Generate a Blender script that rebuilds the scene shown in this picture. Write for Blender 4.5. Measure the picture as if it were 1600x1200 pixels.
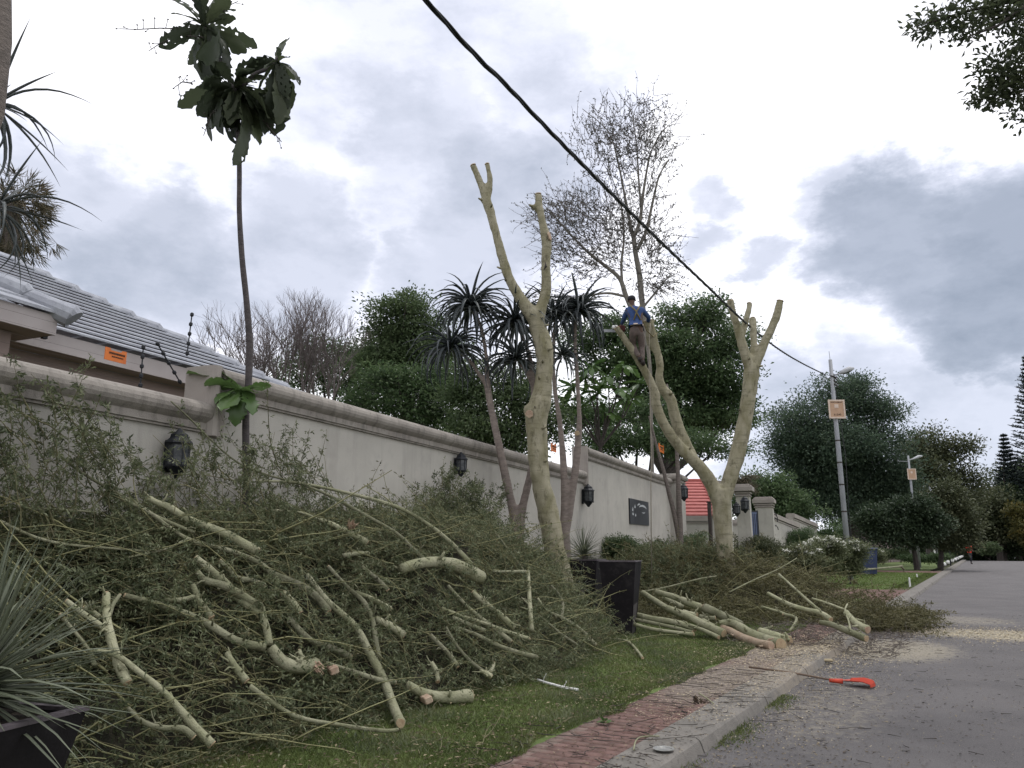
import bpy, math, random
import numpy as np
from mathutils import Vector as V, Matrix

for o in list(bpy.data.objects):
    bpy.data.objects.remove(o)
SC = bpy.context.scene
C = SC.collection
rng = np.random.default_rng(11)
RN = random.Random(5)
rad = math.radians

# ------------------------------------------------------------------ camera, world, sun, exposure
FPX, PITCH, YAW, EYE = 1209.0, rad(11.8), rad(31.0), 1.5
cam_d = bpy.data.cameras.new('camera')
cam_d.sensor_width = 36.0
cam_d.lens = FPX / 1600.0 * 36.0
cam_d.clip_start = 0.05
cam_d.clip_end = 3000.0
cam = bpy.data.objects.new('camera', cam_d)
cam.location = (0, 0, EYE)
cam.rotation_euler = (rad(90) + PITCH, 0, YAW)
C.objects.link(cam)
SC.camera = cam
SC.view_settings.view_transform = 'Standard'
SC.view_settings.look = 'None'
SC.view_settings.exposure = 0.6
SC.view_settings.gamma = 1.0
SC.view_settings.use_curve_mapping = False
SUN_EL, SUN_AZ = rad(66), rad(20)      # azimuth clockwise from +Y

def ray(px, py):
    """direction of a pixel of the 1600x1200 photograph per metre of forward depth"""
    r, u = px - 800.0, 600.0 - py
    fw = FPX * math.cos(PITCH) - u * math.sin(PITCH)
    z = FPX * math.sin(PITCH) + u * math.cos(PITCH)
    return V(((r * math.cos(YAW) - fw * math.sin(YAW)) / fw, (fw * math.cos(YAW) + r * math.sin(YAW)) / fw, z / fw))
def P(px, py, F):
    return V((0, 0, EYE)) + ray(px, py) * F
def G(px, py, z=0.09):
    d = ray(px, py)
    return V((0, 0, EYE)) + d * ((z - EYE) / d.z)

sun_d = bpy.data.lights.new('sun', 'SUN')
sun_d.energy = 0.85
sun_d.angle = rad(14)
sun_d.color = (1.0, 0.97, 0.92)
sun = bpy.data.objects.new('sun', sun_d)
C.objects.link(sun)
sdir = V((math.cos(SUN_EL) * math.sin(SUN_AZ), math.cos(SUN_EL) * math.cos(SUN_AZ), math.sin(SUN_EL)))
sun.rotation_euler = sdir.to_track_quat('Z', 'Y').to_euler()
sun.location = (0, 0, 60)

world = bpy.data.worlds.new('World')
SC.world = world
world.use_nodes = True
def nd(nt, kind, **kw):
    n = nt.nodes.new(kind)
    for k, v in kw.items():
        if k.startswith('i_'):
            key = k[2:]
            n.inputs[int(key) if key.isdigit() else key.replace('_', ' ')].default_value = v
        else:
            setattr(n, k, v)
    return n
def build_world():
    nt = world.node_tree
    nt.nodes.clear()
    L = nt.links.new
    out = nd(nt, 'ShaderNodeOutputWorld')
    sky = nd(nt, 'ShaderNodeTexSky')
    sky.sky_type = 'NISHITA'
    sky.sun_disc = False
    sky.sun_elevation = SUN_EL
    sky.sun_rotation = SUN_AZ
    sky.altitude = 1500
    bg1 = nd(nt, 'ShaderNodeBackground', i_Strength=0.12)
    L(sky.outputs[0], bg1.inputs['Color'])
    tc = nd(nt, 'ShaderNodeTexCoord')
    nz = nd(nt, 'ShaderNodeTexNoise', i_Scale=3.6, i_Detail=9.0, i_Roughness=0.62)
    mp = nd(nt, 'ShaderNodeMapping')
    mp.inputs['Scale'].default_value = (1, 1, 1.9)
    L(tc.outputs['Generated'], mp.inputs['Vector'])
    L(mp.outputs[0], nz.inputs['Vector'])
    off = nd(nt, 'ShaderNodeVectorMath', operation='SUBTRACT')
    L(nz.outputs['Color'], off.inputs[0])
    off.inputs[1].default_value = (.5, .5, .5)
    sc = nd(nt, 'ShaderNodeVectorMath', operation='SCALE')
    sc.inputs['Scale'].default_value = 0.34
    L(off.outputs[0], sc.inputs[0])
    wd = nd(nt, 'ShaderNodeVectorMath', operation='ADD')
    L(tc.outputs['Generated'], wd.inputs[0])
    L(sc.outputs[0], wd.inputs[1])
    wn = nd(nt, 'ShaderNodeVectorMath', operation='NORMALIZE')
    L(wd.outputs[0], wn.inputs[0])
    acc = None
    for (px, py, r, a) in CLOUDS:
        d = ray(px, py).normalized()
        dt = nd(nt, 'ShaderNodeVectorMath', operation='DOT_PRODUCT')
        L(wn.outputs[0], dt.inputs[0])
        dt.inputs[1].default_value = d
        mr = nd(nt, 'ShaderNodeMapRange', interpolation_type='SMOOTHSTEP')
        mr.inputs['From Min'].default_value = math.cos(rad(r))
        mr.inputs['From Max'].default_value = math.cos(rad(r * .25))
        mr.inputs['To Max'].default_value = a
        L(dt.outputs['Value'], mr.inputs['Value'])
        if acc is None:
            acc = mr.outputs[0]
        else:
            m = nd(nt, 'ShaderNodeMath', operation='MAXIMUM')
            L(acc, m.inputs[0]); L(mr.outputs[0], m.inputs[1])
            acc = m.outputs[0]
    # soft billows over the whole sky
    n2 = nd(nt, 'ShaderNodeTexNoise', i_Scale=6.0, i_Detail=10.0, i_Roughness=0.62)
    L(mp.outputs[0], n2.inputs['Vector'])
    m2 = nd(nt, 'ShaderNodeMapRange')
    m2.inputs['From Min'].default_value = .42
    m2.inputs['From Max'].default_value = .72
    m2.inputs['To Min'].default_value = -.06
    m2.inputs['To Max'].default_value = .20
    L(n2.outputs['Fac'], m2.inputs['Value'])
    ad = nd(nt, 'ShaderNodeMath', operation='ADD', use_clamp=True)
    L(acc, ad.inputs[0]); L(m2.outputs[0], ad.inputs[1])
    cr = nd(nt, 'ShaderNodeValToRGB')
    e = cr.color_ramp.elements
    e[0].position = 0; e[0].color = (.94, .935, .965, 1)
    e[1].position = 1; e[1].color = (.21, .24, .295, 1)
    for p, c in ((.16, (.76, .77, .855, 1)), (.42, (.515, .537, .62, 1)), (.7, (.345, .375, .445, 1))):
        k = cr.color_ramp.elements.new(p); k.color = c
    L(ad.outputs[0], cr.inputs[0])
    bg2 = nd(nt, 'ShaderNodeBackground', i_Strength=1.0)
    L(cr.outputs[0], bg2.inputs['Color'])
    mx = nd(nt, 'ShaderNodeMixShader')
    mx.inputs[0].default_value = 0.93
    L(bg1.outputs[0], mx.inputs[1]); L(bg2.outputs[0], mx.inputs[2])
    L(mx.outputs[0], out.inputs['Surface'])
CLOUDS = [(1450, 395, 7, .80), (1580, 400, 8.5, .9), (1380, 330, 4.5, .4), (1580, 490, 7, .85), (1250, 418, 3.2, .5),
          (110, 330, 8, .5), (250, 400, 8, .62), (40, 260, 6, .35), (340, 450, 6, .55), (180, 420, 7, .6),
          (660, 60, 13, .34), (640, 240, 9, .42), (760, 320, 9, .52), (470, 150, 6, .2), (480, 420, 8, .5), (850, 150, 8, .35), (700, 420, 7, .5),
          (1400, 670, 8, .42), (1550, 690, 8, .5), (1230, 700, 6, .5), (1130, 385, 3, .45), (1130, 285, 3, .38), (1000, 60, 5, .15),
          (-900, 200, 22, .45), (-300, 900, 20, .4), (2600, 300, 22, .45), (700, -900, 16, .35)]
build_world()

# ------------------------------------------------------------------ materials
MATS = {}
def mat(name, c1, c2=None, scale=6.0, rough=.85, bump=.25, bscale=60.0, detail=6, spec=.3, c3=None, scale3=60.0, w3=.5, stretch=None, metal=0.0, lo=.4, hi=.62):
    m = bpy.data.materials.new(name)
    m.use_nodes = True
    nt = m.node_tree
    L = nt.links.new
    b = nt.nodes['Principled BSDF']
    b.inputs['Roughness'].default_value = rough
    b.inputs['Specular IOR Level'].default_value = spec
    b.inputs['Metallic'].default_value = metal
    tc = nd(nt, 'ShaderNodeTexCoord')
    vec = tc.outputs['Object']
    if stretch:
        mp = nd(nt, 'ShaderNodeMapping')
        mp.inputs['Scale'].default_value = stretch
        L(vec, mp.inputs['Vector'])
        vec = mp.outputs[0]
    if c2 is None:
        c2 = tuple(x * .8 for x in c1)
    n = nd(nt, 'ShaderNodeTexNoise', i_Scale=scale, i_Detail=detail, i_Roughness=.6)
    L(vec, n.inputs['Vector'])
    r = nd(nt, 'ShaderNodeValToRGB')
    r.color_ramp.elements[0].position = lo
    r.color_ramp.elements[1].position = hi
    r.color_ramp.elements[0].color = (*c1, 1)
    r.color_ramp.elements[1].color = (*c2, 1)
    L(n.outputs['Fac'], r.inputs[0])
    col = r.outputs[0]
    if c3 is not None:
        n3 = nd(nt, 'ShaderNodeTexNoise', i_Scale=scale3, i_Detail=3.0, i_Roughness=.7)
        L(vec, n3.inputs['Vector'])
        r3 = nd(nt, 'ShaderNodeMapRange')
        r3.inputs['From Min'].default_value = .55
        r3.inputs['From Max'].default_value = .68
        r3.inputs['To Max'].default_value = w3
        L(n3.outputs['Fac'], r3.inputs['Value'])
        mx = nd(nt, 'ShaderNodeMix', data_type='RGBA')
        L(r3.outputs[0], mx.inputs[0]); L(col, mx.inputs[6])
        mx.inputs[7].default_value = (*c3, 1)
        col = mx.outputs[2]
    L(col, b.inputs['Base Color'])
    if bump > 0:
        nb = nd(nt, 'ShaderNodeTexNoise', i_Scale=bscale, i_Detail=4.0)
        L(vec, nb.inputs['Vector'])
        bp = nd(nt, 'ShaderNodeBump', i_Strength=bump, i_Distance=.02)
        L(nb.outputs['Fac'], bp.inputs['Height'])
        L(bp.outputs[0], b.inputs['Normal'])
    MATS[name] = m
    return m
def leafmat(name, cols, rough=.55, trans=.25, spec=.3):
    """leaf colours picked leaf by leaf from the mesh's own random attribute"""
    m = bpy.data.materials.new(name)
    m.use_nodes = True
    nt = m.node_tree
    L = nt.links.new
    b = nt.nodes['Principled BSDF']
    b.inputs['Roughness'].default_value = rough
    b.inputs['Specular IOR Level'].default_value = spec
    at = nd(nt, 'ShaderNodeAttribute', attribute_name='rnd')
    r = nd(nt, 'ShaderNodeValToRGB')
    e = r.color_ramp.elements
    e[0].color = (*cols[0], 1); e[1].color = (*cols[-1], 1)
    for i, c in enumerate(cols[1:-1]):
        k = e.new((i + 1) / (len(cols) - 1)); k.color = (*c, 1)
    L(at.outputs['Fac'], r.inputs[0])
    L(r.outputs[0], b.inputs['Base Color'])
    t = nd(nt, 'ShaderNodeBsdfTranslucent')
    L(r.outputs[0], t.inputs['Color'])
    mx = nd(nt, 'ShaderNodeMixShader')
    mx.inputs[0].default_value = trans
    L(b.outputs[0], mx.inputs[1]); L(t.outputs[0], mx.inputs[2])
    L(mx.outputs[0], nt.nodes['Material Output'].inputs['Surface'])
    MATS[name] = m
    return m

# ------------------------------------------------------------------ object helpers
def tag(o, label=None, cat=None, group=None, kind=None):
    if label: o['label'] = label
    if cat: o['category'] = cat
    if group: o['group'] = group
    if kind: o['kind'] = kind
    return o
def thing(name, label, cat, loc=(0, 0, 0), group=None, rotz=0.0, scale=1.0):
    o = bpy.data.objects.new(name, None)
    o.empty_display_size = .2
    o.location = loc
    o.rotation_euler = (0, 0, rotz)
    o.scale = (scale,) * 3
    C.objects.link(o)
    return tag(o, label, cat, group)
def link(name, me, m=None, parent=None, local=False):
    if m is not None and not me.materials:
        for k in (m if isinstance(m, (list, tuple)) else [m]):
            me.materials.append(k)
    o = bpy.data.objects.new(name, me)
    C.objects.link(o)
    if parent is not None:
        o.parent = parent
        if parent.type == 'EMPTY' and not local:
            mw = Matrix.Translation(parent.location) @ parent.rotation_euler.to_matrix().to_4x4() @ Matrix.Diagonal((*parent.scale, 1))
            o.matrix_parent_inverse = mw.inverted()
    return o
def arr_mesh(name, vs, fs, smooth=False, rnd=None, mi=None):
    """vs (n,3), fs (m,k) arrays"""
    vs = np.asarray(vs, dtype=np.float32); fs = np.asarray(fs, dtype=np.int32)
    me = bpy.data.meshes.new(name)
    k = fs.shape[1]
    me.vertices.add(len(vs)); me.vertices.foreach_set('co', vs.ravel())
    me.loops.add(fs.size); me.loops.foreach_set('vertex_index', fs.ravel())
    me.polygons.add(len(fs))
    me.polygons.foreach_set('loop_start', np.arange(0, fs.size, k, dtype=np.int32))
    if smooth: me.polygons.foreach_set('use_smooth', np.ones(len(fs), dtype=bool))
    if mi is not None: me.polygons.foreach_set('material_index', np.asarray(mi, dtype=np.int32))
    if rnd is not None:
        a = me.attributes.new('rnd', 'FLOAT', 'FACE')
        a.data.foreach_set('value', np.asarray(rnd, dtype=np.float32))
    me.update(calc_edges=True)
    me.validate()
    return me
class MB:
    def __init__(s):
        s.v, s.f, s.m = [], [], []
    def add(s, vs, fs, mi=0):
        n = len(s.v)
        s.v += [tuple(p) for p in vs]
        s.f += [tuple(i + n for i in f) for f in fs]
        s.m += [mi] * len(fs)
        return s
    def box(s, c, size, R=None, bev=0.0, mi=0):
        hx, hy, hz = size[0] / 2, size[1] / 2, size[2] / 2
        c = V(c)
        if bev <= 0:
            vs = [V((x * hx, y * hy, z * hz)) for x in (-1, 1) for y in (-1, 1) for z in (-1, 1)]
            fs = [(0, 1, 3, 2), (4, 6, 7, 5), (0, 4, 5, 1), (2, 3, 7, 6), (0, 2, 6, 4), (1, 5, 7, 3)]
        else:
            b = min(bev, hx * .9, hy * .9, hz * .9)
            def ring(z, i):
                return [V((-hx + i, -hy + i, z)), V((hx - i, -hy + i, z)), V((hx - i, hy - i, z)), V((-hx + i, hy - i, z))]
            def oct_(z, e, w=b):
                a, d = hx - e, hy - e
                return [V((-a + w, -d, z)), V((a - w, -d, z)), V((a, -d + w, z)), V((a, d - w, z)), V((a - w, d, z)), V((-a + w, d, z)), V((-a, d - w, z)), V((-a, -d + w, z))]
            rings = [oct_(-hz, b), oct_(-hz + b, 0), oct_(hz - b, 0), oct_(hz, b)]
            vs = sum(rings, [])
            fs = [tuple(range(7, -1, -1)), tuple(range(24, 32))]
            for r in range(3):
                for i in range(8):
                    j = (i + 1) % 8
                    fs.append((r * 8 + i, r * 8 + j, r * 8 + 8 + j, r * 8 + 8 + i))
        if R is not None: vs = [R @ p for p in vs]
        return s.add([p + c for p in vs], fs, mi)
    def tube(s, pts, rs, n=8, cap=True, mi=0, capmi=None, lump=0.0, seed=0):
        pts = [V(p) for p in pts]
        if not hasattr(rs, '__len__'): rs = [rs] * len(pts)
        t0 = (pts[1] - pts[0]).normalized()
        a = t0.cross(V((0, 0, 1)))
        if a.length < .1: a = t0.cross(V((1, 0, 0)))
        a.normalize()
        vs = []
        rr = random.Random(seed)
        ph = [rr.random() * 6.28 for _ in range(4)]
        for i, p in enumerate(pts):
            t = (pts[min(i + 1, len(pts) - 1)] - pts[max(i - 1, 0)]).normalized()
            a = (a - t * a.dot(t)).normalized()
            b = t.cross(a)
            for k in range(n):
                th = 2 * math.pi * k / n
                r = rs[i] * (1 + lump * (math.sin(2 * th + ph[0] + i * .5) * .5 + math.sin(3 * th + ph[1] + i * 1.1) * .35 + math.sin(i * 1.7 + ph[2]) * .4))
                vs.append(p + (a * math.cos(th) + b * math.sin(th)) * r)
        fs = []
        for i in range(len(pts) - 1):
            for k in range(n):
                k2 = (k + 1) % n
                fs.append((i * n + k, i * n + k2, (i + 1) * n + k2, (i + 1) * n + k))
        s.add(vs, fs, mi)
        if cap:
            cm = mi if capmi is None else capmi
            base = len(s.v) - len(vs)
            s.f += [tuple(base + k for k in range(n - 1, -1, -1)), tuple(base + (len(pts) - 1) * n + k for k in range(n))]
            s.m += [cm, cm]
        return s
    def prism(s, poly, a, b, mi=0):
        """poly: list of 3d offsets; extruded from a to b"""
        a, b = V(a), V(b)
        n = len(poly)
        vs = [a + V(p) for p in poly] + [b + V(p) for p in poly]
        fs = [(i, (i + 1) % n, n + (i + 1) % n, n + i) for i in range(n)] + [tuple(range(n - 1, -1, -1)), tuple(range(n, 2 * n))]
        return s.add(vs, fs, mi)
    def lathe(s, prof, c=(0, 0, 0), n=12, rot=0.0, mi=0):
        vs, fs = [], []
        c = V(c)
        for r, z in prof:
            for k in range(n):
                th = rot + 2 * math.pi * k / n
                vs.append(c + V((r * math.cos(th), r * math.sin(th), z)))
        for i in range(len(prof) - 1):
            for k in range(n):
                k2 = (k + 1) % n
                fs.append((i * n + k, i * n + k2, (i + 1) * n + k2, (i + 1) * n + k))
        fs += [tuple(range(n - 1, -1, -1)), tuple((len(prof) - 1) * n + k for k in range(n))]
        return s.add(vs, fs, mi)
    def mesh(s, name, smooth=False):
        me = bpy.data.meshes.new(name)
        me.from_pydata(s.v, [], s.f)
        if smooth:
            me.polygons.foreach_set('use_smooth', [True] * len(me.polygons))
        me.polygons.foreach_set('material_index', s.m)
        me.update()
        return me
    def build(s, name, m, parent=None, smooth=False, local=False):
        return link(name, s.mesh(name, smooth), m, parent, local)
def smooth_path(pts, sub=4):
    """Catmull-Rom through rows of numbers"""
    p = [np.array(q, float) for q in pts]
    if len(p) < 3: sub = max(sub, 3)
    p = [2 * p[0] - p[1]] + p + [2 * p[-1] - p[-2]]
    out = []
    for i in range(1, len(p) - 2):
        for k in range(sub):
            t = k / sub
            out.append(.5 * ((2 * p[i]) + (-p[i - 1] + p[i + 1]) * t + (2 * p[i - 1] - 5 * p[i] + 4 * p[i + 1] - p[i + 2]) * t * t + (-p[i - 1] + 3 * p[i] - 3 * p[i + 1] + p[i + 2]) * t ** 3))
    out.append(p[-2])
    return out
def copy_tree(o, parent=None):
    c = o.copy(); C.objects.link(c); c.parent = parent
    for ch in list(o.children): copy_tree(ch, c)
    return c
# vectorised leaves and twigs
def unit(a):
    return a / np.maximum(np.linalg.norm(a, axis=-1, keepdims=True), 1e-6)
def leaves(P0, D, Nn, Ln, Wd, fold=.12):
    """diamond leaves with a folded tip: 4 verts, 1 quad each"""
    D = unit(D); S = unit(np.cross(D, Nn)); U = np.cross(S, D)
    Ln = Ln[:, None]; Wd = Wd[:, None]
    v = np.stack([P0, P0 + D * Ln * .5 + S * Wd * .5 + U * Ln * fold, P0 + D * Ln, P0 + D * Ln * .5 - S * Wd * .5 + U * Ln * fold], 1)
    n = len(P0)
    return v.reshape(-1, 3), np.arange(4 * n).reshape(n, 4)
def twigs(S0, D, Ln, seg=5, wander=.25, grav=0.0, rg=rng):
    K = len(S0)
    pts = np.zeros((K, seg + 1, 3)); pts[:, 0] = S0
    d = unit(D)
    for i in range(seg):
        d = unit(d + rg.normal(0, wander, (K, 3)) + np.array([0, 0, -grav]))
        pts[:, i + 1] = pts[:, i] + d * (Ln / seg)[:, None]
    return pts
def batch_tubes(pts, r, n=3):
    K, S, _ = pts.shape
    d = unit(pts[:, -1] - pts[:, 0])
    up = np.where(np.abs(d[:, 2:3]) > .9, np.array([[1., 0, 0]]), np.array([[0, 0, 1.]]))
    a = unit(np.cross(d, up)); b = np.cross(d, a)
    th = np.arange(n) * 2 * math.pi / n
    ring = a[:, None, None, :] * np.cos(th)[None, None, :, None] + b[:, None, None, :] * np.sin(th)[None, None, :, None]
    v = pts[:, :, None, :] + ring * r[:, :, None, None]
    idx = np.arange(K * S * n).reshape(K, S, n)
    nx = np.roll(idx, -1, axis=2)
    f = np.stack([idx[:, :-1], nx[:, :-1], nx[:, 1:], idx[:, 1:]], -1).reshape(-1, 4)
    return v.reshape(-1, 3), f
def merge(parts):
    vs, fs, off = [], [], 0
    for v, f in parts:
        vs.append(v); fs.append(f + off); off += len(v)
    return np.concatenate(vs), np.concatenate(fs)

# wall frame (the garden wall runs at 8 degrees to the road)
WO = V((-6.66, 4.75)); WU = V((-math.sin(rad(8)), math.cos(rad(8)))); WN = V((math.cos(rad(8)), math.sin(rad(8))))
def WL(s, d, z):
    q = WO + WU * s + WN * d
    return V((q.x, q.y, z))
def W(px, py, d=0.0):
    r = ray(px, py)
    t = (WO.dot(WN) + d) / (r.x * WN.x + r.y * WN.y)
    return V((0, 0, EYE)) + r * t
def Ws(p):
    return (V((p.x, p.y)) - WO).dot(WU)
WROT = rad(8)     # rotation of something whose local +Y runs along the wall

def add_streaks(m, col, amt, stretch, lo=.5, hi=.72, scale=1.0):
    """stains or bark rings: stretched noise over the base colour"""
    nt = m.node_tree; L = nt.links.new; b = nt.nodes['Principled BSDF']; src = b.inputs['Base Color'].links[0].from_socket
    tc = nd(nt, 'ShaderNodeTexCoord'); mp = nd(nt, 'ShaderNodeMapping'); mp.inputs['Scale'].default_value = stretch
    L(tc.outputs['Object'], mp.inputs['Vector'])
    n = nd(nt, 'ShaderNodeTexNoise', i_Scale=scale, i_Detail=6.0, i_Roughness=.65); L(mp.outputs[0], n.inputs['Vector'])
    r = nd(nt, 'ShaderNodeMapRange'); r.inputs['From Min'].default_value = lo; r.inputs['From Max'].default_value = hi; r.inputs['To Max'].default_value = amt
    L(n.outputs['Fac'], r.inputs['Value'])
    mx = nd(nt, 'ShaderNodeMix', data_type='RGBA'); L(r.outputs[0], mx.inputs[0]); L(src, mx.inputs[6]); mx.inputs[7].default_value = (*col, 1)
    L(mx.outputs[2], b.inputs['Base Color'])
plaster = mat('plaster_warm_grey', (.43, .41, .368), (.38, .362, .325), scale=1.3, bump=.25, bscale=120, c3=(.31, .295, .27), scale3=3.0, w3=.35)
add_streaks(plaster, (.25, .235, .21), .45, (3.0, 3.0, .35), .52, .75, 1.6)
coping_m = mat('coping_brown_grey', (.295, .27, .24), (.235, .213, .19), scale=2.2, bump=.3, bscale=90, c3=(.13, .115, .10), scale3=7, w3=.5)
add_streaks(coping_m, (.10, .09, .08), .6, (5.0, 5.0, .8), .5, .7, 1.6)
trim_m = mat('trim_beige', (.33, .30, .27), (.28, .25, .23), scale=2, bump=.1)
housewall = mat('house_wall_taupe', (.30, .235, .21), (.27, .21, .19), scale=1.5, bump=.1)
fascia_m = mat('fascia_offwhite', (.42, .38, .37), (.38, .34, .33), scale=2, bump=.05, rough=.6)
tile_m = mat('slate_grey_tile', (.37, .385, .42), (.29, .30, .335), scale=4, bump=.25, bscale=70, rough=.9, spec=.1, c3=(.2, .21, .23), scale3=14, w3=.5)
redtile_m = mat('terracotta_red_tile', (.42, .13, .115), (.34, .09, .08), scale=3, bump=.15, rough=.7, c3=(.28, .07, .05), scale3=9, w3=.5)
bark_f = mat('fever_bark', (.32, .295, .215), (.195, .18, .105), scale=3.2, bump=.5, bscale=50, c3=(.10, .09, .055), scale3=7, w3=.7, stretch=(1.6, 1.6, .7), lo=.36, hi=.66)
add_streaks(bark_f, (.11, .10, .06), .55, (1.2, 1.2, 9.0), .52, .66, 2.0)
bark_cut = mat('cut_branch_bark', (.31, .305, .205), (.21, .215, .125), scale=4, bump=.5, bscale=60, c3=(.10, .095, .055), scale3=13, w3=.65)
def vary(m, lo=.55, hi=1.15):
    """every object with this material is a little lighter or darker than the next"""
    nt = m.node_tree; b = nt.nodes['Principled BSDF']; src = b.inputs['Base Color'].links[0].from_socket
    oi = nd(nt, 'ShaderNodeObjectInfo'); mr = nd(nt, 'ShaderNodeMapRange')
    mr.inputs['To Min'].default_value = lo; mr.inputs['To Max'].default_value = hi
    nt.links.new(oi.outputs['Random'], mr.inputs['Value'])
    vm = nd(nt, 'ShaderNodeVectorMath', operation='SCALE')
    nt.links.new(src, vm.inputs[0]); nt.links.new(mr.outputs[0], vm.inputs['Scale']); nt.links.new(vm.outputs[0], b.inputs['Base Color'])
vary(bark_cut)
wood_m = mat('fresh_cut_wood', (.42, .33, .21), (.34, .24, .15), scale=25, bump=.3, bscale=140)
woodpink = mat('pink_heartwood', (.34, .23, .165), (.42, .33, .24), scale=18, bump=.3, bscale=140)
grey_bark = mat('grey_brown_bark', (.155, .13, .115), (.10, .085, .075), scale=9, bump=.6, bscale=35, c3=(.23, .20, .18), scale3=14, w3=.5, stretch=(1, 1, 3))
aloe_bark = mat('aloe_stem_bark', (.24, .20, .175), (.17, .14, .125), scale=7, bump=.5, bscale=25, stretch=(1, 1, 3.0), c3=(.10, .085, .075), scale3=12, w3=.5)
dark_bark = mat('dark_bark', (.06, .05, .045), (.035, .03, .027), scale=8, bump=.5, bscale=30)
black_metal = mat('black_lantern_metal', (.012, .014, .018), (.018, .02, .025), scale=12, rough=.55, bump=.08, spec=.3)
planter_m = mat('charcoal_planter', (.012, .0105, .012), (.018, .016, .018), scale=3, rough=.75, bump=.15, spec=.12, c3=(.04, .036, .036), scale3=6, w3=.4)
rim_m = mat('planter_rim_grey', (.10, .085, .095), (.07, .06, .065), scale=8, rough=.6)
soil_m = mat('dark_potting_soil', (.03, .022, .016), (.015, .012, .01), scale=20, bump=.8, bscale=50)
steel_m = mat('galvanised_pole', (.30, .31, .33), (.22, .23, .25), scale=5, rough=.55, bump=.15, stretch=(1, 1, .2))
cable_m = mat('black_cable', (.015, .018, .018), rough=.6, bump=0)
glass_m = mat('lantern_glass', (.09, .095, .10), (.035, .04, .045), scale=14, rough=.25, bump=.02, spec=.4)
white_m = mat('white_paint', (.72, .72, .70), (.62, .62, .60), scale=9, rough=.6, bump=.05)
concrete_m = mat('kerb_concrete', (.20, .185, .165), (.15, .14, .125), scale=5, bump=.5, bscale=110, c3=(.09, .085, .075), scale3=26, w3=.6)
orange_m = mat('orange_plastic', (.62, .17, .035), (.50, .13, .03), scale=9, rough=.5, bump=.05)
redor_m = mat('red_orange_plastic', (.50, .06, .03), (.42, .05, .025), scale=9, rough=.45, bump=.05)
ink_m = mat('dark_ink', (.05, .03, .02), rough=.8, bump=0)
def add_patch(m, patches, col, nscale=9.0, lo=.45, hi=.6):
    """wear or dust lying in elliptical, ragged patches (x, y, rx, ry, amount)"""
    nt = m.node_tree
    L = nt.links.new
    b = nt.nodes['Principled BSDF']
    src = b.inputs['Base Color'].links[0].from_socket
    tc = nd(nt, 'ShaderNodeTexCoord')
    acc = None
    for (x, y, rx, ry, amt) in patches:
        mp = nd(nt, 'ShaderNodeMapping')
        mp.inputs['Location'].default_value = (-x / rx, -y / ry, 0)
        mp.inputs['Scale'].default_value = (1 / rx, 1 / ry, 0)
        L(tc.outputs['Object'], mp.inputs['Vector'])
        ln = nd(nt, 'ShaderNodeVectorMath', operation='LENGTH')
        L(mp.outputs[0], ln.inputs[0])
        mr = nd(nt, 'ShaderNodeMapRange', interpolation_type='SMOOTHSTEP')
        mr.inputs['From Min'].default_value = 1.0
        mr.inputs['From Max'].default_value = .25
        mr.inputs['To Max'].default_value = amt
        L(ln.outputs['Value'], mr.inputs['Value'])
        if acc is None: acc = mr.outputs[0]
        else:
            mm = nd(nt, 'ShaderNodeMath', operation='MAXIMUM')
            L(acc, mm.inputs[0]); L(mr.outputs[0], mm.inputs[1]); acc = mm.outputs[0]
    n = nd(nt, 'ShaderNodeTexNoise', i_Scale=nscale, i_Detail=8.0, i_Roughness=.75)
    L(tc.outputs['Object'], n.inputs['Vector'])
    sub = nd(nt, 'ShaderNodeMath', operation='MULTIPLY_ADD')
    L(acc, sub.inputs[0]); sub.inputs[1].default_value = .5; sub.inputs[2].default_value = -.25
    ad = nd(nt, 'ShaderNodeMath', operation='ADD')
    L(sub.outputs[0], ad.inputs[0]); L(n.outputs['Fac'], ad.inputs[1])
    m2 = nd(nt, 'ShaderNodeMapRange')
    m2.inputs['From Min'].default_value = lo; m2.inputs['From Max'].default_value = hi
    L(ad.outputs[0], m2.inputs['Value'])
    ml = nd(nt, 'ShaderNodeMath', operation='MULTIPLY')
    L(m2.outputs[0], ml.inputs[0]); L(acc, ml.inputs[1])
    mx = nd(nt, 'ShaderNodeMix', data_type='RGBA')
    L(ml.outputs[0], mx.inputs[0]); L(src, mx.inputs[6]); mx.inputs[7].default_value = (*col, 1)
    L(mx.outputs[2], b.inputs['Base Color'])

# ------------------------------------------------------------------ ground, road, kerb, paving
KX0, KX1, KZ = -1.97, -2.30, .10
BX = -2.95
soilgrass = mat('grass_soil', (.045, .055, .02), (.06, .05, .028), scale=2.5, bump=1.0, bscale=35, c3=(.028, .04, .012), scale3=18, w3=.6)
lawn_m = mat('lawn_green', (.10, .14, .035), (.075, .11, .028), scale=1.2, bump=.8, bscale=40, c3=(.10, .11, .04), scale3=8, w3=.4)
asphalt = mat('worn_asphalt', (.14, .131, .13), (.112, .105, .105), scale=.9, bump=.9, bscale=160, c3=(.21, .20, .19), scale3=75, w3=.75, rough=.8)
paver_m = mat('red_brick_paving', (.185, .11, .095), (.15, .095, .08), scale=6, bump=.6, bscale=90, c3=(.115, .085, .07), scale3=24, w3=.55)
DUST = (.34, .305, .235)
add_patch(asphalt, [(1.0, 16.2, 4.2, 1.6, 1.0), (-1.3, 13.2, 1.5, 2.5, .8), (-1.4, 8.2, 1.0, 3.2, .5), (1.5, 10, 4, 5, .3), (-.6, 19, 2.0, 2.0, .6)], DUST)
add_patch(paver_m, [(-2.6, 8.8, .8, 2.8, 1.0), (-2.6, 11.3, 1.4, 2.4, 1.0), (-2.95, 5.2, .3, 2.6, .6)], (.215, .18, .15), 14)
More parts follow.
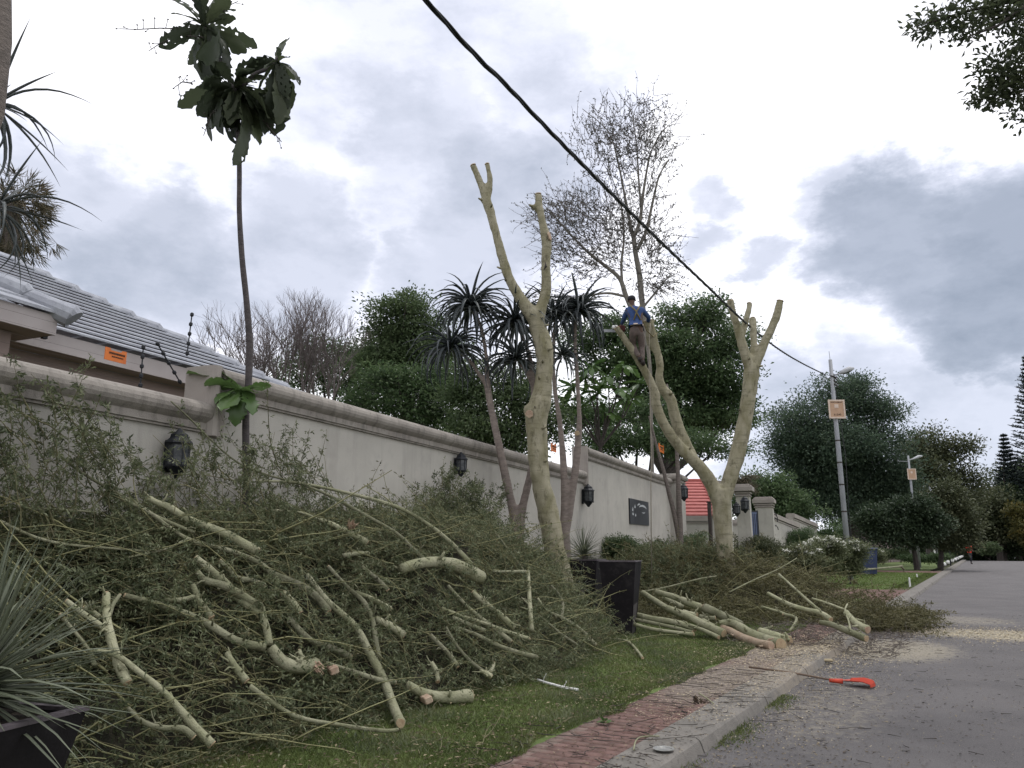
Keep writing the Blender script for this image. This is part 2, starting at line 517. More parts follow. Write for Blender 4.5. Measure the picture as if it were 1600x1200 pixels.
add_patch(concrete_m, [(-2.1, 9.5, .6, 2.5, .7), (-2.1, 12.2, .6, 1.6, .9)], (.25, .215, .17), 14)
def zdrop(y):
    return 0.0 if y < 93 else -.07 * (y - 93)
def sheet(name, x0, x1, y0, y1, z, m, nx=1, ny=40, **kw):
    xs = np.linspace(x0, x1, nx + 1)
    ys = np.unique(np.concatenate([np.linspace(y0, min(y1, 93), ny), np.linspace(93, y1, 8)])) if y1 > 93 else np.linspace(y0, y1, ny)
    vs = [(x, y, z + zdrop(y)) for y in ys for x in xs]
    n = nx + 1
    fs = [(j * n + i, j * n + i + 1, (j + 1) * n + i + 1, (j + 1) * n + i) for j in range(len(ys) - 1) for i in range(nx)]
    o = link(name, arr_mesh(name, vs, fs), m)
    return tag(o, kind='structure', **kw)
sheet('ground', -600, 600, -200, 900, -.12, soilgrass)
sheet('road', KX0 - .05, 6.2, -40, 400, 0.0, asphalt, 4)
sheet('verge', -60, BX, -20, 400, .085, lawn_m, 8)
sheet('verge_far_side', 6.5, 80, -20, 400, .085, lawn_m, 4)
# kerb stones, each a stone of its own for the first 60 m
kerb = tag(bpy.data.objects.new('kerb', None), kind='structure'); C.objects.link(kerb)
kerb.location = (-2.13, 0, 0)
def kerb_profile(y0, y1, j=0.0, b=.012):
    x0, x1 = KX0 + j, KX1 - .02
    pr = [(x0 + .03, -.1), (x0 + .02, .0), (x0, KZ - .045), (x0 - .012, KZ - .018), (x0 - .04, KZ), (x1, KZ - .003), (x1, -.1)]
    m = MB()
    m.prism([(x, 0, z) for x, z in pr], (0, y0, 0), (0, y1, 0))
    return m
y = -2.0
for i in range(64):
    o = kerb_profile(y + .006, y + .994, RN.uniform(-.006, .006)).build('kerb_stone', concrete_m, kerb)
    y += 1.0
kf = kerb_profile(62.0, 93, 0).build('kerb_stone_run', concrete_m, kerb)
m = MB(); m.prism([(6.2, 0, -.1), (6.2, 0, .1), (6.5, 0, .1), (6.5, 0, -.1)], (0, -30, 0), (0, 93, 0))
tag(m.build('kerb_far_side', concrete_m), kind='structure')
# joint mortar / grass base under brick strip
sheet('paving_bed', BX, KX1 + .0, -2, 30, .083, mat('paving_sand', (.13, .09, .075), (.10, .07, .06), scale=20, bump=.6), 1, 10)
def pavers(x0, x1, y0, y1, name, across=True, z=.089, gap=.004):
    """individual clay pavers joined into one part, every brick with its own height and tilt"""
    vs, fs = [], []
    bl, bw = .215, .107
    nx = int(math.ceil((x1 - x0) / bl)); ny = int((y1 - y0) / bw)
    for j in range(ny):
        o = (bl / 2) * (j % 2)
        for i in range(-1, nx + 1):
            a = max(x0, x0 + i * bl + o + gap / 2); b = min(x1, x0 + (i + 1) * bl + o - gap / 2)
            if b - a < .02: continue
            c, d = y0 + j * bw + gap / 2, y0 + (j + 1) * bw - gap / 2
            zz = z + RN.uniform(-.0018, .0018)
            t = [zz + RN.uniform(-.0015, .0015) for _ in range(4)]
            n = len(vs)
            e = .003
            vs += [(a, c, .07), (b, c, .07), (b, d, .07), (a, d, .07), (a + e, c + e, t[0]), (b - e, c + e, t[1]), (b - e, d - e, t[2]), (a + e, d - e, t[3])]
            fs += [(n + 4, n + 5, n + 6, n + 7)] + [(n + k, n + (k + 1) % 4, n + 4 + (k + 1) % 4, n + 4 + k) for k in range(4)]
    o = link(name, arr_mesh(name, vs, fs), paver_m)
    return o
strip = pavers(BX, KX1 - .022, 1.0, 22.0, 'brick_strip')
tag(strip, kind='stuff', label='narrow strip of red brick paving between the grass and the kerb', cat='paving')
dr = pavers(-9.2, KX1 - .022, 23.6, 28.6, 'brick_driveway', z=.098)
tag(dr, kind='stuff', label='red brick driveway crossing the verge to the gate', cat='paving')
dp = pavers(-7.0, KX1 - .022, 47.5, 50.5, 'brick_path', z=.098)
tag(dp, kind='stuff', label='narrow red brick path crossing the far lawn to the kerb', cat='paving')

# ------------------------------------------------------------------ garden wall
def coping_profile(top):
    pts = [(-.30, top - .10), (-.28, top - .02), (-.22, top), (.02, top)]
    for k in range(1, 8):
        a = rad(90 - k * 180 / 8 * .92)
        pts.append((.02 + .115 * math.cos(a), top - .105 + .105 * math.sin(a)))
    pts += [(.055, top - .215), (.055, top - .285), (.035, top - .292), (.035, top - .31), (0.004, top - .312), (-.2, top - .312)]
    return pts
def wdir(d, z):
    return (WN.x * d, WN.y * d, z)
def wall_section(s0, s1, top, label, vert_at=None):
    t = thing('garden_wall', label, 'wall', WL(s0, 0, 0))
    m = MB()
    m.prism([wdir(-.26, -.1), wdir(0, -.1), wdir(0, top - .30), wdir(-.26, top - .30)], WL(s0, 0, 0), WL(s1, 0, 0))
    m.build('wall_body', plaster, t)
    m = MB()
    s_a = s0 + (.13 if vert_at else 0)
    m.prism([wdir(d, z) for d, z in coping_profile(top)], WL(s_a - .003, 0, 0), WL(s1 + (.0 if vert_at is None else 0), 0, 0))
    o = m.build('coping', coping_m, t, smooth=False)
    if vert_at is not None:
        # the moulding turns down the end of the taller section
        m = MB()
        zb = vert_at
        pr = [(0, -.265), (0.0, .02), (.012, .07), (.04, .115), (.08, .13), (.12, .11), (.15, .075), (.15, .05), (.26, .05), (.26, .006), (.26, -.265)]
        m.prism([(WU.x * a + WN.x * d, WU.y * a + WN.y * d, 0) for a, d in pr], WL(s0 - .02, 0, zb), WL(s0 - .02, 0, top - .001))
        m.build('end_moulding', trim_m, t)
    return t
S1 = Ws(W(322, 600)); S2 = Ws(W(910, 710)); S3 = Ws(W(1046, 760))
T1, T2, T3 = 2.93, 3.32, 3.95
wall_section(-9.0, S1 - .001, T1, 'lowest garden wall section at the left with rounded coping and big lantern')
wall_section(S1, S2 - .001, T2, 'long middle section of the plastered garden wall behind the branch heap', T1 - .34)
wall_section(S2, S3, T3, 'tallest garden wall section carrying the black plaque', T2 - .34)
print('S', S1, S2, S3)
# square end pillar of the wall
def pillar(name, label, s, d, w, top, cap=coping_m, body=plaster, dd=None):
    t = thing(name, label, 'pillar', WL(s, d, 0), rotz=WROT)
    dd = dd or w
    m = MB(); m.box((0, 0, top / 2 - .2), (dd, w, top - .3)); m.build('pillar_body', body, t, local=True)
    m = MB()
    prof = [(.0, top - .36), (.05, top - .355), (.05, top - .31), (.02, top - .305), (.02, top - .27), (.09, top - .25), (.12, top - .2), (.12, top - .14), (.09, top - .08), (-.02, top - .02), (-.1, top)]
    vs, fs = [], []
    for e, z in prof:
        a, b = dd / 2 + e, w / 2 + e
        vs += [(-a, -b, z), (a, -b, z), (a, b, z), (-a, b, z)]
    for i in range(len(prof) - 1):
        for k in range(4):
            fs.append((i * 4 + k, i * 4 + (k + 1) % 4, i * 4 + 4 + (k + 1) % 4, i * 4 + 4 + k))
    fs += [(3, 2, 1, 0), tuple((len(prof) - 1) * 4 + k for k in range(4))]
    m.add(vs, fs); m.build('pillar_cap', cap, t, local=True)
    return t
pillar('wall_pillar', 'square plastered pillar ending the tall garden wall beside the gateway', S3 + .45, -.05, .9, 4.15)

# ------------------------------------------------------------------ house behind the wall (left)
def HL(s, d, z): return WL(s, d, z)
def house_left():
    eave = 3.96; slope = .58
    sC = Ws(P(470, 621.7, 13.06)); dE = -2.5
    t = thing('grey_roofed_house', 'house with pale grey tiled hip roof behind the lowest wall section', 'house', WL(sC - 6, dE - 3, 0))
    m = MB(); m.prism([wdir(-8.5, -.1), wdir(0, -.1), wdir(0, eave - .22), wdir(-8.5, eave - .22)], WL(-8, dE - .30, 0), WL(sC - .3, dE - .30, 0))
    # wall prism: wdir offsets are relative to the line d = dE - .30
    m.build('house_wall', housewall, t)
    m = MB(); m.prism([wdir(-.30, eave - .215), wdir(-.0, eave - .215), wdir(0, eave - .19), wdir(-.30, eave - .19)], WL(-8, dE - .005, 0), WL(sC, dE - .005, 0)); m.build('soffit', housewall, t)
    m = MB(); m.prism([wdir(-.0, eave - .22), wdir(.03, eave - .22), wdir(.03, eave - .005), wdir(0, eave - .005)], WL(-8, dE, 0), WL(sC + .03, dE, 0)); m.build('fascia', fascia_m, t)
    for (za, zb, pr) in ((.95, 1.0, .02), (1.15, 1.22, .035)):
        m = MB(); m.prism([wdir(0.001, eave - zb), wdir(pr, eave - zb), wdir(pr, eave - za), wdir(0.001, eave - za)], WL(-8, dE - .30, 0), WL(sC - .3, dE - .30, 0)); m.build('cornice_band', housewall, t)
    expo = .225
    n = 25
    cs = math.atan(slope)
    for i in range(n):
        a0 = i * expo * math.cos(cs); a1 = (i * expo + expo + .05) * math.cos(cs)
        z0, z1 = eave + i * expo * math.sin(cs) + .058, eave + (i * expo + expo + .05) * math.sin(cs) + .01
        th = .022
        s_l = -9
        q = [WL(s_l, dE + .08 - a0, z0), WL(sC - a0 + .06, dE + .08 - a0, z0), WL(sC - a1 + .06, dE + .08 - a1, z1), WL(s_l, dE + .08 - a1, z1)]
        q2 = [p - V((0, 0, th)) for p in q]
        m = MB().add(q + q2, [(0, 1, 2, 3), (4, 7, 6, 5), (0, 4, 5, 1), (1, 5, 6, 2), (2, 6, 7, 3), (3, 7, 4, 0)])
        m.build('tile_course', tile_m, t)
        # hipped end, turned away from the street
        q = [WL(sC + .08 - a0, dE - a0 + .06, z0), WL(sC + .08 - a0, dE - 9 + a0, z0), WL(sC + .08 - a1, dE - 9 + a1, z1), WL(sC + .08 - a1, dE - a1 + .06, z1)]
        if i < 18:
            q2 = [p - V((0, 0, th)) for p in q]
            MB().add(q + q2, [(0, 1, 2, 3), (4, 7, 6, 5), (0, 4, 5, 1), (1, 5, 6, 2), (2, 6, 7, 3), (3, 7, 4, 0)]).build('tile_course', tile_m, t)
    # hip tiles
    def hip(pa, pb, n, r=.12):
        d = (pb - pa)
        for i in range(n):
            a = pa + d * (i / n); b = pa + d * ((i + 1.12) / n)
            m = MB(); m.tube([a + V((0, 0, -.05)), a.lerp(b, .04) + V((0, 0, -.035)), b + V((0, 0, -.055))], [r * 1.0, r * 1.16, r * .84], 12)
            m.build('hip_tile', tile_m, t, smooth=False)
    k = 25 * expo * math.cos(cs)
    hip(WL(sC + .1, dE + .1, eave + .0), WL(sC - k, dE - k, eave + k * slope + .0), 17)
    # projecting bay nearer the street at the far left
    sB = Ws(W(84, 525, -1.85)); dB = -1.85
    m = MB(); m.prism([wdir(-.0, eave - .22), wdir(.03, eave - .22), wdir(.03, eave - .005), wdir(0, eave - .005)], WL(-8, dB, 0), WL(sB, dB, 0)); m.build('fascia', fascia_m, t)
    m = MB(); m.prism([wdir(-.9, eave - .215), wdir(-.0, eave - .215), wdir(0, eave - .0), wdir(-.9, eave - .0)], WL(-8, dB - .005, 0), WL(sB + .0, dB - .005, 0)); m.build('soffit', housewall, t)
    m = MB(); m.prism([wdir(-.65, -.1), wdir(0, -.1), wdir(0, eave - .22), wdir(-.65, eave - .22)], WL(-8, dB - .28, 0), WL(sB - .28, dB - .28, 0)); m.build('bay_wall', housewall, t)
    for i in range(5):
        a0 = i * expo * math.cos(cs); a1 = (i * expo + expo + .05) * math.cos(cs)
        z0, z1 = eave + i * expo * math.sin(cs) + .04, eave + (i * expo + expo + .05) * math.sin(cs) + .015
        q = [WL(-9, dB + .08 - a0, z0), WL(sB - a0 + .1, dB + .08 - a0, z0), WL(sB - a1 + .1, dB + .08 - a1, z1), WL(-9, dB + .08 - a1, z1)]
        q2 = [p - V((0, 0, .035)) for p in q]
        MB().add(q + q2, [(0, 1, 2, 3), (4, 7, 6, 5), (0, 4, 5, 1), (1, 5, 6, 2), (2, 6, 7, 3), (3, 7, 4, 0)]).build('tile_course', tile_m, t)
    hip(WL(sB + .12, dB + .12, eave + .04), WL(sB - 1.25, dB - 1.25, eave + 1.37 * slope + .06), 4, .115)
    MB().box(WL(sB + .02, dB - .18, eave - .12), (.05, .05, .22)).build('gutter_bracket', black_metal, t)
house_left()

# ------------------------------------------------------------------ wall lanterns
def lantern_parts(t):
    R8 = rad(22.5)
    m = MB(); m.box((.012, 0, .0), (.02, .12, .30), bev=.008); m.build('back_plate', black_metal, t, local=True)
    cx = .13
    def frame_ring(z, r, h, mm): mm.lathe([(r - .012, z), (r, z), (r, z + h), (r - .012, z + h)], (cx, 0, 0), 8, R8)
    m = MB()
    m.lathe([(.135, .115), (.128, .13), (.09, .165), (.082, .20), (.06, .215), (.035, .235), (.022, .25), (.012, .262), (.0, .266)], (cx, 0, 0), 8, R8); m.build('lantern_roof', black_metal, t, local=True)
    m = MB()
    frame_ring(.10, .115, .016, m); frame_ring(-.105, .105, .016, m)
    for k in range(8):
        th = R8 + k * math.pi / 4
        m.tube([(cx + .103 * math.cos(th), .103 * math.sin(th), -.10), (cx + .112 * math.cos(th), .112 * math.sin(th), .11)], .007, 4)
    for k in range(4):
        th = rad(45) + k * math.pi / 2
        m.tube([(cx + .10 * math.cos(th), .10 * math.sin(th), -.10), (cx + .125 * math.cos(th), .125 * math.sin(th), -.118)], [.01, .012], 5)
    m.build('lantern_frame', black_metal, t, local=True)
    m = MB(); m.lathe([(.096, -.09), (.104, .10)], (cx, 0, 0), 8, R8); m.build('glass_panes', glass_m, t, local=True)
    m = MB(); m.lathe([(.105, -.105), (.085, -.13), (.055, -.165), (.03, -.20), (.018, -.215), (.0, -.22)], (cx, 0, 0), 8, R8); m.build('lantern_base', black_metal, t, local=True)
    m = MB(); m.tube([(.02, 0, -.02), (.06, 0, -.05), (cx - .09, 0, -.1)], .012, 6); m.build('bracket_arm', black_metal, t, local=True)
LG = 'black lanterns fixed to the garden wall and gate pillars'
lan = [(262, 713, 0, 1.0, 'largest black wall lantern, on the lowest wall section at the left'),
       (711, 728, 0, .86, 'black wall lantern in the middle of the long wall section, half behind leaves'),
       (910, 776, 0, 1.18, 'black wall lantern beside the forked aloe stems, left of the plaque')]
proto = None
def put_lantern(p, rz, sc, label):
    global proto
    if proto is None:
        proto = thing('wall_lantern', label, 'lantern', p, LG, rz, sc)
        lantern_parts(proto)
        return proto
    c = copy_tree(proto)
    c.location = p; c.rotation_euler = (0, 0, rz); c.scale = (sc,) * 3; c['label'] = label
    return c
for px, py, d, sc, lb in lan:
    put_lantern(W(px, py, .004), WROT, sc, lb)
pp = WL(S3 + .45, .404, 0); rr = ray(1061, 771); F4 = (pp.x * WN.x + pp.y * WN.y) / (rr.x * WN.x + rr.y * WN.y)
q = V((0, 0, EYE)) + rr * F4
put_lantern(q, WROT, 1.35, 'black wall lantern on the end pillar of the garden wall behind a thin stem')

# black plaque with pale drawing
t = thing('wall_plaque', 'square black plaque with pale leaf shapes on the tallest wall section', 'plaque', W(997, 800, .01))
a, b, c, d = W(982, 778, .004), W(1011.5, 785, .004), W(1011.5, 822, .004), W(982, 817.5, .004)
sA, sB_ = Ws(a), Ws(b); zt = (a.z + b.z) / 2; zb = (c.z + d.z) / 2
m = MB(); m.prism([wdir(.004, zb), wdir(.04, zb), wdir(.04, zt), wdir(.004, zt)], WL(sA, 0, 0), WL(sB_, 0, 0)); m.build('plaque_board', mat('gloss_black_board', (.018, .02, .024), (.025, .028, .032), scale=3, rough=.4, bump=.05), t)
PW, PH = sB_ - sA, zt - zb
def mark(poly):
    mm = MB(); n = len(poly)
    pts = [WL(sA + u * PW, .0435, zb + v * PH) for u, v in poly]
    back = [WL(sA + u * PW, .0405, zb + v * PH) for u, v in poly]
    mm.add(pts + back, [tuple(range(n))] + [(i, (i + 1) % n, n + (i + 1) % n, n + i) for i in range(n)])
    return mm
pale = mat('pale_print', (.42, .44, .45), (.30, .32, .33), scale=20, bump=0)
def arc(u0, v0, ru, rv, a0, a1, w, n=10):
    out, inn = [], []
    for i in range(n + 1):
        a = rad(a0 + (a1 - a0) * i / n); ww = w * math.sin(math.pi * (i + .4) / (n + .8))
        out.append((u0 + (ru + ww) * math.cos(a), v0 + (rv + ww) * math.sin(a))); inn.append((u0 + (ru - ww) * math.cos(a), v0 + (rv - ww) * math.sin(a)))
    return out + inn[::-1]
for poly in (arc(.66, .62, .22, .17, 150, 20, .045), arc(.50, .70, .12, .14, 160, 70, .03), arc(.68, .58, .12, .08, 330, 230, .022),
             [(.10, .55), (.14, .68), (.165, .57), (.15, .50), (.12, .50)], [(.22, .66), (.25, .80), (.285, .68), (.26, .63)],
             [(.10, .40), (.13, .46), (.18, .42), (.17, .35), (.12, .35)], [(.24, .37), (.27, .43), (.30, .37), (.28, .31), (.25, .31)]):
    mark(poly).build('painted_mark', pale, t)

# ------------------------------------------------------------------ electric fence posts and signs
def fence_post(pa, pb, label, n=5):
    t = thing('electric_fence_post', label, 'fence post', pa)
    m = MB(); m.tube([pa, pb], .007, 6); m.build('rod', black_metal, t)
    d = pb - pa
    for i in range(n):
        c = pa + d * (.06 + .93 * i / (n - 1))
        u = d.normalized()
        m = MB(); m.tube([c - u * .022, c - u * .012, c + u * .012, c + u * .022], [.010, .019, .019, .010], 8); m.build('insulator', black_metal, t)
    return t
D0 = -.22
pB1, pT1 = W(219, 606, D0), W(224, 542, D0)
fence_post(pB1, pT1, 'upright black electric fence post on the lowest wall section')
fence_post(W(283, 600, D0), W(246, 537, D0), 'slanting black electric fence post leaning left of the wall step')
fence_post(W(292, 556, D0), W(300, 491, D0), 'tall black electric fence post standing on the wall step against the sky')
pS, pE = W(292, 556, D0), W(880, 712, D0)
fence_post(WL(S2 + .12, D0, T3), WL(S2 + .12, D0, T3 + .75), 'distant black electric fence post at the second wall step')
def wire(label, a, b, r=.0009, sag=.02):
    m = MB(); pts = []
    for i in range(9):
        u = i / 8; p = a.lerp(b, u); p.z -= sag * 4 * u * (1 - u); pts.append(p)
    m.tube(pts, r, 4); return tag(m.build('fence_wire', dark_bark), label, 'wire', 'thin electric fence wires above the garden wall')
for i in range(5):
    f = .1 + .9 * i / 4
    a = W(292, 556, D0).lerp(W(300, 491, D0), f); b = WL(S2 + .12, D0, T3).lerp(WL(S2 + .12, D0, T3 + .75), f)
    b = WL(S2 - .1, D0, T2 + .1 + .16 * i)
    wire(('lowest', 'second lowest', 'middle', 'second highest', 'highest')[i] + ' electric fence wire above the long middle wall section', a, b)
    a = W(219, 606, D0).lerp(pT1, f); wire(('lowest', 'second lowest', 'middle', 'second highest', 'highest')[i] + ' electric fence wire above the lowest wall section', a, WL(-8.5, D0, a.z))
for (px0, py0, px1, py1, sl, hh, lb) in ((165, 541, 198, 551, 1, 20, 'orange electric fence warning sign hanging above the lowest wall section'),
                                (861, 692, 869, 694, 0, 13, 'small orange warning sign above the wall beside the pruned trunk'),
                                (1029, 693, 1037, 695, 0, 13, 'small orange warning sign hanging over the tallest wall section')):
    a, b = W(px0, py0, D0 + .03), W(px1, py1, D0 + .03)
    a2 = W(px0, py0 + hh, D0 + .03); h = a.z - a2.z; z1 = (a.z + b.z) / 2; z0 = z1 - h
    s0, s1 = Ws(a), Ws(b); w = s1 - s0
    t = thing('warning_sign', lb, 'sign', (a + b) / 2, 'orange electric fence warning signs')
    poly = [(0, 0), (1, 0), (1, 1), (.8, 1), (.76, .84), (.26, .84), (.22, 1), (0, 1)]
    f_ = [WL(s0 + u * w, D0 + .034, z0 + v * h) for u, v in poly]; k_ = [WL(s0 + u * w, D0 + .026, z0 + v * h) for u, v in poly]
    n = len(poly)
    MB().add(f_ + k_, [tuple(range(n)), tuple(range(2 * n - 1, n - 1, -1))] + [(i, (i + 1) % n, n + (i + 1) % n, n + i) for i in range(n)]).build('sign_board', orange_m, t)
    m = MB()
    rows = ((.62, .15, .18, .9), (.36, .10, .32, .86)) if w > .2 else ((.5, .2, .2, .8),)
    for (vc, vh, ua, ub) in rows:
        u = ua
        while u < ub:
            du = RN.uniform(.025, .06)
            q = [(u, vc - vh / 2), (u + du, vc - vh / 2), (u + du, vc + vh / 2), (u, vc + vh / 2)]
            pts = [WL(s0 + x * w, D0 + .037, z0 + y * h) for x, y in q]
            back = [WL(s0 + x * w, D0 + .0345, z0 + y * h) for x, y in q]
            m.add(pts + back, [(0, 1, 2, 3), (0, 4, 5, 1), (1, 5, 6, 2), (2, 6, 7, 3), (3, 7, 4, 0)])
            u += du + .018
    m.build('lettering', ink_m, t)

# ------------------------------------------------------------------ gateway and neighbouring walls
def blk(name, m_, p0, px1, top_py, F1, label, cat='wall', base=-.1, th=.3, cap=True, capm=None, pname='wall_body'):
    pass
def seg_wall(A, B, zA, zB, th, label, capm=trim_m, body=plaster, name='garden_wall', bands=2):
    """free wall from A to B (ground points) with sloping top and moulded coping"""
    A, B = V((A.x, A.y, 0)), V((B.x, B.y, 0))
    d = (B - A).normalized(); n = V((d.y, -d.x, 0))
    if n.dot(V((0, 0, 0)) - A) < 0: n = -n
    t = thing(name, label, 'wall', A)
    q = [A + n * th / 2, B + n * th / 2, B - n * th / 2, A - n * th / 2]
    def slab(off, z0a, z0b, z1a, z1b):
        q = [A + n * (th / 2 + off), B + n * (th / 2 + off), B - n * (th / 2 + off), A - n * (th / 2 + off)]
        lo = [q[0] + V((0, 0, z0a)), q[1] + V((0, 0, z0b)), q[2] + V((0, 0, z0b)), q[3] + V((0, 0, z0a))]
        hi = [q[0] + V((0, 0, z1a)), q[1] + V((0, 0, z1b)), q[2] + V((0, 0, z1b)), q[3] + V((0, 0, z1a))]
        return MB().add(lo + hi, [(3, 2, 1, 0), (4, 5, 6, 7), (0, 1, 5, 4), (1, 2, 6, 5), (2, 3, 7, 6), (3, 0, 4, 7)])
    slab(0, -.1, -.1, zA - .36, zB - .36).build('wall_body', body, t)
    slab(.04, zA - .36, zB - .36, zA - .29, zB - .29).build('lower_band', capm, t)
    slab(.10, zA - .25, zB - .25, zA - .05, zB - .05).build('coping', capm, t)
    slab(-.02, zA - .292, zB - .292, zA - .24, zB - .24).build('recess', plaster, t)
    slab(.04, zA - .052, zB - .052, zA, zB).build('coping_top', capm, t)
    return t
def zat(py, F, px=1100): return P(px, py, F).z
def fpillar(px0, px1, py_top, F, label, capm=trim_m, body=plaster, ov=.12, rz=WROT):
    a, b = P(px0, py_top, F), P(px1, py_top, F)
    w = (b - a).length
    c = (a + b) / 2
    top = c.z
    t = thing('gate_pillar', label, 'pillar', (c.x, c.y, 0), rotz=rz)
    MB().box((0, 0, top / 2 - .25), (w, w, top - .5)).build('pillar_body', body, t, local=True)
    m = MB()
    for e, z0, z1 in ((.05, top - .52, top - .46), (.0, top - .465, top - .40), (.07, top - .405, top - .34), (.0, top - .345, top - .30), (ov, top - .305, top - .11), (ov * .6, top - .112, top - .05), (ov * .1, top - .052, top)):
        m.box((0, 0, (z0 + z1) / 2), (w + 2 * e, w + 2 * e, z1 - z0), bev=.015)
    m.build('pillar_cap', capm, t, local=True)
    return t
fpillar(1113, 1139, 752, 31.0, 'plastered gateway pillar just behind the fork of the pruned tree')
fpillar(1150, 1170, 757, 33.0, 'tall narrow gateway pillar with a lantern to the right of the pruned trunk', ov=.16)
fpillar(1181, 1206, 777, 38.0, 'broad capped pillar to the right of the blue gate')
seg_wall(P(1203, 850, 40), P(1245, 850, 44), zat(800, 40, 1205), zat(818, 44, 1245), .3, 'stepped wall sloping down just right of the capped pillar')
seg_wall(P(1238, 850, 45), P(1274, 850, 50), zat(802, 45, 1240), zat(818, 50, 1272), .3, 'second stepped wall sloping down towards the round tree')
# lower wall under the red roof, with a thin trim
seg_wall(P(1064, 850, 36), P(1108, 850, 36), zat(806, 36, 1064), zat(806, 36, 1108), .3, 'low plastered wall below the red tiled roof', bands=1)
# red tiled house
def red_roof(px0, px1, pyt, pyb, F, label, hipx=None, sign=True):
    t = thing('red_roofed_house', label, 'house', P(px0, pyb, F))
    n = 11
    a0, b0 = P(px0, pyb, F), P(px1, pyb, F)
    depth = 5.0
    a1, b1 = P(px0, pyt, F + depth), P(hipx or px1, pyt, F + depth)
    for i in range(n):
        u0, u1 = i / n, (i + 1.12) / n
        q = [a0.lerp(a1, u0) + V((0, 0, .07)), b0.lerp(b1, u0) + V((0, 0, .07)), b0.lerp(b1, u1), a0.lerp(a1, u1)]
        q2 = [p - V((0, 0, .07)) for p in q]
        MB().add(q + q2, [(0, 1, 2, 3), (4, 7, 6, 5), (0, 4, 5, 1), (1, 5, 6, 2), (2, 6, 7, 3), (3, 7, 4, 0)]).build('tile_course', redtile_m, t)
    m = MB()
    off = (a1 - a0).normalized() * .6
    A, B = a0 + V((off.x, off.y, 0)), b0 + V((off.x, off.y, 0))
    k = V((ray(800, 600).x, ray(800, 600).y, 0)).normalized() * 4
    q = [A, B, B + k, A + k]
    m.add([V((p.x, p.y, 0)) for p in q] + [V((p.x, p.y, a0.z + .05)) for p in q], [(0, 1, 5, 4), (1, 2, 6, 5), (2, 3, 7, 6), (3, 0, 4, 7), (4, 5, 6, 7)])
    m.build('house_wall', plaster, t)
    MB().tube([b0 + V((0, 0, .05)), b1 + V((0, 0, .05))], .11, 8).build('hip_ridge', redtile_m, t)
    MB().tube([a1 + V((0, 0, .03)), b1 + V((0, 0, .03))], .11, 8).build('roof_ridge', redtile_m, t)
    return t
red_roof(1040, 1124, 752, 806, 38, 'house with bright red tiled roof seen through the gateway', hipx=1098)
red_roof(1228, 1262, 762, 792, 60, 'distant red tiled roof half hidden by dark trees', hipx=1240)
seg_wall(P(1098, 850, 47), P(1190, 850, 49), zat(812, 47, 1100), zat(812, 49, 1190), .3, 'pale wall seen through the gateway behind the pruned trunk')
# dark gate post, blue gate
t = thing('gate_post', 'slim dark brown post standing in the gateway', 'post', P(1108, 790, 29.5) * 1.0)
p = P(1108, 786, 29.5); t.location = (p.x, p.y, 0)
MB().box((p.x, p.y, p.z / 2), (.13, .13, p.z), bev=.02).build('post_shaft', dark_bark, t); MB().box((p.x, p.y, p.z + .03), (.17, .17, .06), bev=.02).build('post_cap', dark_bark, t)
blue_m = mat('blue_gate_paint', (.10, .13, .22), (.075, .10, .18), scale=4, rough=.5, bump=.05)
a, b = P(1165, 797, 35.2), P(1183, 797, 35.6)
t = thing('blue_gate', 'blue grey metal gate between the two gateway pillars', 'gate', (a.x, a.y, 0))
d = (b - a); d.z = 0; L_ = d.length; d.normalize(); top = a.z
rzg = Matrix.Rotation(math.atan2(d.y, d.x), 3, 'Z')
MB().box((a.x + d.x * L_ / 2, a.y + d.y * L_ / 2, top / 2), (L_, .04, top - .1), rzg).build('gate_panel', blue_m, t)
m = MB()
for u in (.03, .97): m.box((a.x + d.x * L_ * u, a.y + d.y * L_ * u, top / 2), (.06, .075, top), rzg)
for z in (top - .05, top * .55, .15): m.box((a.x + d.x * L_ / 2, a.y + d.y * L_ / 2, z), (L_ * .93, .07, .06), rzg)
m.build('gate_frame', black_metal, t)
for i in range(6):
    u = .14 + .145 * i
    MB().box((a.x + d.x * L_ * u, a.y + d.y * L_ * u, top * .5), (.025, .07, top * .9), rzg).build('gate_bar', black_metal, t)
MB().box(tuple(a.lerp(b, .93) - V((0, 0, top * .52))), (.08, .16, .12), rzg).build('gate_latch', black_metal, t)
# lanterns and scroll bracket at the gateway
put_lantern(P(1145, 797, 30.6), WROT - rad(0), 1.2, 'black gateway lantern close to the right edge of the pruned trunk')
pl = P(1161, 790, 32.2)
put_lantern(pl, WROT - rad(60), 1.45, 'black gateway lantern on a scroll bracket above the blue gate')
# ironwork on pillar side
t = thing('iron_scrollwork', 'black wrought iron scrollwork beside the capped pillar', 'ironwork', P(1208, 815, 39.2))
c = P(1209, 812, 39.2)
for k, (dx, dz, r) in enumerate(((0, 0, .28), (.35, -.1, .22), (.05, -.5, .25), (.5, .2, .16))):
    pts = [c + V((dx * WU.x + r * math.cos(a) * .6, dx * WU.y + r * math.cos(a) * .6, dz + r * math.sin(a))) for a in [i * .55 for i in range(10)]]
    MB().tube(pts, .02, 5).build('scroll', black_metal, t)
MB().tube([c + V((-.3, 0, -.9)), c + V((-.3, 0, .7))], .025, 5).build('upright', black_metal, t)
# far boundary wall behind the lawn
far_pl = mat('far_wall_taupe', (.22, .17, .165), (.18, .14, .135), scale=.6, bump=.1)
ft = seg_wall(P(1335, 850, 62), P(1416, 850, 74), 2.5, 2.6, .3, 'long taupe boundary wall beyond the round tree', body=far_pl, capm=far_pl)
for i in range(5):
    q = P(1335 + 17 * i, 850, 61.7 + 2.5 * i)
    MB().box((q.x, q.y, 1.25), (.5, .5, 2.7), Matrix.Rotation(rad(-5), 3, 'Z'), bev=.03).build('wall_pier', far_pl, ft)
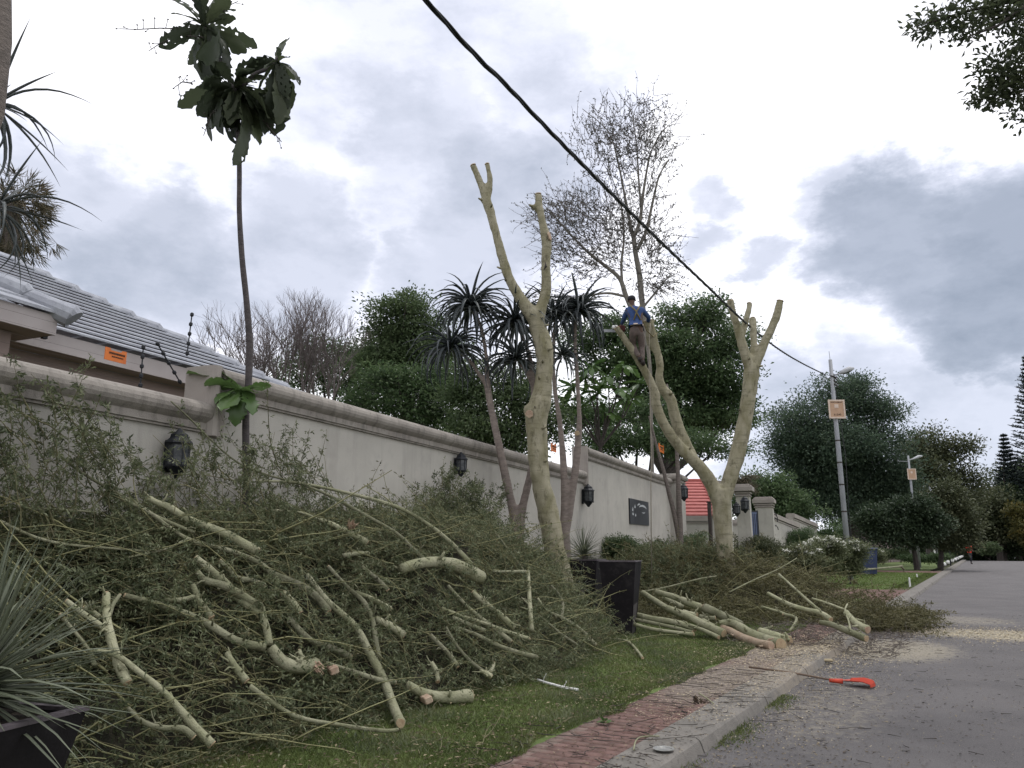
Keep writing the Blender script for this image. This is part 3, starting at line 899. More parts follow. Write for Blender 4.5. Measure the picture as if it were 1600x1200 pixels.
# ------------------------------------------------------------------ pruned fever trees
def cut_disc(t, p, nrm, r, m=None, name='cut_face'):
    nrm = V(nrm).normalized()
    a = nrm.cross(V((0, 0, 1)));
    if a.length < .1: a = nrm.cross(V((1, 0, 0)))
    a.normalize(); b = nrm.cross(a)
    mb = MB()
    n = 12
    rr = [r * RN.uniform(.9, 1.08) for _ in range(n)]
    top = [V(p) + nrm * .006 + (a * math.cos(2 * math.pi * k / n) + b * math.sin(2 * math.pi * k / n)) * rr[k] * .93 for k in range(n)]
    bot = [V(p) - nrm * .012 + (a * math.cos(2 * math.pi * k / n) + b * math.sin(2 * math.pi * k / n)) * rr[k] for k in range(n)]
    mb.add(top + bot, [tuple(range(n))] + [(k, n + k, n + (k + 1) % n, (k + 1) % n) for k in range(n)])
    return mb.build(name, m or wood_m, t)
def organic(name, mb, m, parent, voxel, sm=6, disp=.02):
    o = mb.build(name, m, parent)
    r = o.modifiers.new('remesh', 'REMESH'); r.mode = 'VOXEL'; r.voxel_size = voxel; r.use_smooth_shade = True
    s = o.modifiers.new('smooth', 'SMOOTH'); s.factor = .6; s.iterations = sm
    if disp:
        tx = bpy.data.textures.get('lumps') or bpy.data.textures.new('lumps', 'CLOUDS')
        tx.noise_scale = .16; tx.noise_depth = 3
        dm = o.modifiers.new('lumps', 'DISPLACE'); dm.texture = tx; dm.strength = disp * 1.3; dm.mid_level = .62; dm.texture_coords = 'GLOBAL'
    return o
def limb(mb, F, pts, n=12, lump=.06, seed=0, F1=None, sub=4):
    """pts: (px, py, radius_px); F may drift to F1 along the limb"""
    k = len(pts)
    rows = [(a, b, r, F + ((F1 if F1 is not None else F) - F) * i / (k - 1)) for i, (a, b, r) in enumerate(pts)]
    out = [(P(x[0], x[1], x[3]), x[2] * x[3] / 1209.0) for x in smooth_path(rows, sub)]
    mb.tube([p for p, _ in out], [r for _, r in out], n, lump=lump, seed=seed)
    return out
def knots(t, items, F, m=dark_bark):
    """small dark branch collars: px, py, radius_px, side -1..1"""
    for (px, py, r, side) in items:
        r *= .62
        p = P(px, py, F); rr = r * F / 1209
        right = V((math.cos(YAW), math.sin(YAW), 0)); fwd = V((-math.sin(YAW), math.cos(YAW), 0))
        nrm = (right * side - fwd * math.sqrt(max(.05, 1 - side * side)) + V((0, 0, .2))).normalized()
        mb = MB(); mb.tube([p - nrm * .05, p + nrm * rr * .9, p + nrm * rr * 1.9], [rr * 1.5, rr * 1.15, rr * .8], 8)
        mb.build('knot', bark_f, t, smooth=True)
        cut_disc(t, p + nrm * rr * 1.9, nrm, rr * .72, m, 'knot_scar')

FA = 13.5
A0 = P(885, 985, FA)
tA = thing('fever_tree', 'nearer pruned pale green trunk with one stubby fork, beside the black planters', 'tree', (A0.x, A0.y, .08))
mb = MB()
trunk = [(888, 990, 23), (882, 940, 19.5), (874, 895, 18), (866, 857, 17), (860, 818, 17), (854, 790, 16), (845, 753, 15.5), (841, 717, 16.5), (839, 681, 16.5), (838, 655, 18), (844, 630, 18), (848, 609, 15), (851, 573, 14), (850, 545, 15.5), (845, 525, 15), (838, 505, 14), (835, 488, 15)]
limb(mb, FA, trunk, 14, .05, 3)
limb(mb, FA, [(838, 660, 14), (828, 640, 12), (824, 632, 7)], 10)                      # burl
Lh = limb(mb, FA, [(837, 500, 13), (820, 477, 11), (808, 458, 9.5), (794, 431, 8.6), (783, 395, 8), (772, 354, 7.6), (764, 325, 8.6), (758, 306, 7.8), (751, 287, 6.4), (744, 270, 5.8), (739, 258, 5.8)], 12, .05, 5)
Ls = limb(mb, FA, [(760, 318, 6.5), (765, 295, 6), (765, 275, 5.2), (761, 256, 4.6)], 10, .05, 6)
Lr = limb(mb, FA, [(838, 502, 12), (846, 480, 9.5), (853, 452, 9), (853, 410, 8.2), (854, 376, 9), (848, 350, 6.8), (843, 325, 7), (841, 303, 6.3)], 12, .05, 7)
Lk = limb(mb, FA, [(843, 330, 5.5), (836, 325, 4.6), (829, 321, 3.8)], 8)
limb(mb, FA, [(764, 325, 5), (757, 318, 4), (750, 311, 3)], 8)
organic('trunk', mb, bark_f, tA, .028, 5, .02)
for q in (Lh, Ls, Lr):
    cut_disc(tA, q[-1][0], q[-1][0] - q[-2][0], q[-1][1] * .9, wood_m)
cut_disc(tA, P(859, 369, FA - .1), V((.75, .1, .1)), .085, woodpink, 'cut_face')
cut_disc(tA, P(827, 647, FA - .22), (P(827, 647, FA - 1) - P(830, 647, FA)), .07, woodpink, 'bark_wound')
knots(tA, [(829, 321, 2.6, -.9), (750, 311, 2.4, -.8), (768, 321, 2.2, .3), (790, 436, 2.6, -.1), (779, 418, 2.2, -.9), (855, 508, 2.6, .95), (848, 564, 2.2, .0), (842, 590, 2, -.1), (861, 545, 3, .9), (836, 636, 2, -.2), (851, 668, 2.5, .8), (854, 720, 2, .6)], FA - .2)
MB().tube([P(850, 422, FA - .14), P(853, 416, FA - .15), P(852, 409, FA - .13)], [.006, .022, .004], 6).build('bark_wound', dark_bark, tA)

FB = 18.0
B0 = P(1138, 958, FB)
tB = thing('fever_tree', 'second pruned pale green tree with many sawn stubs, holding the worker in its left limbs', 'tree', (B0.x, B0.y, .08))
mb = MB()
limb(mb, FB, [(1140, 962, 20), (1139, 930, 16), (1135, 880, 14), (1131, 835, 13.2), (1128, 805, 14), (1127, 782, 15.5), (1128, 765, 14)], 14, .05, 11)
L1 = limb(mb, FB, [(1126, 790, 13), (1112, 757, 11.5), (1096, 733, 10.5), (1080, 716, 10), (1062, 698, 8.6), (1048, 680, 8.6), (1036, 660, 8.4), (1026, 636, 8.2), (1023, 614, 7.6), (1012, 588, 7.2), (1001, 568, 6.6), (988, 547, 6.4), (976, 530, 5.8), (963, 512, 5.2)], 12, .06, 12, F1=17.6)
L2 = limb(mb, FB + .05, [(1088, 728, 9.5), (1074, 698, 9), (1060, 668, 9), (1052, 640, 9.2), (1047, 622, 9), (1034, 606, 8.2), (1030, 590, 7), (1031, 568, 6.6), (1024, 540, 6), (1020, 520, 5.6), (1016, 500, 5)], 12, .07, 13, F1=17.9)
L3 = limb(mb, FB, [(1022, 548, 4.6), (1013, 532, 5), (1012, 515, 3.6), (1006, 502, 3.2)], 8, .05, 14, F1=17.85)
limb(mb, FB - .1, [(1018, 508, 2), (1023, 502, 1.6), (1028, 492, 1.1)], 6)
limb(mb, FB - .1, [(1021, 522, 1.8), (1028, 523, 1.3), (1035, 522, 1)], 6)
L4 = limb(mb, FB, [(1130, 785, 12), (1138, 755, 12), (1148, 725, 12), (1158, 685, 12), (1166, 645, 12), (1171, 610, 12), (1174, 585, 12.5), (1175, 570, 12)], 14, .05, 15)
L5 = limb(mb, FB, [(1172, 578, 9.5), (1165, 555, 8.5), (1158, 532, 7.6), (1151, 508, 6.6), (1145, 488, 6), (1141, 469, 6)], 12, .05, 16, F1=17.8)
L6 = limb(mb, FB, [(1158, 528, 6), (1164, 505, 5.4), (1169, 488, 5), (1171, 474, 5)], 10, .05, 17, F1=18.1)
L7 = limb(mb, FB, [(1176, 565, 7), (1178, 540, 6), (1177, 518, 6), (1176, 498, 6)], 10, .05, 18, F1=18.5)
L8 = limb(mb, FB, [(1176, 576, 10), (1186, 555, 8.5), (1197, 530, 7.4), (1208, 508, 7), (1215, 488, 6.6), (1219, 470, 6.2)], 12, .05, 19)
organic('trunk', mb, bark_f, tB, .03, 4, .022)
for q in (L1, L2, L3, L5, L6, L7, L8):
    cut_disc(tB, q[-1][0], q[-1][0] - q[-2][0], q[-1][1] * .9, wood_m)
knots(tB, [(1156, 640, 1.8, -.2), (1078, 701, 1.8, 0), (1189, 572, 2.2, .9), (1035, 665, 2.2, -.8), (1052, 680, 2, -.3), (990, 558, 2, -.3), (1171, 560, 1.6, -.1), (1150, 505, 1.5, .4), (1130, 870, 2, -.2), (1049, 615, 2.6, .6)], FB - .2)
# twig left on the right limb
def sprig_foliage(points_dirs, L0, nleaf, lsz, name, m, parent, tr=.006, wander=.25, grav=.05, wd=.35):
    S0 = np.array([list(p) for p, d in points_dirs]); D = np.array([list(d) for p, d in points_dirs])
    K = len(S0)
    Ln = rng.uniform(.6, 1.1, K) * L0
    pts = twigs(S0, D, Ln, 6, wander, grav)
    rr = np.linspace(tr, tr * .35, 7)[None].repeat(K, 0)
    tv, tf = batch_tubes(pts, rr)
    idx = rng.integers(1, 6, (K, nleaf)); fr = rng.random((K, nleaf))
    k = np.arange(K)[:, None]
    a = pts[k, idx]; b = pts[k, idx + 1]
    p = (a + (b - a) * fr[..., None]).reshape(-1, 3)
    d = unit(unit(b - a).reshape(-1, 3) * .6 + rng.normal(0, .8, (K * nleaf, 3)))
    lv, lf = leaves(p, d, rng.normal(0, 1, (K * nleaf, 3)), rng.uniform(.7, 1.3, K * nleaf) * lsz, rng.uniform(.8, 1.2, K * nleaf) * lsz * wd)
    return (tv, tf), (lv, lf)

# ------------------------------------------------------------------ leaf materials
fern_m = leafmat('fever_leaf_green', [(.052, .068, .038), (.10, .12, .062), (.16, .18, .095), (.24, .255, .155)], trans=.3)
olive_m = leafmat('wilting_leaf_olive', [(.045, .047, .019), (.082, .08, .034), (.13, .12, .054), (.18, .16, .085)])
dark_m = leafmat('dark_tree_leaf', [(.04, .068, .034), (.068, .11, .05), (.104, .156, .07), (.15, .20, .098)], trans=.45)
mid_m = leafmat('mid_green_leaf', [(.042, .065, .032), (.072, .105, .05), (.105, .145, .068), (.145, .185, .09)], trans=.42)
oliv_tree = leafmat('olive_tree_leaf', [(.04, .05, .026), (.065, .078, .04), (.095, .105, .055), (.125, .13, .07)])
deep_m = leafmat('deep_green_leaf', [(.018, .03, .017), (.03, .048, .026), (.046, .07, .036), (.065, .09, .048)], trans=.25)
blue_leaf = leafmat('round_tree_leaf', [(.036, .058, .043), (.06, .092, .063), (.09, .13, .085), (.125, .168, .10)], trans=.45)
pine_m = leafmat('pine_needle', [(.012, .02, .022), (.025, .035, .035), (.035, .05, .045)], trans=.05)
big_m = leafmat('broad_leaf_green', [(.05, .10, .028), (.08, .14, .042), (.12, .19, .06)], rough=.4, trans=.3, spec=.5)
fid_m = leafmat('leathery_crown_leaf', [(.035, .046, .028), (.058, .072, .04), (.10, .12, .06)], rough=.5, trans=.45)
aloe_m = leafmat('aloe_leaf', [(.028, .036, .04), (.045, .056, .058), (.075, .086, .08)], rough=.45, trans=.03, spec=.45)
yucca_m = leafmat('yucca_leaf', [(.09, .105, .07), (.13, .15, .10), (.18, .195, .14)], rough=.5, trans=.08)
gold_m = leafmat('golden_leaf', [(.05, .06, .02), (.09, .085, .025), (.16, .12, .03)])
white_fl = leafmat('white_blossom', [(.60, .62, .52), (.75, .75, .68), (.82, .82, .78)], trans=.2)
grass_m = leafmat('grass_blade', [(.055, .075, .024), (.09, .118, .036), (.13, .158, .05), (.19, .18, .085)], trans=.3)
dry_m = leafmat('dry_litter', [(.03, .022, .016), (.06, .042, .028), (.13, .10, .06), (.30, .25, .16)], trans=0, rough=.9)
saw_m = leafmat('sawdust_chip', [(.30, .25, .16), (.45, .38, .26), (.58, .50, .35)], trans=0, rough=.9)

# ------------------------------------------------------------------ tree crowns
def crown_mesh(name, blobs, nclu, per, lsz, m, parent, flat=.55, csz=.35, asp=.5, shell=.45, droop=0.0, kind=None, rg=rng, sub=12):
    B = np.array([[*b[0], *b[1]] for b in blobs], float)
    if sub:
        dd = unit(rg.normal(0, 1, (len(B), sub, 3)) * np.array([1, 1, .8]))
        q = B[:, None, :3] + dd * B[:, None, 3:] * rg.uniform(.55, 1.12, (len(B), sub, 1))
        rs = B[:, None, 3:] * rg.uniform(.17, .40, (len(B), sub, 1))
        B = np.concatenate([np.concatenate([B[:, :3], B[:, 3:] * .58], 1), np.concatenate([q, rs], 2).reshape(-1, 6)])
    w = B[:, 3] * B[:, 4] * B[:, 5]; w = np.power(w, .75); w /= w.sum()
    pick = rg.choice(len(B), nclu, p=w)
    d = unit(rg.normal(0, 1, (nclu, 3)))
    r = (shell + (1 - shell) * np.sqrt(rg.random(nclu)))[:, None]
    c = B[pick, :3] + d * r * B[pick, 3:]
    cs = csz * rg.uniform(.6, 1.4, nclu)
    off = rg.normal(0, 1, (nclu, per, 3)); off = off / np.maximum(1, np.linalg.norm(off, axis=2, keepdims=True) / 1.5) * np.array([1, 1, flat]) * .5
    p = (c[:, None] + off * cs[:, None, None] + d[:, None] * (rg.random((nclu, per, 1)) ** 2 * cs[:, None, None] * .6) * np.array([1, 1, .5]))
    D = off * np.array([1, 1, .6]) + rg.normal(0, .5, off.shape) + d[:, None] * .35 - np.array([0, 0, droop])
    n = nclu * per
    Nn = rg.normal(0, .6, (n, 3)) + np.array([0, 0, 1.0])
    lv, lf = leaves(p.reshape(-1, 3), D.reshape(-1, 3), Nn, lsz * rg.uniform(.6, 1.4, n), lsz * asp * rg.uniform(.7, 1.3, n))
    rnd = np.clip(np.repeat(rg.random(nclu), per) * .55 + rg.random(n) * .45, 0, 1)
    o = link(name, arr_mesh(name, lv, lf, rnd=rnd), m, parent)
    return o
def tree(name, label, F, base, blobs, nclu, per, lsz, m, trunk_r=.2, group=None, flat=.55, csz=.35, asp=.5, shell=.45, bark=dark_bark, depth=.8, limbs=10, cat='tree', droop=0.0, cname='crown', hfrac=.45, show_trunk=True):
    """base: (px, py or None); blobs: (px, py, rx_px, ry_px)"""
    if base[1] is None:
        g = P(base[0], 850, F); b0 = V((g.x, g.y, 0.0))
    else:
        b0 = P(base[0], base[1], F)
    b0.z = 0.0 + zdrop(b0.y)
    t = thing(name, label, cat, b0, group)
    BB = []
    for i, (px, py, rx, ry) in enumerate(blobs):
        k = F / 1209.0
        Fi = F + rng.uniform(-1, 1) * rx * k * .35
        c = P(px, py, Fi)
        BB.append(((c.x, c.y, c.z), (rx * k * .9, rx * k * .9 * depth, ry * k * .9)))
    crown_mesh(cname, BB, nclu, per, lsz, m, t, flat, csz, asp, shell, droop)
    if show_trunk:
        mb = MB()
        cz = np.mean([b[0][2] for b in BB]); cx = np.mean([b[0][0] for b in BB]); cy = np.mean([b[0][1] for b in BB])
        top = V((cx, cy, cz))
        fork = b0.lerp(V((cx * .4 + b0.x * .6, cy * .4 + b0.y * .6, cz)), hfrac)
        mb.tube([b0, b0.lerp(fork, .5) + V((.05, 0, 0)), fork], [trunk_r * 1.25, trunk_r, trunk_r * .85], 8, lump=.06)
        for i, b in enumerate(BB[:limbs]):
            e = V(b[0]); mid = fork.lerp(e, .5) + V((RN.uniform(-.3, .3), RN.uniform(-.3, .3), RN.uniform(-.1, .4)))
            mb.tube([fork, mid, e], [trunk_r * .6, trunk_r * .36, trunk_r * .12], 6)
            for _ in range(3):
                e2 = e + V((RN.uniform(-1, 1) * b[1][0], RN.uniform(-1, 1) * b[1][1], RN.uniform(-.5, .8) * b[1][2]))
                mb.tube([mid.lerp(e, .5), e2], [trunk_r * .16, trunk_r * .05], 4)
        mb.build('trunk', bark, t)
    return t

GB = 'background trees behind the garden wall'
tree('garden_tree', 'bright mid green tree with layered crown right of the bare tree', 30, (640, None),
     [(622, 500, 50, 40), (668, 520, 40, 36), (600, 535, 45, 36), (648, 555, 62, 42), (588, 570, 46, 34), (695, 555, 30, 32), (640, 476, 30, 20)], 620, 45, .14, mid_m, .22, GB, .6, .7, .5)
tree('garden_tree', 'olive green tree behind the lower branches of the bare tree', 33, (510, None),
     [(500, 552, 48, 24), (550, 560, 48, 26), (470, 580, 40, 26), (530, 595, 60, 30), (590, 595, 50, 30), (450, 602, 30, 16)], 420, 40, .13, dark_m, .2, GB, .6, .75)
tree('garden_tree', 'dark layered tree over the middle of the long wall', 27, (700, None),
     [(620, 625, 50, 26), (680, 600, 56, 42), (705, 640, 46, 40), (650, 650, 40, 20), (570, 630, 34, 20), (615, 600, 44, 30)], 480, 45, .13, dark_m, .2, GB, .55, .7)
tree('garden_tree', 'low leafy tree with bright tiers behind the forked aloe', 24, (770, None),
     [(750, 625, 48, 36), (800, 600, 46, 46), (760, 665, 60, 32), (835, 650, 46, 46), (725, 672, 44, 20), (820, 690, 50, 26), (745, 585, 30, 30)], 520, 45, .12, mid_m, .18, GB, .5, .65)
tree('garden_tree', 'very large dark feathery tree behind the worker and the pruned limbs', 36, (1040, None),
     [(1075, 500, 60, 30), (1130, 540, 48, 45), (1040, 540, 60, 40), (960, 520, 50, 34), (1115, 600, 60, 45), (1060, 600, 70, 45), (980, 575, 70, 40), (1148, 645, 30, 45), (1110, 470, 24, 14), (920, 540, 40, 35), (1080, 655, 80, 34)], 1250, 48, .17, dark_m, .35, GB, .4, .95, droop=.15)
tree('garden_tree', 'dark lower tree crown just above the tallest wall section', 31, (985, None),
     [(960, 690, 60, 24), (1020, 685, 60, 26), (1085, 690, 45, 26), (925, 650, 50, 40), (1120, 700, 40, 22), (1000, 650, 60, 30)], 560, 45, .13, dark_m, .15, GB, .4, .7)
tree('garden_tree', 'low dark tree between the gateway and the round tree', 52, (1190, None),
     [(1160, 762, 34, 17), (1200, 762, 34, 24), (1225, 785, 34, 26), (1190, 790, 50, 22), (1245, 800, 30, 20), (1222, 750, 16, 12)], 420, 42, .2, dark_m, .2, GB, .6, .8)
tree('street_tree', 'large round dark tree standing behind the leaning street light', 58, (1342, 890),
     [(1262, 655, 50, 42), (1318, 622, 46, 36), (1345, 600, 22, 18), (1372, 648, 34, 34), (1300, 700, 70, 45), (1362, 705, 48, 48), (1240, 690, 36, 32), (1262, 740, 50, 36), (1330, 760, 70, 42), (1385, 760, 40, 40), (1290, 600, 20, 10), (1300, 790, 45, 24)], 3000, 34, .21, blue_leaf, .55, 'trees along the street', .6, 1.3, shell=.35, hfrac=.5)
tree('street_tree', 'olive tree with thin airy crown behind the second street light', 82, (1455, 870),
     [(1430, 702, 28, 24), (1478, 706, 34, 30), (1450, 740, 46, 30), (1500, 745, 26, 32), (1420, 745, 30, 30), (1490, 780, 40, 30), (1440, 780, 40, 30)], 1000, 30, .32, oliv_tree, .45, 'trees along the street', .6, 1.5)
tree('street_tree', 'smaller bushy street tree left of the third street light', 47, (1432, 878),
     [(1402, 820, 30, 22), (1426, 797, 26, 20), (1448, 820, 26, 20), (1382, 838, 24, 12), (1420, 842, 32, 9), (1368, 815, 22, 16)], 700, 34, .2, deep_m, .14, 'trees along the street', .6, .8, hfrac=.7)
tree('street_tree', 'smaller bushy street tree right of the third street light', 49, (1468, 876),
     [(1482, 798, 30, 26), (1496, 826, 24, 22), (1466, 826, 28, 22), (1474, 775, 18, 16), (1484, 848, 28, 8)], 620, 34, .2, oliv_tree, .14, 'trees along the street', .6, .8, hfrac=.7)
for i, (px, F, bl, lb, mm) in enumerate([
    (1590, 104, [(1556, 765, 28, 26), (1600, 738, 44, 34), (1580, 775, 44, 34), (1585, 810, 44, 34), (1640, 760, 60, 60)], 'dark tree leaning over the far right of the road', deep_m),
    (1560, 98, [(1548, 790, 26, 24), (1560, 820, 34, 28), (1600, 825, 40, 28)], 'olive tree at the right of the far road end', oliv_tree),
    (1700, 96, [(1640, 800, 50, 50), (1700, 760, 70, 70), (1760, 800, 60, 60)], 'dark tree mass beyond the right edge of the road', dark_m),
    (1505, 118, [(1500, 790, 24, 26), (1520, 800, 24, 30), (1505, 830, 30, 24), (1530, 838, 26, 22)], 'dark tree closing the view directly behind the runner', deep_m),
    (1545, 122, [(1545, 830, 34, 24), (1575, 850, 34, 18), (1530, 855, 30, 16), (1605, 855, 36, 18)], 'lowest dark tree beyond the crest of the road', deep_m),
    (1480, 112, [(1470, 790, 34, 34), (1450, 810, 34, 30), (1480, 830, 34, 22)], 'tall dark tree behind the pair of bushy street trees', dark_m),
    (1395, 100, [(1380, 800, 44, 34), (1350, 820, 40, 24), (1420, 830, 40, 22), (1400, 780, 30, 24)], 'dark tree behind the long taupe wall', dark_m)]):
    tree('street_tree', lb, F, (px, 868), bl, 420, 34, .42, mm, .4, 'trees along the street', .6, 1.9)
tree('street_tree', 'bushy tree with a golden yellow tint at the far right of the road', 92, (1605, 865), [(1592, 796, 16, 12), (1606, 806, 20, 16), (1600, 825, 24, 18), (1618, 845, 20, 20)], 240, 30, .3, gold_m, .15, 'trees along the street', .6, .9)
tree('round_shrub', 'small light green shrub at the crest of the road', 90, (1546, 870), [(1546, 858, 14, 7), (1540, 862, 8, 5)], 60, 40, .22, mid_m, .05, cat='shrub', cname='foliage', csz=.5)
# clipped dark shrub at the gateway, foot shrubs
tree('clipped_shrub', 'dark rounded clipped shrub at the foot of the gateway pillar', 27.5, (1082, 900), [(1082, 850, 24, 22), (1090, 870, 28, 20)], 420, 40, .05, dark_m, .05, cat='shrub', cname='foliage', csz=.22)
for (px, py, rx, ry, F, lb, mm) in ((1020, 865, 40, 20, 24, 'leafy shrub at the wall foot below the plaque', mid_m), (960, 858, 34, 16, 21, 'leafy shrub at the wall foot behind the black planters', mid_m),
                               (1180, 850, 34, 16, 33, 'strap leaved shrub below the blue gate', oliv_tree), (1230, 862, 40, 16, 34, 'grey green shrub below the stepped walls', oliv_tree),
                               (1250, 838, 30, 12, 42, 'small climbing shrub on the stepped wall', dark_m)):
    tree('garden_shrub', lb, F, (px, 900), [(px, py, rx, ry), (px - rx * .5, py + 10, rx * .6, ry), (px + rx * .5, py + 8, rx * .6, ry)], 260, 40, .10, mm, .03, 'shrubs along the wall foot', csz=.3, asp=.3, cat='shrub', cname='foliage', limbs=2)
tree('clipped_hedge', 'low clipped hedge at the back of the far lawn', 60, (1390, 880), [(x, 865, 10, 7) for x in range(1356, 1425, 9)], 500, 40, .10, mid_m, .03, cat='hedge', cname='foliage', csz=.4, limbs=0, show_trunk=False)
# clumpy low plants under street trees
tree('garden_shrub', 'dark low plants round the foot of the bushy street trees', 54, (1440, 880), [(1420, 872, 10, 4), (1432, 873, 10, 4), (1455, 872, 12, 4), (1470, 870, 10, 4)], 220, 30, .12, dark_m, .03, 'shrubs along the wall foot', cat='shrub', cname='foliage', csz=.4, show_trunk=False)

tree('garden_shrub', 'dark shrubbery filling the gap under the round street tree', 66, (1290, 880), [(x, 836 + (x % 3) * 3, 16, 20) for x in range(1225, 1350, 13)], 420, 36, .2, dark_m, .05, 'shrubs along the wall foot', cat='shrub', cname='foliage', csz=.7, limbs=2)
belt = []
for px in range(1120, 1680, 14):
    F_ = 112 + 6 * math.sin(px * .7)
    p = P(px, 862, F_); k = F_ / 1209
    belt.append(((p.x, p.y, p.z - 1.2), (12 * k, 8 * k, (20 + 6 * math.sin(px * .23)) * k)))
    if px > 1440:
        p = P(px, 836 + 10 * math.sin(px * .31), F_ - 6); belt.append(((p.x, p.y, p.z), (14 * k, 8 * k, (26 + 8 * math.sin(px * .19)) * k)))
    if px > 1530:
        p = P(px, 800 + 10 * math.sin(px * .41), F_ - 8); belt.append(((p.x, p.y, p.z), (18 * k, 10 * k, 34 * k)))
fw_ = thing('distant_wood', 'dark wood closing the view beyond the end of the road', 'wood', (belt[20][0][0], belt[20][0][1], -2))
fw_['kind'] = 'stuff'
crown_mesh('foliage', belt, 3000, 34, .42, deep_m, fw_, .6, 1.5, .5, .3)['kind'] = 'stuff'
# bare tree
def bare_tree():
    F = 25.0
    b = P(440, 850, F); b.z = 0
    t = thing('bare_tree', 'leafless grey tree behind the long wall', 'tree', b, GB)
    mb = MB()
    rr = random.Random(21)
    fork = P(440, 690, F)
    mb.tube([b, b.lerp(fork, .5), fork], [.18, .16, .14], 8)
    n = [0]
    dome_c = P(450, 548, F); Vr = V((math.cos(YAW), math.sin(YAW), 0)); Vf = V((-math.sin(YAW), math.cos(YAW), 0))
    def rec(p, d, L_, r, lev):
        if lev > 7 or n[0] > 9000 or r < .0028: return
        q_ = p - dome_c
        if lev > 1 and (Vr.dot(q_) / 2.85) ** 2 + (q_.z / 2.4) ** 2 + (Vf.dot(q_) / 2.4) ** 2 > rr.uniform(.85, 1.12): return
        n[0] += 1
        k = 3
        pts = [p]
        for i in range(k):
            d = (d + V((rr.gauss(0, .10), rr.gauss(0, .10), rr.gauss(.03, .08)))).normalized()
            pts.append(pts[-1] + d * (L_ / k))
        mb.tube(pts, [r, r * .88, r * .76, r * .62], 4 if lev > 2 else 6, cap=False)
        nb = 3 if lev < 2 else rr.choice((2, 3, 3))
        for i in range(nb):
            ax = V((rr.gauss(0, 1), rr.gauss(0, 1), rr.gauss(0, .3)))
            nd_ = (d + ax.normalized() * rr.uniform(.28, .55) + V((0, 0, .12))).normalized()
            rec(pts[-1], nd_, L_ * rr.uniform(.68, .88), r * .62, lev + 1)
        if lev > 0:
            for i in range(2):
                ax = V((rr.gauss(0, 1), rr.gauss(0, 1), rr.gauss(0, .4)))
                rec(pts[1 + i], (d + ax.normalized() * .6).normalized(), L_ * .5, r * .42, lev + 2)
    for (px, py, L_) in ((335, 600, 1.5), (350, 560, 1.6), (385, 540, 1.6), (420, 520, 1.65), (450, 520, 1.7), (485, 525, 1.65), (520, 540, 1.6), (555, 570, 1.5), (400, 600, 1.2), (500, 580, 1.4), (545, 600, 1.5), (370, 580, 1.4)):
        e = P(px, py, F + rr.uniform(-1.2, 1.2))
        d = (e - fork).normalized()
        s_ = P(442 + (px - 440) * .55, 668 + abs(px - 440) * .1, F + rr.uniform(-.6, .6)); d = ((e - s_).normalized() * V((1, 1, 1)).length * .4 + V((0, 0, .9)) * .5).normalized(); mb.tube([fork.lerp(b, .3), fork.lerp(s_, .6), s_], [.10, .08, .06], 6); rec(s_, d, L_ * .78, .045, 0)
    mb.build('branches', mat('bare_twig_bark', (.16, .135, .135), (.11, .09, .09), scale=8, bump=.3), t)
bare_tree()

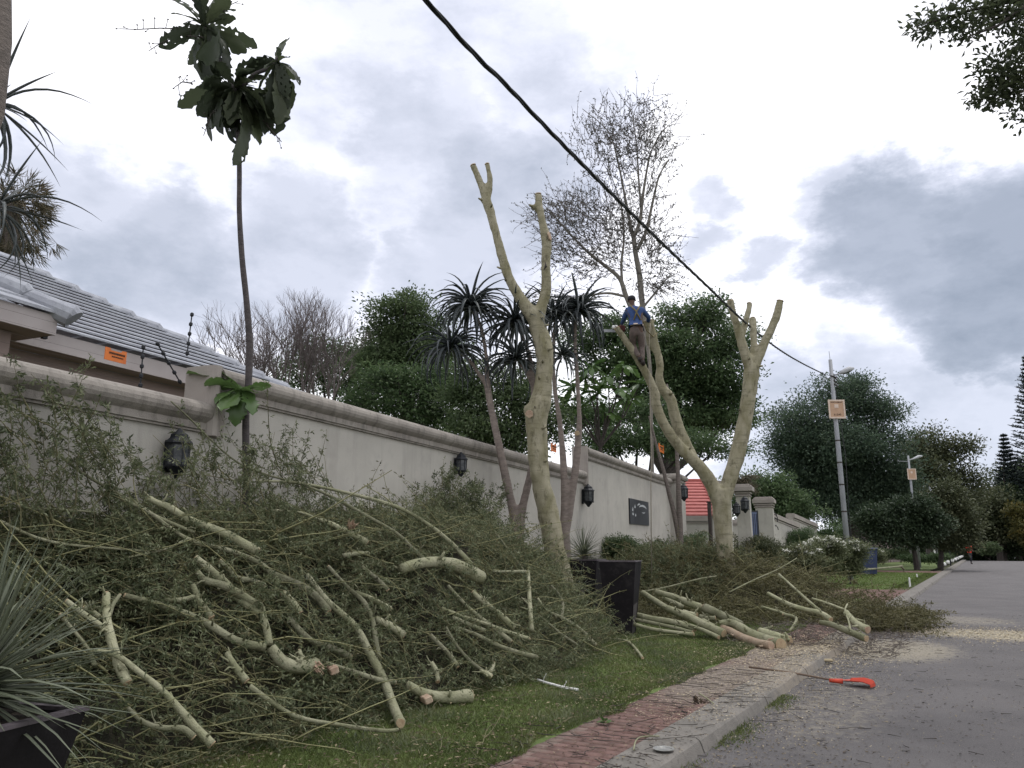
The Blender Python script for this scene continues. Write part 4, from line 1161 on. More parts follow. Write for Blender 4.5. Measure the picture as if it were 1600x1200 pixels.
# remaining fever tree still uncut, thin airy crown
def airy_tree():
    F = 28.5
    b = P(1020, 850, F); b.z = 0
    t = thing('fever_tree', 'tall uncut fever tree with thin airy crown above the worker', 'tree', b)
    mb = MB()
    pr = lambda pts, s=0: limb(mb, F, pts, 8, .05, s)
    pr([(1024, 900, 4), (1020, 760, 3), (1018, 660, 2.6), (1016, 580, 2.8), (1008, 510, 4), (1003, 470, 5), (999, 430, 4.6), (993, 395, 4.2), (990, 370, 4)])
    pr([(1012, 540, 4.5), (990, 490, 4.2), (978, 462, 4), (968, 435, 3.6), (945, 415, 3), (920, 395, 2.4), (890, 365, 1.8), (868, 340, 1.2), (848, 318, .6)], 1)
    pr([(972, 445, 2.6), (971, 410, 2.2), (975, 370, 1.6), (970, 320, 1.1), (950, 260, .6)], 2)
    pr([(990, 372, 3.2), (1000, 345, 2.8), (1004, 310, 2.4), (1010, 270, 1.8), (1018, 235, 1.3), (1040, 200, .7), (1065, 192, .4)], 3)
    pr([(996, 390, 3.2), (1010, 360, 2.6), (1020, 315, 2), (1030, 275, 1.4), (1045, 250, .7)], 4)
    pr([(992, 380, 3), (985, 350, 2.5), (975, 300, 2), (965, 250, 1.4), (950, 205, .9), (910, 170, .5)], 5)
    pr([(1002, 330, 2), (998, 280, 1.6), (995, 230, 1.2), (990, 180, .7), (1005, 152, .4)], 6)
    pr([(976, 463, 2.4), (950, 458, 2), (920, 462, 1.6), (890, 470, 1), (862, 462, .6)], 7)
    pr([(1005, 480, 2), (1030, 450, 1.5), (1046, 430, .7)], 8)
    mb.build('trunk', mat('pale_grey_bark', (.20, .185, .16), (.15, .135, .12), scale=8, bump=.3), t)
    # twigs
    regions = [((980, 350, 72, 90), 280), ((912, 345, 76, 50), 260), ((1010, 230, 48, 85), 270), ((950, 225, 62, 60), 230), ((935, 400, 90, 40), 240), ((1025, 400, 36, 55), 110), ((885, 465, 64, 14), 80), ((1020, 440, 40, 16), 60), ((880, 350, 60, 40), 90)]
    S0, D = [], []
    for (cx, cy, rx, ry), n in regions:
        for _ in range(n):
            a = rng.normal(0, .45, 3)
            if np.linalg.norm(a) > 1: a = a / np.linalg.norm(a)
            Fp = F + a[2] * 1.0
            p = P(cx + a[0] * rx, cy + a[1] * ry, Fp)
            o = P(995, 430, F)
            d = (p - o).normalized() * .8 + V((rng.normal(0, .45), rng.normal(0, .45), rng.normal(.0, .45)))
            S0.append(list(p)); D.append(list(d.normalized()))
    S0 = np.array(S0); D = np.array(D); K = len(S0)
    pts = twigs(S0, D, rng.uniform(.5, 1.35, K), 6, .2, .0)
    tv, tf = batch_tubes(pts, np.linspace(.013, .005, 7)[None].repeat(K, 0))
    link('twigs', arr_mesh('twigs', tv, tf), mat('airy_twig', (.16, .14, .135), (.11, .095, .09), scale=8, bump=0), t)['kind'] = 'stuff'
    nl = 7
    idx = rng.integers(0, 6, (K, nl)); fr = rng.random((K, nl, 1)); k = np.arange(K)[:, None]
    a = pts[k, idx]; bb = pts[k, idx + 1]
    p = (a + (bb - a) * fr).reshape(-1, 3); n = len(p)
    lv, lf = leaves(p, rng.normal(0, 1, (n, 3)), rng.normal(0, 1, (n, 3)), rng.uniform(.06, .12, n), rng.uniform(.035, .06, n))
    link('foliage', arr_mesh('foliage', lv, lf, rnd=rng.random(n)), leafmat('small_grey_leaf', [(.04, .045, .04), (.07, .072, .06), (.11, .11, .09)], trans=.25), t)['kind'] = 'stuff'
airy_tree()

# overhanging branch at top right, from a tree standing right of the road
def overhang():
    F = 9.0
    b = P(2050, 850, F); b.z = 0
    t = thing('overhanging_tree', 'dark leafy branch tips hanging into the upper right corner', 'tree', b)
    mb = MB()
    c = P(1950, -250, F + .4)
    mb.tube([b, b.lerp(c, .5) + V((.2, 0, 0)), c], [.26, .22, .15], 10)
    for pts in ([(1800, -120), (1680, -40), (1590, 0), (1520, 15), (1470, 30), (1428, 42)], [(1800, -60), (1690, 20), (1630, 60), (1600, 90), (1570, 130), (1580, 170)], [(1720, 20), (1640, 100), (1590, 150)], [(1640, -20), (1560, 40), (1500, 62)]):
        w = [P(x, y, F + RN.uniform(-.2, .2)) for x, y in pts]
        mb.tube([c] + w, list(np.linspace(.05, .005, len(w) + 1)), 6)
    mb.build('trunk', dark_bark, t)
    k = F / 1209
    bl = []
    for (px, py, rx, ry) in ((1432, 42, 14, 16), (1450, 50, 8, 12), (1474, 28, 22, 13), (1510, 20, 22, 18), (1520, 50, 14, 18), (1545, 20, 28, 30), (1575, 30, 16, 16), (1590, 62, 14, 14), (1585, 98, 22, 26), (1560, 112, 20, 22), (1548, 145, 22, 18), (1582, 140, 22, 26), (1590, 178, 12, 16), (1542, 155, 12, 10), (1612, 60, 20, 60), (1620, 140, 20, 40), (1600, 10, 20, 20)):
        p = P(px, py, F + RN.uniform(-.15, .15)); bl.append(((p.x, p.y, p.z), (rx * k, rx * k, ry * k)))
    crown_mesh('crown', bl, 320, 12, .095, fid_m, t, .8, .2, .42, .3)
overhang()

# Norfolk pine pair
def norfolk(px, F, ytop, ybot, rpx, label, seed):
    b = P(px, 868, F); b.z = zdrop(b.y)
    t = thing('norfolk_pine', label, 'tree', b, 'trees along the street')
    top = P(px, ytop, F); k = F / 1209
    MB().tube([b, V((top.x, top.y, top.z))], [.25, .05], 6).build('trunk', dark_bark, t)
    zb = P(px, ybot, F).z
    S0, D, Ls = [], [], []
    rr = random.Random(seed)
    z = top.z; lev = 0
    while z > zb:
        f = (top.z - z) / max(.1, top.z - zb)
        L_ = rpx * k * (.12 + .88 * min(1, f * 1.5))
        for i in range(7):
            a = i * 6.283 / 7 + lev
            S0.append((top.x, top.y, z)); D.append((math.cos(a), math.sin(a), .12)); Ls.append(L_ * rr.uniform(.8, 1.1))
        z -= 6.5 * k; lev += .4
    pts = twigs(np.array(S0), np.array(D, float), np.array(Ls), 5, .04, -.06)
    tv, tf = batch_tubes(pts, np.linspace(.07, .03, 6)[None].repeat(len(S0), 0))
    K = len(S0); nl = 60
    idx = rng.integers(0, 5, (K, nl)); fr = rng.random((K, nl, 1)); kk = np.arange(K)[:, None]
    a = pts[kk, idx]; bb = pts[kk, idx + 1]
    p = (a + (bb - a) * fr).reshape(-1, 3); n = len(p)
    dd = rng.normal(0, 1, (n, 3)); dd[:, 2] = np.abs(dd[:, 2]) * .5
    lv, lf = leaves(p, dd, rng.normal(0, 1, (n, 3)), rng.uniform(.2, .5, n), np.full(n, .12))
    v, f = merge([(tv, tf), (lv, lf)])
    link('crown', arr_mesh('crown', v, f, rnd=rng.random(len(f))), pine_m, t)
norfolk(1568, 100, 682, 770, 20, 'tiered pine left of the pair against the sky at far right', 1)
norfolk(1606, 97, 560, 790, 50, 'taller tiered pine at the far right edge', 2)

# ------------------------------------------------------------------ tree aloes, yuccas
def blade_mesh(name, L_, w, curve, seg=6, thick=.25):
    """tapering channelled leaf arching in its own XZ plane, root at the origin, along +X"""
    vs, fs = [], []
    x = z = 0.0; a = 0.0
    for i in range(seg + 1):
        u = i / seg
        ww = w * (1 - u ** 1.6) * (.75 + .5 * u if u < .5 else 1.0) + .0015
        n_ = V((-math.sin(a), 0, math.cos(a)))
        c = V((x, 0, z))
        vs += [c + V((0, -ww / 2, 0)) + n_ * ww * .22, c - n_ * ww * thick, c + V((0, ww / 2, 0)) + n_ * ww * .22, c + n_ * ww * .02]
        st = L_ / seg
        x += math.cos(a) * st; z += math.sin(a) * st
        a += curve / seg * (1.3 if u < .6 else .8)
    for i in range(seg):
        for k in range(4):
            fs.append((i * 4 + k, i * 4 + (k + 1) % 4, i * 4 + 4 + (k + 1) % 4, i * 4 + 4 + k))
    fs += [(3, 2, 1, 0)]
    me = bpy.data.meshes.new(name); me.from_pydata([tuple(v) for v in vs], [], fs)
    me.polygons.foreach_set('use_smooth', [True] * len(fs))
    me.attributes.new('rnd', 'FLOAT', 'FACE').data.foreach_set('value', [RN.random()] * len(fs))
    me.update()
    return me
def place_leaf(me, m, parent, p, az, el, roll=0.0, sc=1.0, name='leaf'):
    if not me.materials: me.materials.append(m)
    o = bpy.data.objects.new(name, me); C.objects.link(o)
    o.parent = parent
    o.matrix_parent_inverse = Matrix.Translation(parent.location).inverted()
    o.location = p; o.rotation_euler = (roll, -el, az); o.scale = (sc, sc, sc)
    o.rotation_mode = 'XYZ'
    return o
aloe_leaf = [blade_mesh('leaf', 1.0, w, c, 7) for w, c in ((.075, -1.5), (.07, -1.15), (.08, -1.9), (.068, -.8), (.072, -1.7))]
def rosette(parent, c, R_, n, seed, m=aloe_m, pool=aloe_leaf, up=1.15, lo=-.35):
    rr = random.Random(seed)
    for i in range(n):
        u = (i + .5) / n
        az = i * 2.39996 + rr.uniform(-.15, .15)
        el = up - (up - lo) * u ** .8 + rr.uniform(-.12, .12)
        p = V(c) + V((math.cos(az), math.sin(az), 0)) * .05 + V((0, 0, .12 * (1 - u)))
        place_leaf(rr.choice(pool), m, parent, p, az, el, rr.uniform(-.2, .2), R_ * rr.uniform(.8, 1.1))
FL = 13.9
g = P(812, 900, FL)
t = thing('tree_aloe', 'forked tree aloe with four drooping rosettes left of the nearer pruned trunk', 'tree', (g.x, g.y, .05))
mb = MB()
limb(mb, FL, [(811, 915, 12), (810, 870, 11), (808, 850, 10), (803, 806, 7.5), (792, 753, 7), (778, 688, 6.4), (766, 631, 6), (761, 598, 6)], 10, .04, 1)
limb(mb, FL, [(762, 605, 5), (761, 573, 4), (757, 538, 3.6), (751, 509, 3.4), (740, 485, 3.4)], 8, .04, 2)
limb(mb, FL, [(762, 605, 4.6), (747, 582, 4), (735, 565, 3.6), (716, 548, 3.6)], 8, .04, 3)
limb(mb, FL, [(810, 862, 8.5), (815, 803, 7), (827, 748, 6), (838, 690, 5.4), (834, 630, 4.8), (832, 580, 4.4), (824, 545, 3.8), (810, 512, 3.4)], 10, .04, 4)
limb(mb, FL, [(833, 606, 3.8), (824, 585, 3.4), (812, 568, 3.2)], 8, .04, 5)
organic('trunk', mb, aloe_bark, t, .03, 4, .01)
for i, (px, py, n, R_) in enumerate(((735, 482, 78, .98), (705, 548, 64, 1.0), (804, 508, 76, 1.0), (806, 566, 60, .92))):
    rosette(t, P(px, py, FL), R_, n, 100 + i)
FL2 = 16.3
g = P(884, 900, FL2)
t = thing('tree_aloe', 'second tree aloe with two thin stems and a sawn stub behind the nearer pruned trunk', 'tree', (g.x, g.y, .05))
mb = MB()
limb(mb, FL2, [(884, 900, 11), (883, 850, 9), (882, 830, 8.5), (882, 788, 6), (881, 735, 5.8), (875, 663, 4.6), (867, 609, 4), (864, 560, 3.6), (868, 500, 3.4)], 10, .04, 7)
limb(mb, FL2, [(884, 840, 6), (889, 806, 6), (899, 735, 6.2), (904, 682, 5.6), (905, 645, 4), (902, 591, 3.8), (899, 550, 3.6), (899, 500, 3.4)], 10, .04, 8)
organic('trunk', mb, aloe_bark, t, .028, 4, .01)
cut_disc(t, P(901.5, 677, FL2 - .12), P(901, 677, FL2 - 1) - P(903, 677, FL2), .055, wood_m)
for i, (px, py, n, R_) in enumerate(((866, 494, 72, 1.05), (905, 490, 72, 1.1), (880, 560, 40, .85))):
    rosette(t, P(px, py, FL2), R_, n, 200 + i)
# thin stem climbing beside the end pillar
t = thing('slender_tree', 'two dark slender stems leaning against the end pillar of the wall', 'tree', P(1064, 900, 25.5))
t.location.z = .05
mb = MB()
limb(mb, 25.5, [(1064, 925, 6), (1063, 880, 5.4), (1062, 820, 5), (1060, 760, 4), (1057, 700, 3), (1050, 640, 2.2), (1042, 600, 1.4)], 8, .05, 3)
limb(mb, 25.5, [(1063, 850, 4.6), (1054, 805, 3.8), (1044, 765, 3.2), (1034, 725, 2.8), (1024, 690, 2.2), (1014, 650, 1.4)], 8, .05, 4)
mb.build('trunk', grey_bark, t, smooth=True)
# left edge aloe
pl_ = [blade_mesh('leaf', 1.0, w, c, 8) for w, c in ((.055, -1.1), (.05, -.5), (.06, -1.5), (.05, -.2))]
g = P(-70, 850, 5.2)
t = thing('tree_aloe', 'tree aloe whose narrow curved leaves reach in from the left edge', 'tree', (g.x, g.y, .05))
mb = MB()
mb.tube([(g.x, g.y, .05), P(-75, 500, 5.2), P(-40, 340, 5.2)], [.09, .07, .05], 10)
mb.tube([P(-75, 500, 5.2), P(-70, 320, 5.2), P(-40, 180, 5.2)], [.06, .05, .045], 10)
mb.build('trunk', aloe_bark, t, smooth=True)
rosette(t, P(-12, 175, 5.2), .62, 30, 301, aloe_m, pl_, 1.1, -1.0)
rosette(t, P(-8, 338, 5.2), .62, 34, 302, aloe_m, pl_, 1.0, -1.0)
# left edge pale trunk
t = thing('leaning_trunk', 'pale smooth trunk leaning in at the upper left edge', 'tree', P(-420, 850, 4.6))
t.location.z = .05
mb = MB(); q = P(-420, 850, 4.6); q.z = .05
mb.tube([q, P(-200, 520, 4.6), P(-75, 330, 4.6), P(-22, 170, 4.6), P(-8, 60, 4.6), P(-6, -120, 4.6), P(-15, -500, 4.6)], [.15, .12, .11, .105, .10, .09, .07], 14, lump=.03)
mb.build('trunk', grey_bark, t, smooth=True)
# shaggy fan palm behind the house
def fan_palm():
    F = 23.0
    b = P(15, 850, F); b.z = 0
    t = thing('fan_palm', 'shaggy fan palm rising behind the grey tiled roof', 'palm', b, None)
    c = P(18, 320, F)
    MB().tube([b, c], [.3, .26], 10).build('trunk', grey_bark, t)
    S0, D, Ls = [], [], []
    for i in range(230):
        u = rng.random(); a = rng.random() * 6.283; el = 1.2 - 2.7 * u
        S0.append(list(c)); D.append((math.cos(a) * math.cos(el), math.sin(a) * math.cos(el), math.sin(el))); Ls.append(rng.uniform(.9, 1.35) if el > -.3 else rng.uniform(1.4, 2.2))
    pts = twigs(np.array(S0), np.array(D), np.array(Ls), 5, .06, .16)
    tv, tf = batch_tubes(pts, np.linspace(.016, .006, 6)[None].repeat(len(S0), 0))
    K = len(S0); nl = 16; k = np.arange(K)[:, None]
    p = np.repeat(pts[:, 4], nl, 0); n = len(p)
    base = unit(pts[:, 5] - pts[:, 4])
    dd = np.repeat(base, nl, 0) + rng.normal(0, .55, (n, 3))
    lv, lf = leaves(p, dd, rng.normal(0, 1, (n, 3)), rng.uniform(.3, .6, n), np.full(n, .03))
    v, f = merge([(tv, tf), (lv, lf)])
    link('fronds', arr_mesh('fronds', v, f, rnd=rng.random(len(f))), leafmat('palm_frond', [(.05, .055, .03), (.10, .09, .055), (.17, .13, .09)]), t)['kind'] = 'stuff'
fan_palm()
t = thing('fan_palm', 'small palm top arching above the gateway pillars', 'palm', P(1163, 900, 44)); t.location.z = .05
q = P(1163, 850, 44); q.z = 0; c = P(1163, 752, 44)
MB().tube([q, c], [.2, .15], 8).build('trunk', grey_bark, t)
S0 = np.array([list(c)] * 34); a = rng.random(34) * 6.283; el = rng.uniform(-.2, 1.1, 34)
D = np.stack([np.cos(a) * np.cos(el), np.sin(a) * np.cos(el), np.sin(el)], 1)
pts = twigs(S0, D, rng.uniform(.8, 1.3, 34), 6, .04, .28)
tv, tf = batch_tubes(pts, np.linspace(.03, .012, 7)[None].repeat(34, 0))
kk = np.arange(34)[:, None]; idx = rng.integers(1, 6, (34, 40)); p = pts[kk, idx].reshape(-1, 3) + rng.normal(0, .03, (34 * 40, 3)); n = len(p)
lv, lf = leaves(p, rng.normal(0, 1, (n, 3)) - np.array([0, 0, .7]), rng.normal(0, 1, (n, 3)), rng.uniform(.2, .4, n), np.full(n, .03))
v, f = merge([(tv, tf), (lv, lf)]); link('fronds', arr_mesh('fronds', v, f, rnd=rng.random(len(f))), MATS['palm_frond'], t)

# ------------------------------------------------------------------ big leaved tree in front of the wall
def big_leaf(name, L_, w, seed, holes=.1, droop=.9, nx=20, ny=8):
    rr = random.Random(seed)
    vs, fs = [], []
    x = z = 0.0; a = 0.15
    e = [rr.uniform(.62, 1.22) for _ in range(2 * (nx + 1))]
    for i in range(nx + 1):
        u = i / nx
        prof = .08 if u < .08 else max(.03, math.sin(math.pi * min(1, ((u - .05) ** .95) * 1.02)) ** .6 * (0.45 + .75 * u))
        if u > .97: prof = .25
        for j in range(ny + 1):
            v = j / ny * 2 - 1
            s = e[i * 2 + (0 if v < 0 else 1)] if abs(v) == 1 else 1
            yy = v * w / 2 * prof * s
            vs.append((x - abs(v) * .02 * L_, yy, z + abs(v) * .10 * w - rr.uniform(0, .012) - .05 * math.sin(u * 9 + v * 2) * w * abs(v)))
        x += math.cos(a) * L_ / nx; z += math.sin(a) * L_ / nx
        a -= droop / nx
    for i in range(nx):
        for j in range(ny):
            if rr.random() < holes and 2 < i < nx - 1: continue
            k = i * (ny + 1) + j
            fs.append((k, k + ny + 1, k + ny + 2, k + 1))
    me = bpy.data.meshes.new(name); me.from_pydata(vs, [], fs)
    me.attributes.new('rnd', 'FLOAT', 'FACE').data.foreach_set('value', [min(1, max(0, rr.random() * .3 + seed * .37 % .7))] * len(fs))
    me.polygons.foreach_set('use_smooth', [True] * len(fs)); me.update()
    return me
fid = [big_leaf('leaf', 1.0, .36, s, .03, d) for s, d in ((1, .8), (2, 1.2), (3, .5), (4, 1.5), (5, .9))]
FT = 8.0
g = P(385, 850, FT)
t = thing('big_leaved_tree', 'tall thin stemmed tree with ragged leathery leaves against the upper left sky', 'tree', (g.x, g.y, .05))
mb = MB()
q0 = V((g.x, g.y, .02))
st = [(P(a, b, FT), r * FT / 1209) for a, b, r in [(x[0], x[1], x[2]) for x in smooth_path([(384, 790, 6.4), (385, 740, 6.2), (384, 660, 6), (388, 600, 6), (390, 540, 6), (386, 480, 5.6), (378, 400, 5), (374, 330, 4.6), (374, 260, 4.6), (372, 200, 5), (367, 140, 5)], 5)]]
mb.tube([q0] + [p for p, r in st], [.045] + [r * .9 for p, r in st], 10, lump=.05)
limb(mb, FT, [(367, 145, 4.4), (350, 105, 4), (330, 70, 4), (319, 45, 4.6)], 8)
limb(mb, FT, [(369, 150, 4), (395, 118, 3.4), (425, 105, 3.4), (434, 90, 3)], 8)
mb.build('trunk', mat('dark_grey_stem', (.075, .065, .065), (.05, .044, .045), scale=9, bump=.5, bscale=35, c3=(.12, .105, .10), scale3=14, w3=.5, stretch=(1, 1, 3)), t, smooth=True)
def aimed_leaf(root, tip, parent, mpool, m, sc=1.0, F=FT, dF=0.0, name='leaf', roll=0.0):
    a = P(root[0], root[1], F); b = P(tip[0], tip[1], F + dF)
    d = b - a
    az = math.atan2(d.y, d.x); el = math.atan2(d.z, math.hypot(d.x, d.y))
    return place_leaf(RN.choice(mpool), m, parent, a, az, el, roll, d.length * sc, name)
cA, cC, cB = (319, 42), (368, 138), (434, 98)
for (c, tips) in ((cA, [(270, 10), (250, -30), (300, -40), (345, -20), (352, 22), (405, 68), (395, 95), (345, 100), (335, 115), (275, 118), (262, 60), (300, 105), (372, 92), (330, 90), (360, -10)]),
                  (cC, [(300, 112), (292, 140), (308, 175), (330, 205), (345, 210), (352, 180), (400, 250), (412, 225), (388, 200), (430, 190), (420, 170), (300, 178), (405, 140), (385, 110), (345, 100), (440, 170), (312, 132), (415, 205), (360, 190), (330, 160), (400, 112), (386, 84), (412, 150), (396, 128), (286, 150), (448, 150)]),
                  (cB, [(440, 68), (450, 85), (470, 150), (472, 172), (430, 160), (415, 170), (395, 85), (382, 100), (440, 190), (400, 140), (460, 120), (478, 116), (425, 135)])):
    for i, tp in enumerate(tips + [(x + RN.uniform(-16, 16), y + RN.uniform(-14, 14)) for x, y in (tips if c is cC else tips[::2])]):
        aimed_leaf(c, tp, t, fid, fid_m, 1.02, FT, RN.uniform(-.35, .35), roll=RN.uniform(-.9, .9))
for pts in ([(316, 55), (285, 45), (250, 44), (215, 46), (187, 45)], [(316, 58), (280, 55), (250, 68), (232, 80)], [(325, 20), (350, 12), (372, 2)], [(370, 160), (330, 178), (318, 212)], [(300, 130), (285, 128), (272, 137)], [(400, 175), (430, 210), (440, 222)]):
    w = [P(x, y, FT + RN.uniform(-.1, .1)) for x, y in pts]
    m = MB(); m.tube(w, list(np.linspace(.009, .004, len(w))), 5)
    for i in range(len(w) - 1):
        for k in range(4):
            p = w[i].lerp(w[i + 1], k / 4); q = p + V((RN.uniform(-.08, .08), RN.uniform(-.08, .08), RN.uniform(-.10, .09)))
            m.tube([p, q], [.004, .003], 4); m.lathe([(.0, -.01), (.013, 0), (.0, .012)], q, 6)
    m.build('seed_stalk', dark_bark, t)
# young leafy shoot halfway up the stem
pal = [big_leaf('leaf', 1.0, .52, s, .01, d) for s, d in ((11, .7), (12, 1.2), (13, .4))]
aimed = [(296, 568), (318, 590), (340, 575), (425, 602), (365, 655), (335, 628), (345, 640), (375, 658), (412, 598), (404, 628), (400, 612), (330, 610), (350, 600), (392, 645)]
for i, tp in enumerate(aimed):
    o = aimed_leaf((376, 612), tp, t, pal, big_m, 1.0, FT - .1, RN.uniform(-.3, .05), 'shoot_leaf', RN.uniform(-.6, .6))

# broad-leaved shrub behind the wall
t = thing('broad_leaved_tree', 'light green tree with clusters of long broad leaves behind the tallest wall section', 'tree', P(940, 850, 25)); t.location.z = .05
mb = MB(); q = P(940, 850, 25); q.z = 0; q1 = P(938, 700, 25); mb.tube([q, q1], [.09, .07], 8)
pool2 = [big_leaf('leaf', 1.0, .34, s, .0, d) for s, d in ((21, .8), (22, 1.3), (23, .4))]
for i, (px, py) in enumerate(((975, 572), (950, 590), (915, 592), (935, 615), (895, 605), (965, 610), (905, 640), (945, 645), (980, 625), (880, 630), (925, 575), (1000, 600))):
    e = P(px, py, 25 + RN.uniform(-.6, .6))
    mb.tube([q1, q1.lerp(e, .55) + V((RN.uniform(-.2, .2), 0, -.1)), e], [.035, .025, .015], 6)
    for k in range(12):
        az = k * 2.4 + i; el = RN.uniform(-.5, .8)
        place_leaf(RN.choice(pool2), big_m, t, e, az, el, RN.uniform(-.4, .4), RN.uniform(.5, .75))
mb.build('trunk', dark_bark, t)
# ------------------------------------------------------------------ planters
def planter(name, label, c, top_w, bot_w, h, rz, soil_drop=.06, group='tall black square planters'):
    t = thing(name, label, 'planter', (c[0], c[1], c[2]), group, rz)
    a, b = top_w / 2, bot_w / 2
    m = MB()
    def sq(r, z): return [(-r, -r, z), (r, -r, z), (r, r, z), (-r, r, z)]
    rings = [sq(b, 0), sq(b + (a - b) * .97, h * .97), sq(a, h - .02), sq(a - .045, h - .02), sq(a - .05, h - soil_drop - .1)]
    vs = sum(rings, []); fs = []
    for i in range(4):
        for k in range(4): fs.append((i * 4 + k, i * 4 + (k + 1) % 4, i * 4 + 4 + (k + 1) % 4, i * 4 + 4 + k))
    fs.append((3, 2, 1, 0)); m.add(vs, fs)
    o = m.build('planter_body', planter_m, t, local=True)
    bv = o.modifiers.new('bevel', 'BEVEL'); bv.width = .008; bv.segments = 2
    m = MB(); vs = sq(a + .004, h - .018) + sq(a + .004, h) + sq(a - .048, h) + sq(a - .048, h - .018); fs = []
    for i in range(4):
        for k in range(4): fs.append((i * 4 + k, i * 4 + (k + 1) % 4, ((i + 1) % 4) * 4 + (k + 1) % 4, ((i + 1) % 4) * 4 + k))
    m.add(vs, fs); m.build('rim', rim_m, t, local=True)
    m = MB(); n = 6; q = []
    for j in range(n + 1):
        for i in range(n + 1):
            q.append(((-1 + 2 * i / n) * (a - .05), (-1 + 2 * j / n) * (a - .05), h - soil_drop + RN.uniform(-.012, .012)))
    m.add(q, [(j * (n + 1) + i, j * (n + 1) + i + 1, (j + 1) * (n + 1) + i + 1, (j + 1) * (n + 1) + i) for j in range(n) for i in range(n)])
    m.build('soil', soil_m, t, smooth=True, local=True)
    return t
g1 = G(962, 992, .085)
p1 = planter('planter', 'tall black square planter with scuffed corner, empty, standing on the grass', (g1.x, g1.y + .28, .085), .61, .38, 1.17, rad(12))
m = MB()   # scuffed lower corner
a, b = .61 / 2, .38 / 2
def pc(u, z, side):
    r = b + (a - b) * z / 1.17 + .003
    return (r, u * r, z) if side else (u * r, -r, z)
m.add([pc(-.95, .02, 0) and (b + .004 + 0 * 1, -(b + .004), .02), (b + .004, .06, .02), (b + (a - b) * .42 + .004, .12, .50), (b + (a - b) * .42 + .004, -(b + (a - b) * .42 + .004), .47)], [(0, 1, 2, 3)])
m.build('scuffed_patch', mat('scuffed_grey', (.075, .068, .066), (.05, .045, .045), scale=18, bump=.4), p1, local=True)
g2 = P(912, 880, 14.7)
p2 = planter('planter', 'second tall black square planter behind the pruned trunk, holding a spiky rosette plant', (g2.x, g2.y, .085), .68, .42, 1.17, rad(10))
yuc = [blade_mesh('leaf', 1.0, w, c, 4, .12) for w, c in ((.035, -.25), (.03, -.05), (.04, -.5), (.032, .1))]
def yucca(name, label, c, R_, n, seed, lo=-.35, up=1.5, group=None):
    t = thing(name, label, 'plant', c, group)
    rr = random.Random(seed)
    for i in range(n):
        u = (i + .5) / n
        az = i * 2.39996 + rr.uniform(-.2, .2); el = up - (up - lo) * u ** .75 + rr.uniform(-.1, .1)
        place_leaf(rr.choice(yuc), yucca_m, t, V(c) + V((0, 0, .1 * (1 - u))), az, el, rr.uniform(-.3, .3), R_ * rr.uniform(.75, 1.12))
    MB().tube([V(c) - V((0, 0, .12)), V(c) + V((0, 0, .06))], [.07, .05], 8).build('stem', grey_bark, t)
    return t
yucca('spiky_plant', 'grey green spiky rosette plant in the black planter behind the trunk', V((g2.x, g2.y, 1.26)), .56, 170, 5)
yucca('spiky_plant', 'drooping spiky plant low between the trunk and the empty planter', P(908, 925, 13.4), .36, 60, 6, -.9, .7)
g3 = P(-45, 1128, 3.75)
p3 = planter('planter', 'black square planter cropped by the lower left corner', (g3.x, g3.y, .085), .66, .40, g3.z - .06, rad(14), .03)
yucca('spiky_plant', 'large spiky plant with long narrow leaves fanning out at the lower left', V((g3.x, g3.y, g3.z + .10)), .72, 230, 9, -.35, 1.45)

# ------------------------------------------------------------------ the heap of cut branches (near)
def S(px, py, off=0.0):
    """point on the sloping face of the near heap behind a pixel"""
    d = ray(px, py)
    foot = -4.5
    t = -(1.4 - 1.15 * foot + 0.0) / (d.z + 1.15 * d.x)
    for _ in range(3):
        y = d.y * t
        foot = np.interp(y, [2, 4.2, 5.5, 7.6, 9, 11.2, 13], [-4.6, -4.42, -4.5, -4.2, -4.35, -5.05, -6.0])
        t = (-1.4 + 1.15 * foot) / (d.z + 1.15 * d.x)
    p = V((0, 0, EYE)) + d * t
    # never behind the wall
    dw = (V((p.x, p.y)) - WO).dot(WN)
    if dw < .12 or t < 0 or t > 30:
        p = W(px, py, .14)
        t = (p - V((0, 0, EYE))).length / d.length
    if p.z < .12:
        t = (.12 - EYE) / d.z; p = V((0, 0, EYE)) + d * t
    if off:
        p = V((0, 0, EYE)) + d * (t - off)
    return p, t
def S2(px, py, off=0.0):
    d = ray(px, py)
    t = 7.45 / (.5 * d.y - d.z)
    p = V((0, 0, EYE)) + d * (t - off)
    if p.z < .14:
        t = (.14 - EYE) / d.z; p = V((0, 0, EYE)) + d * t
    return p, t
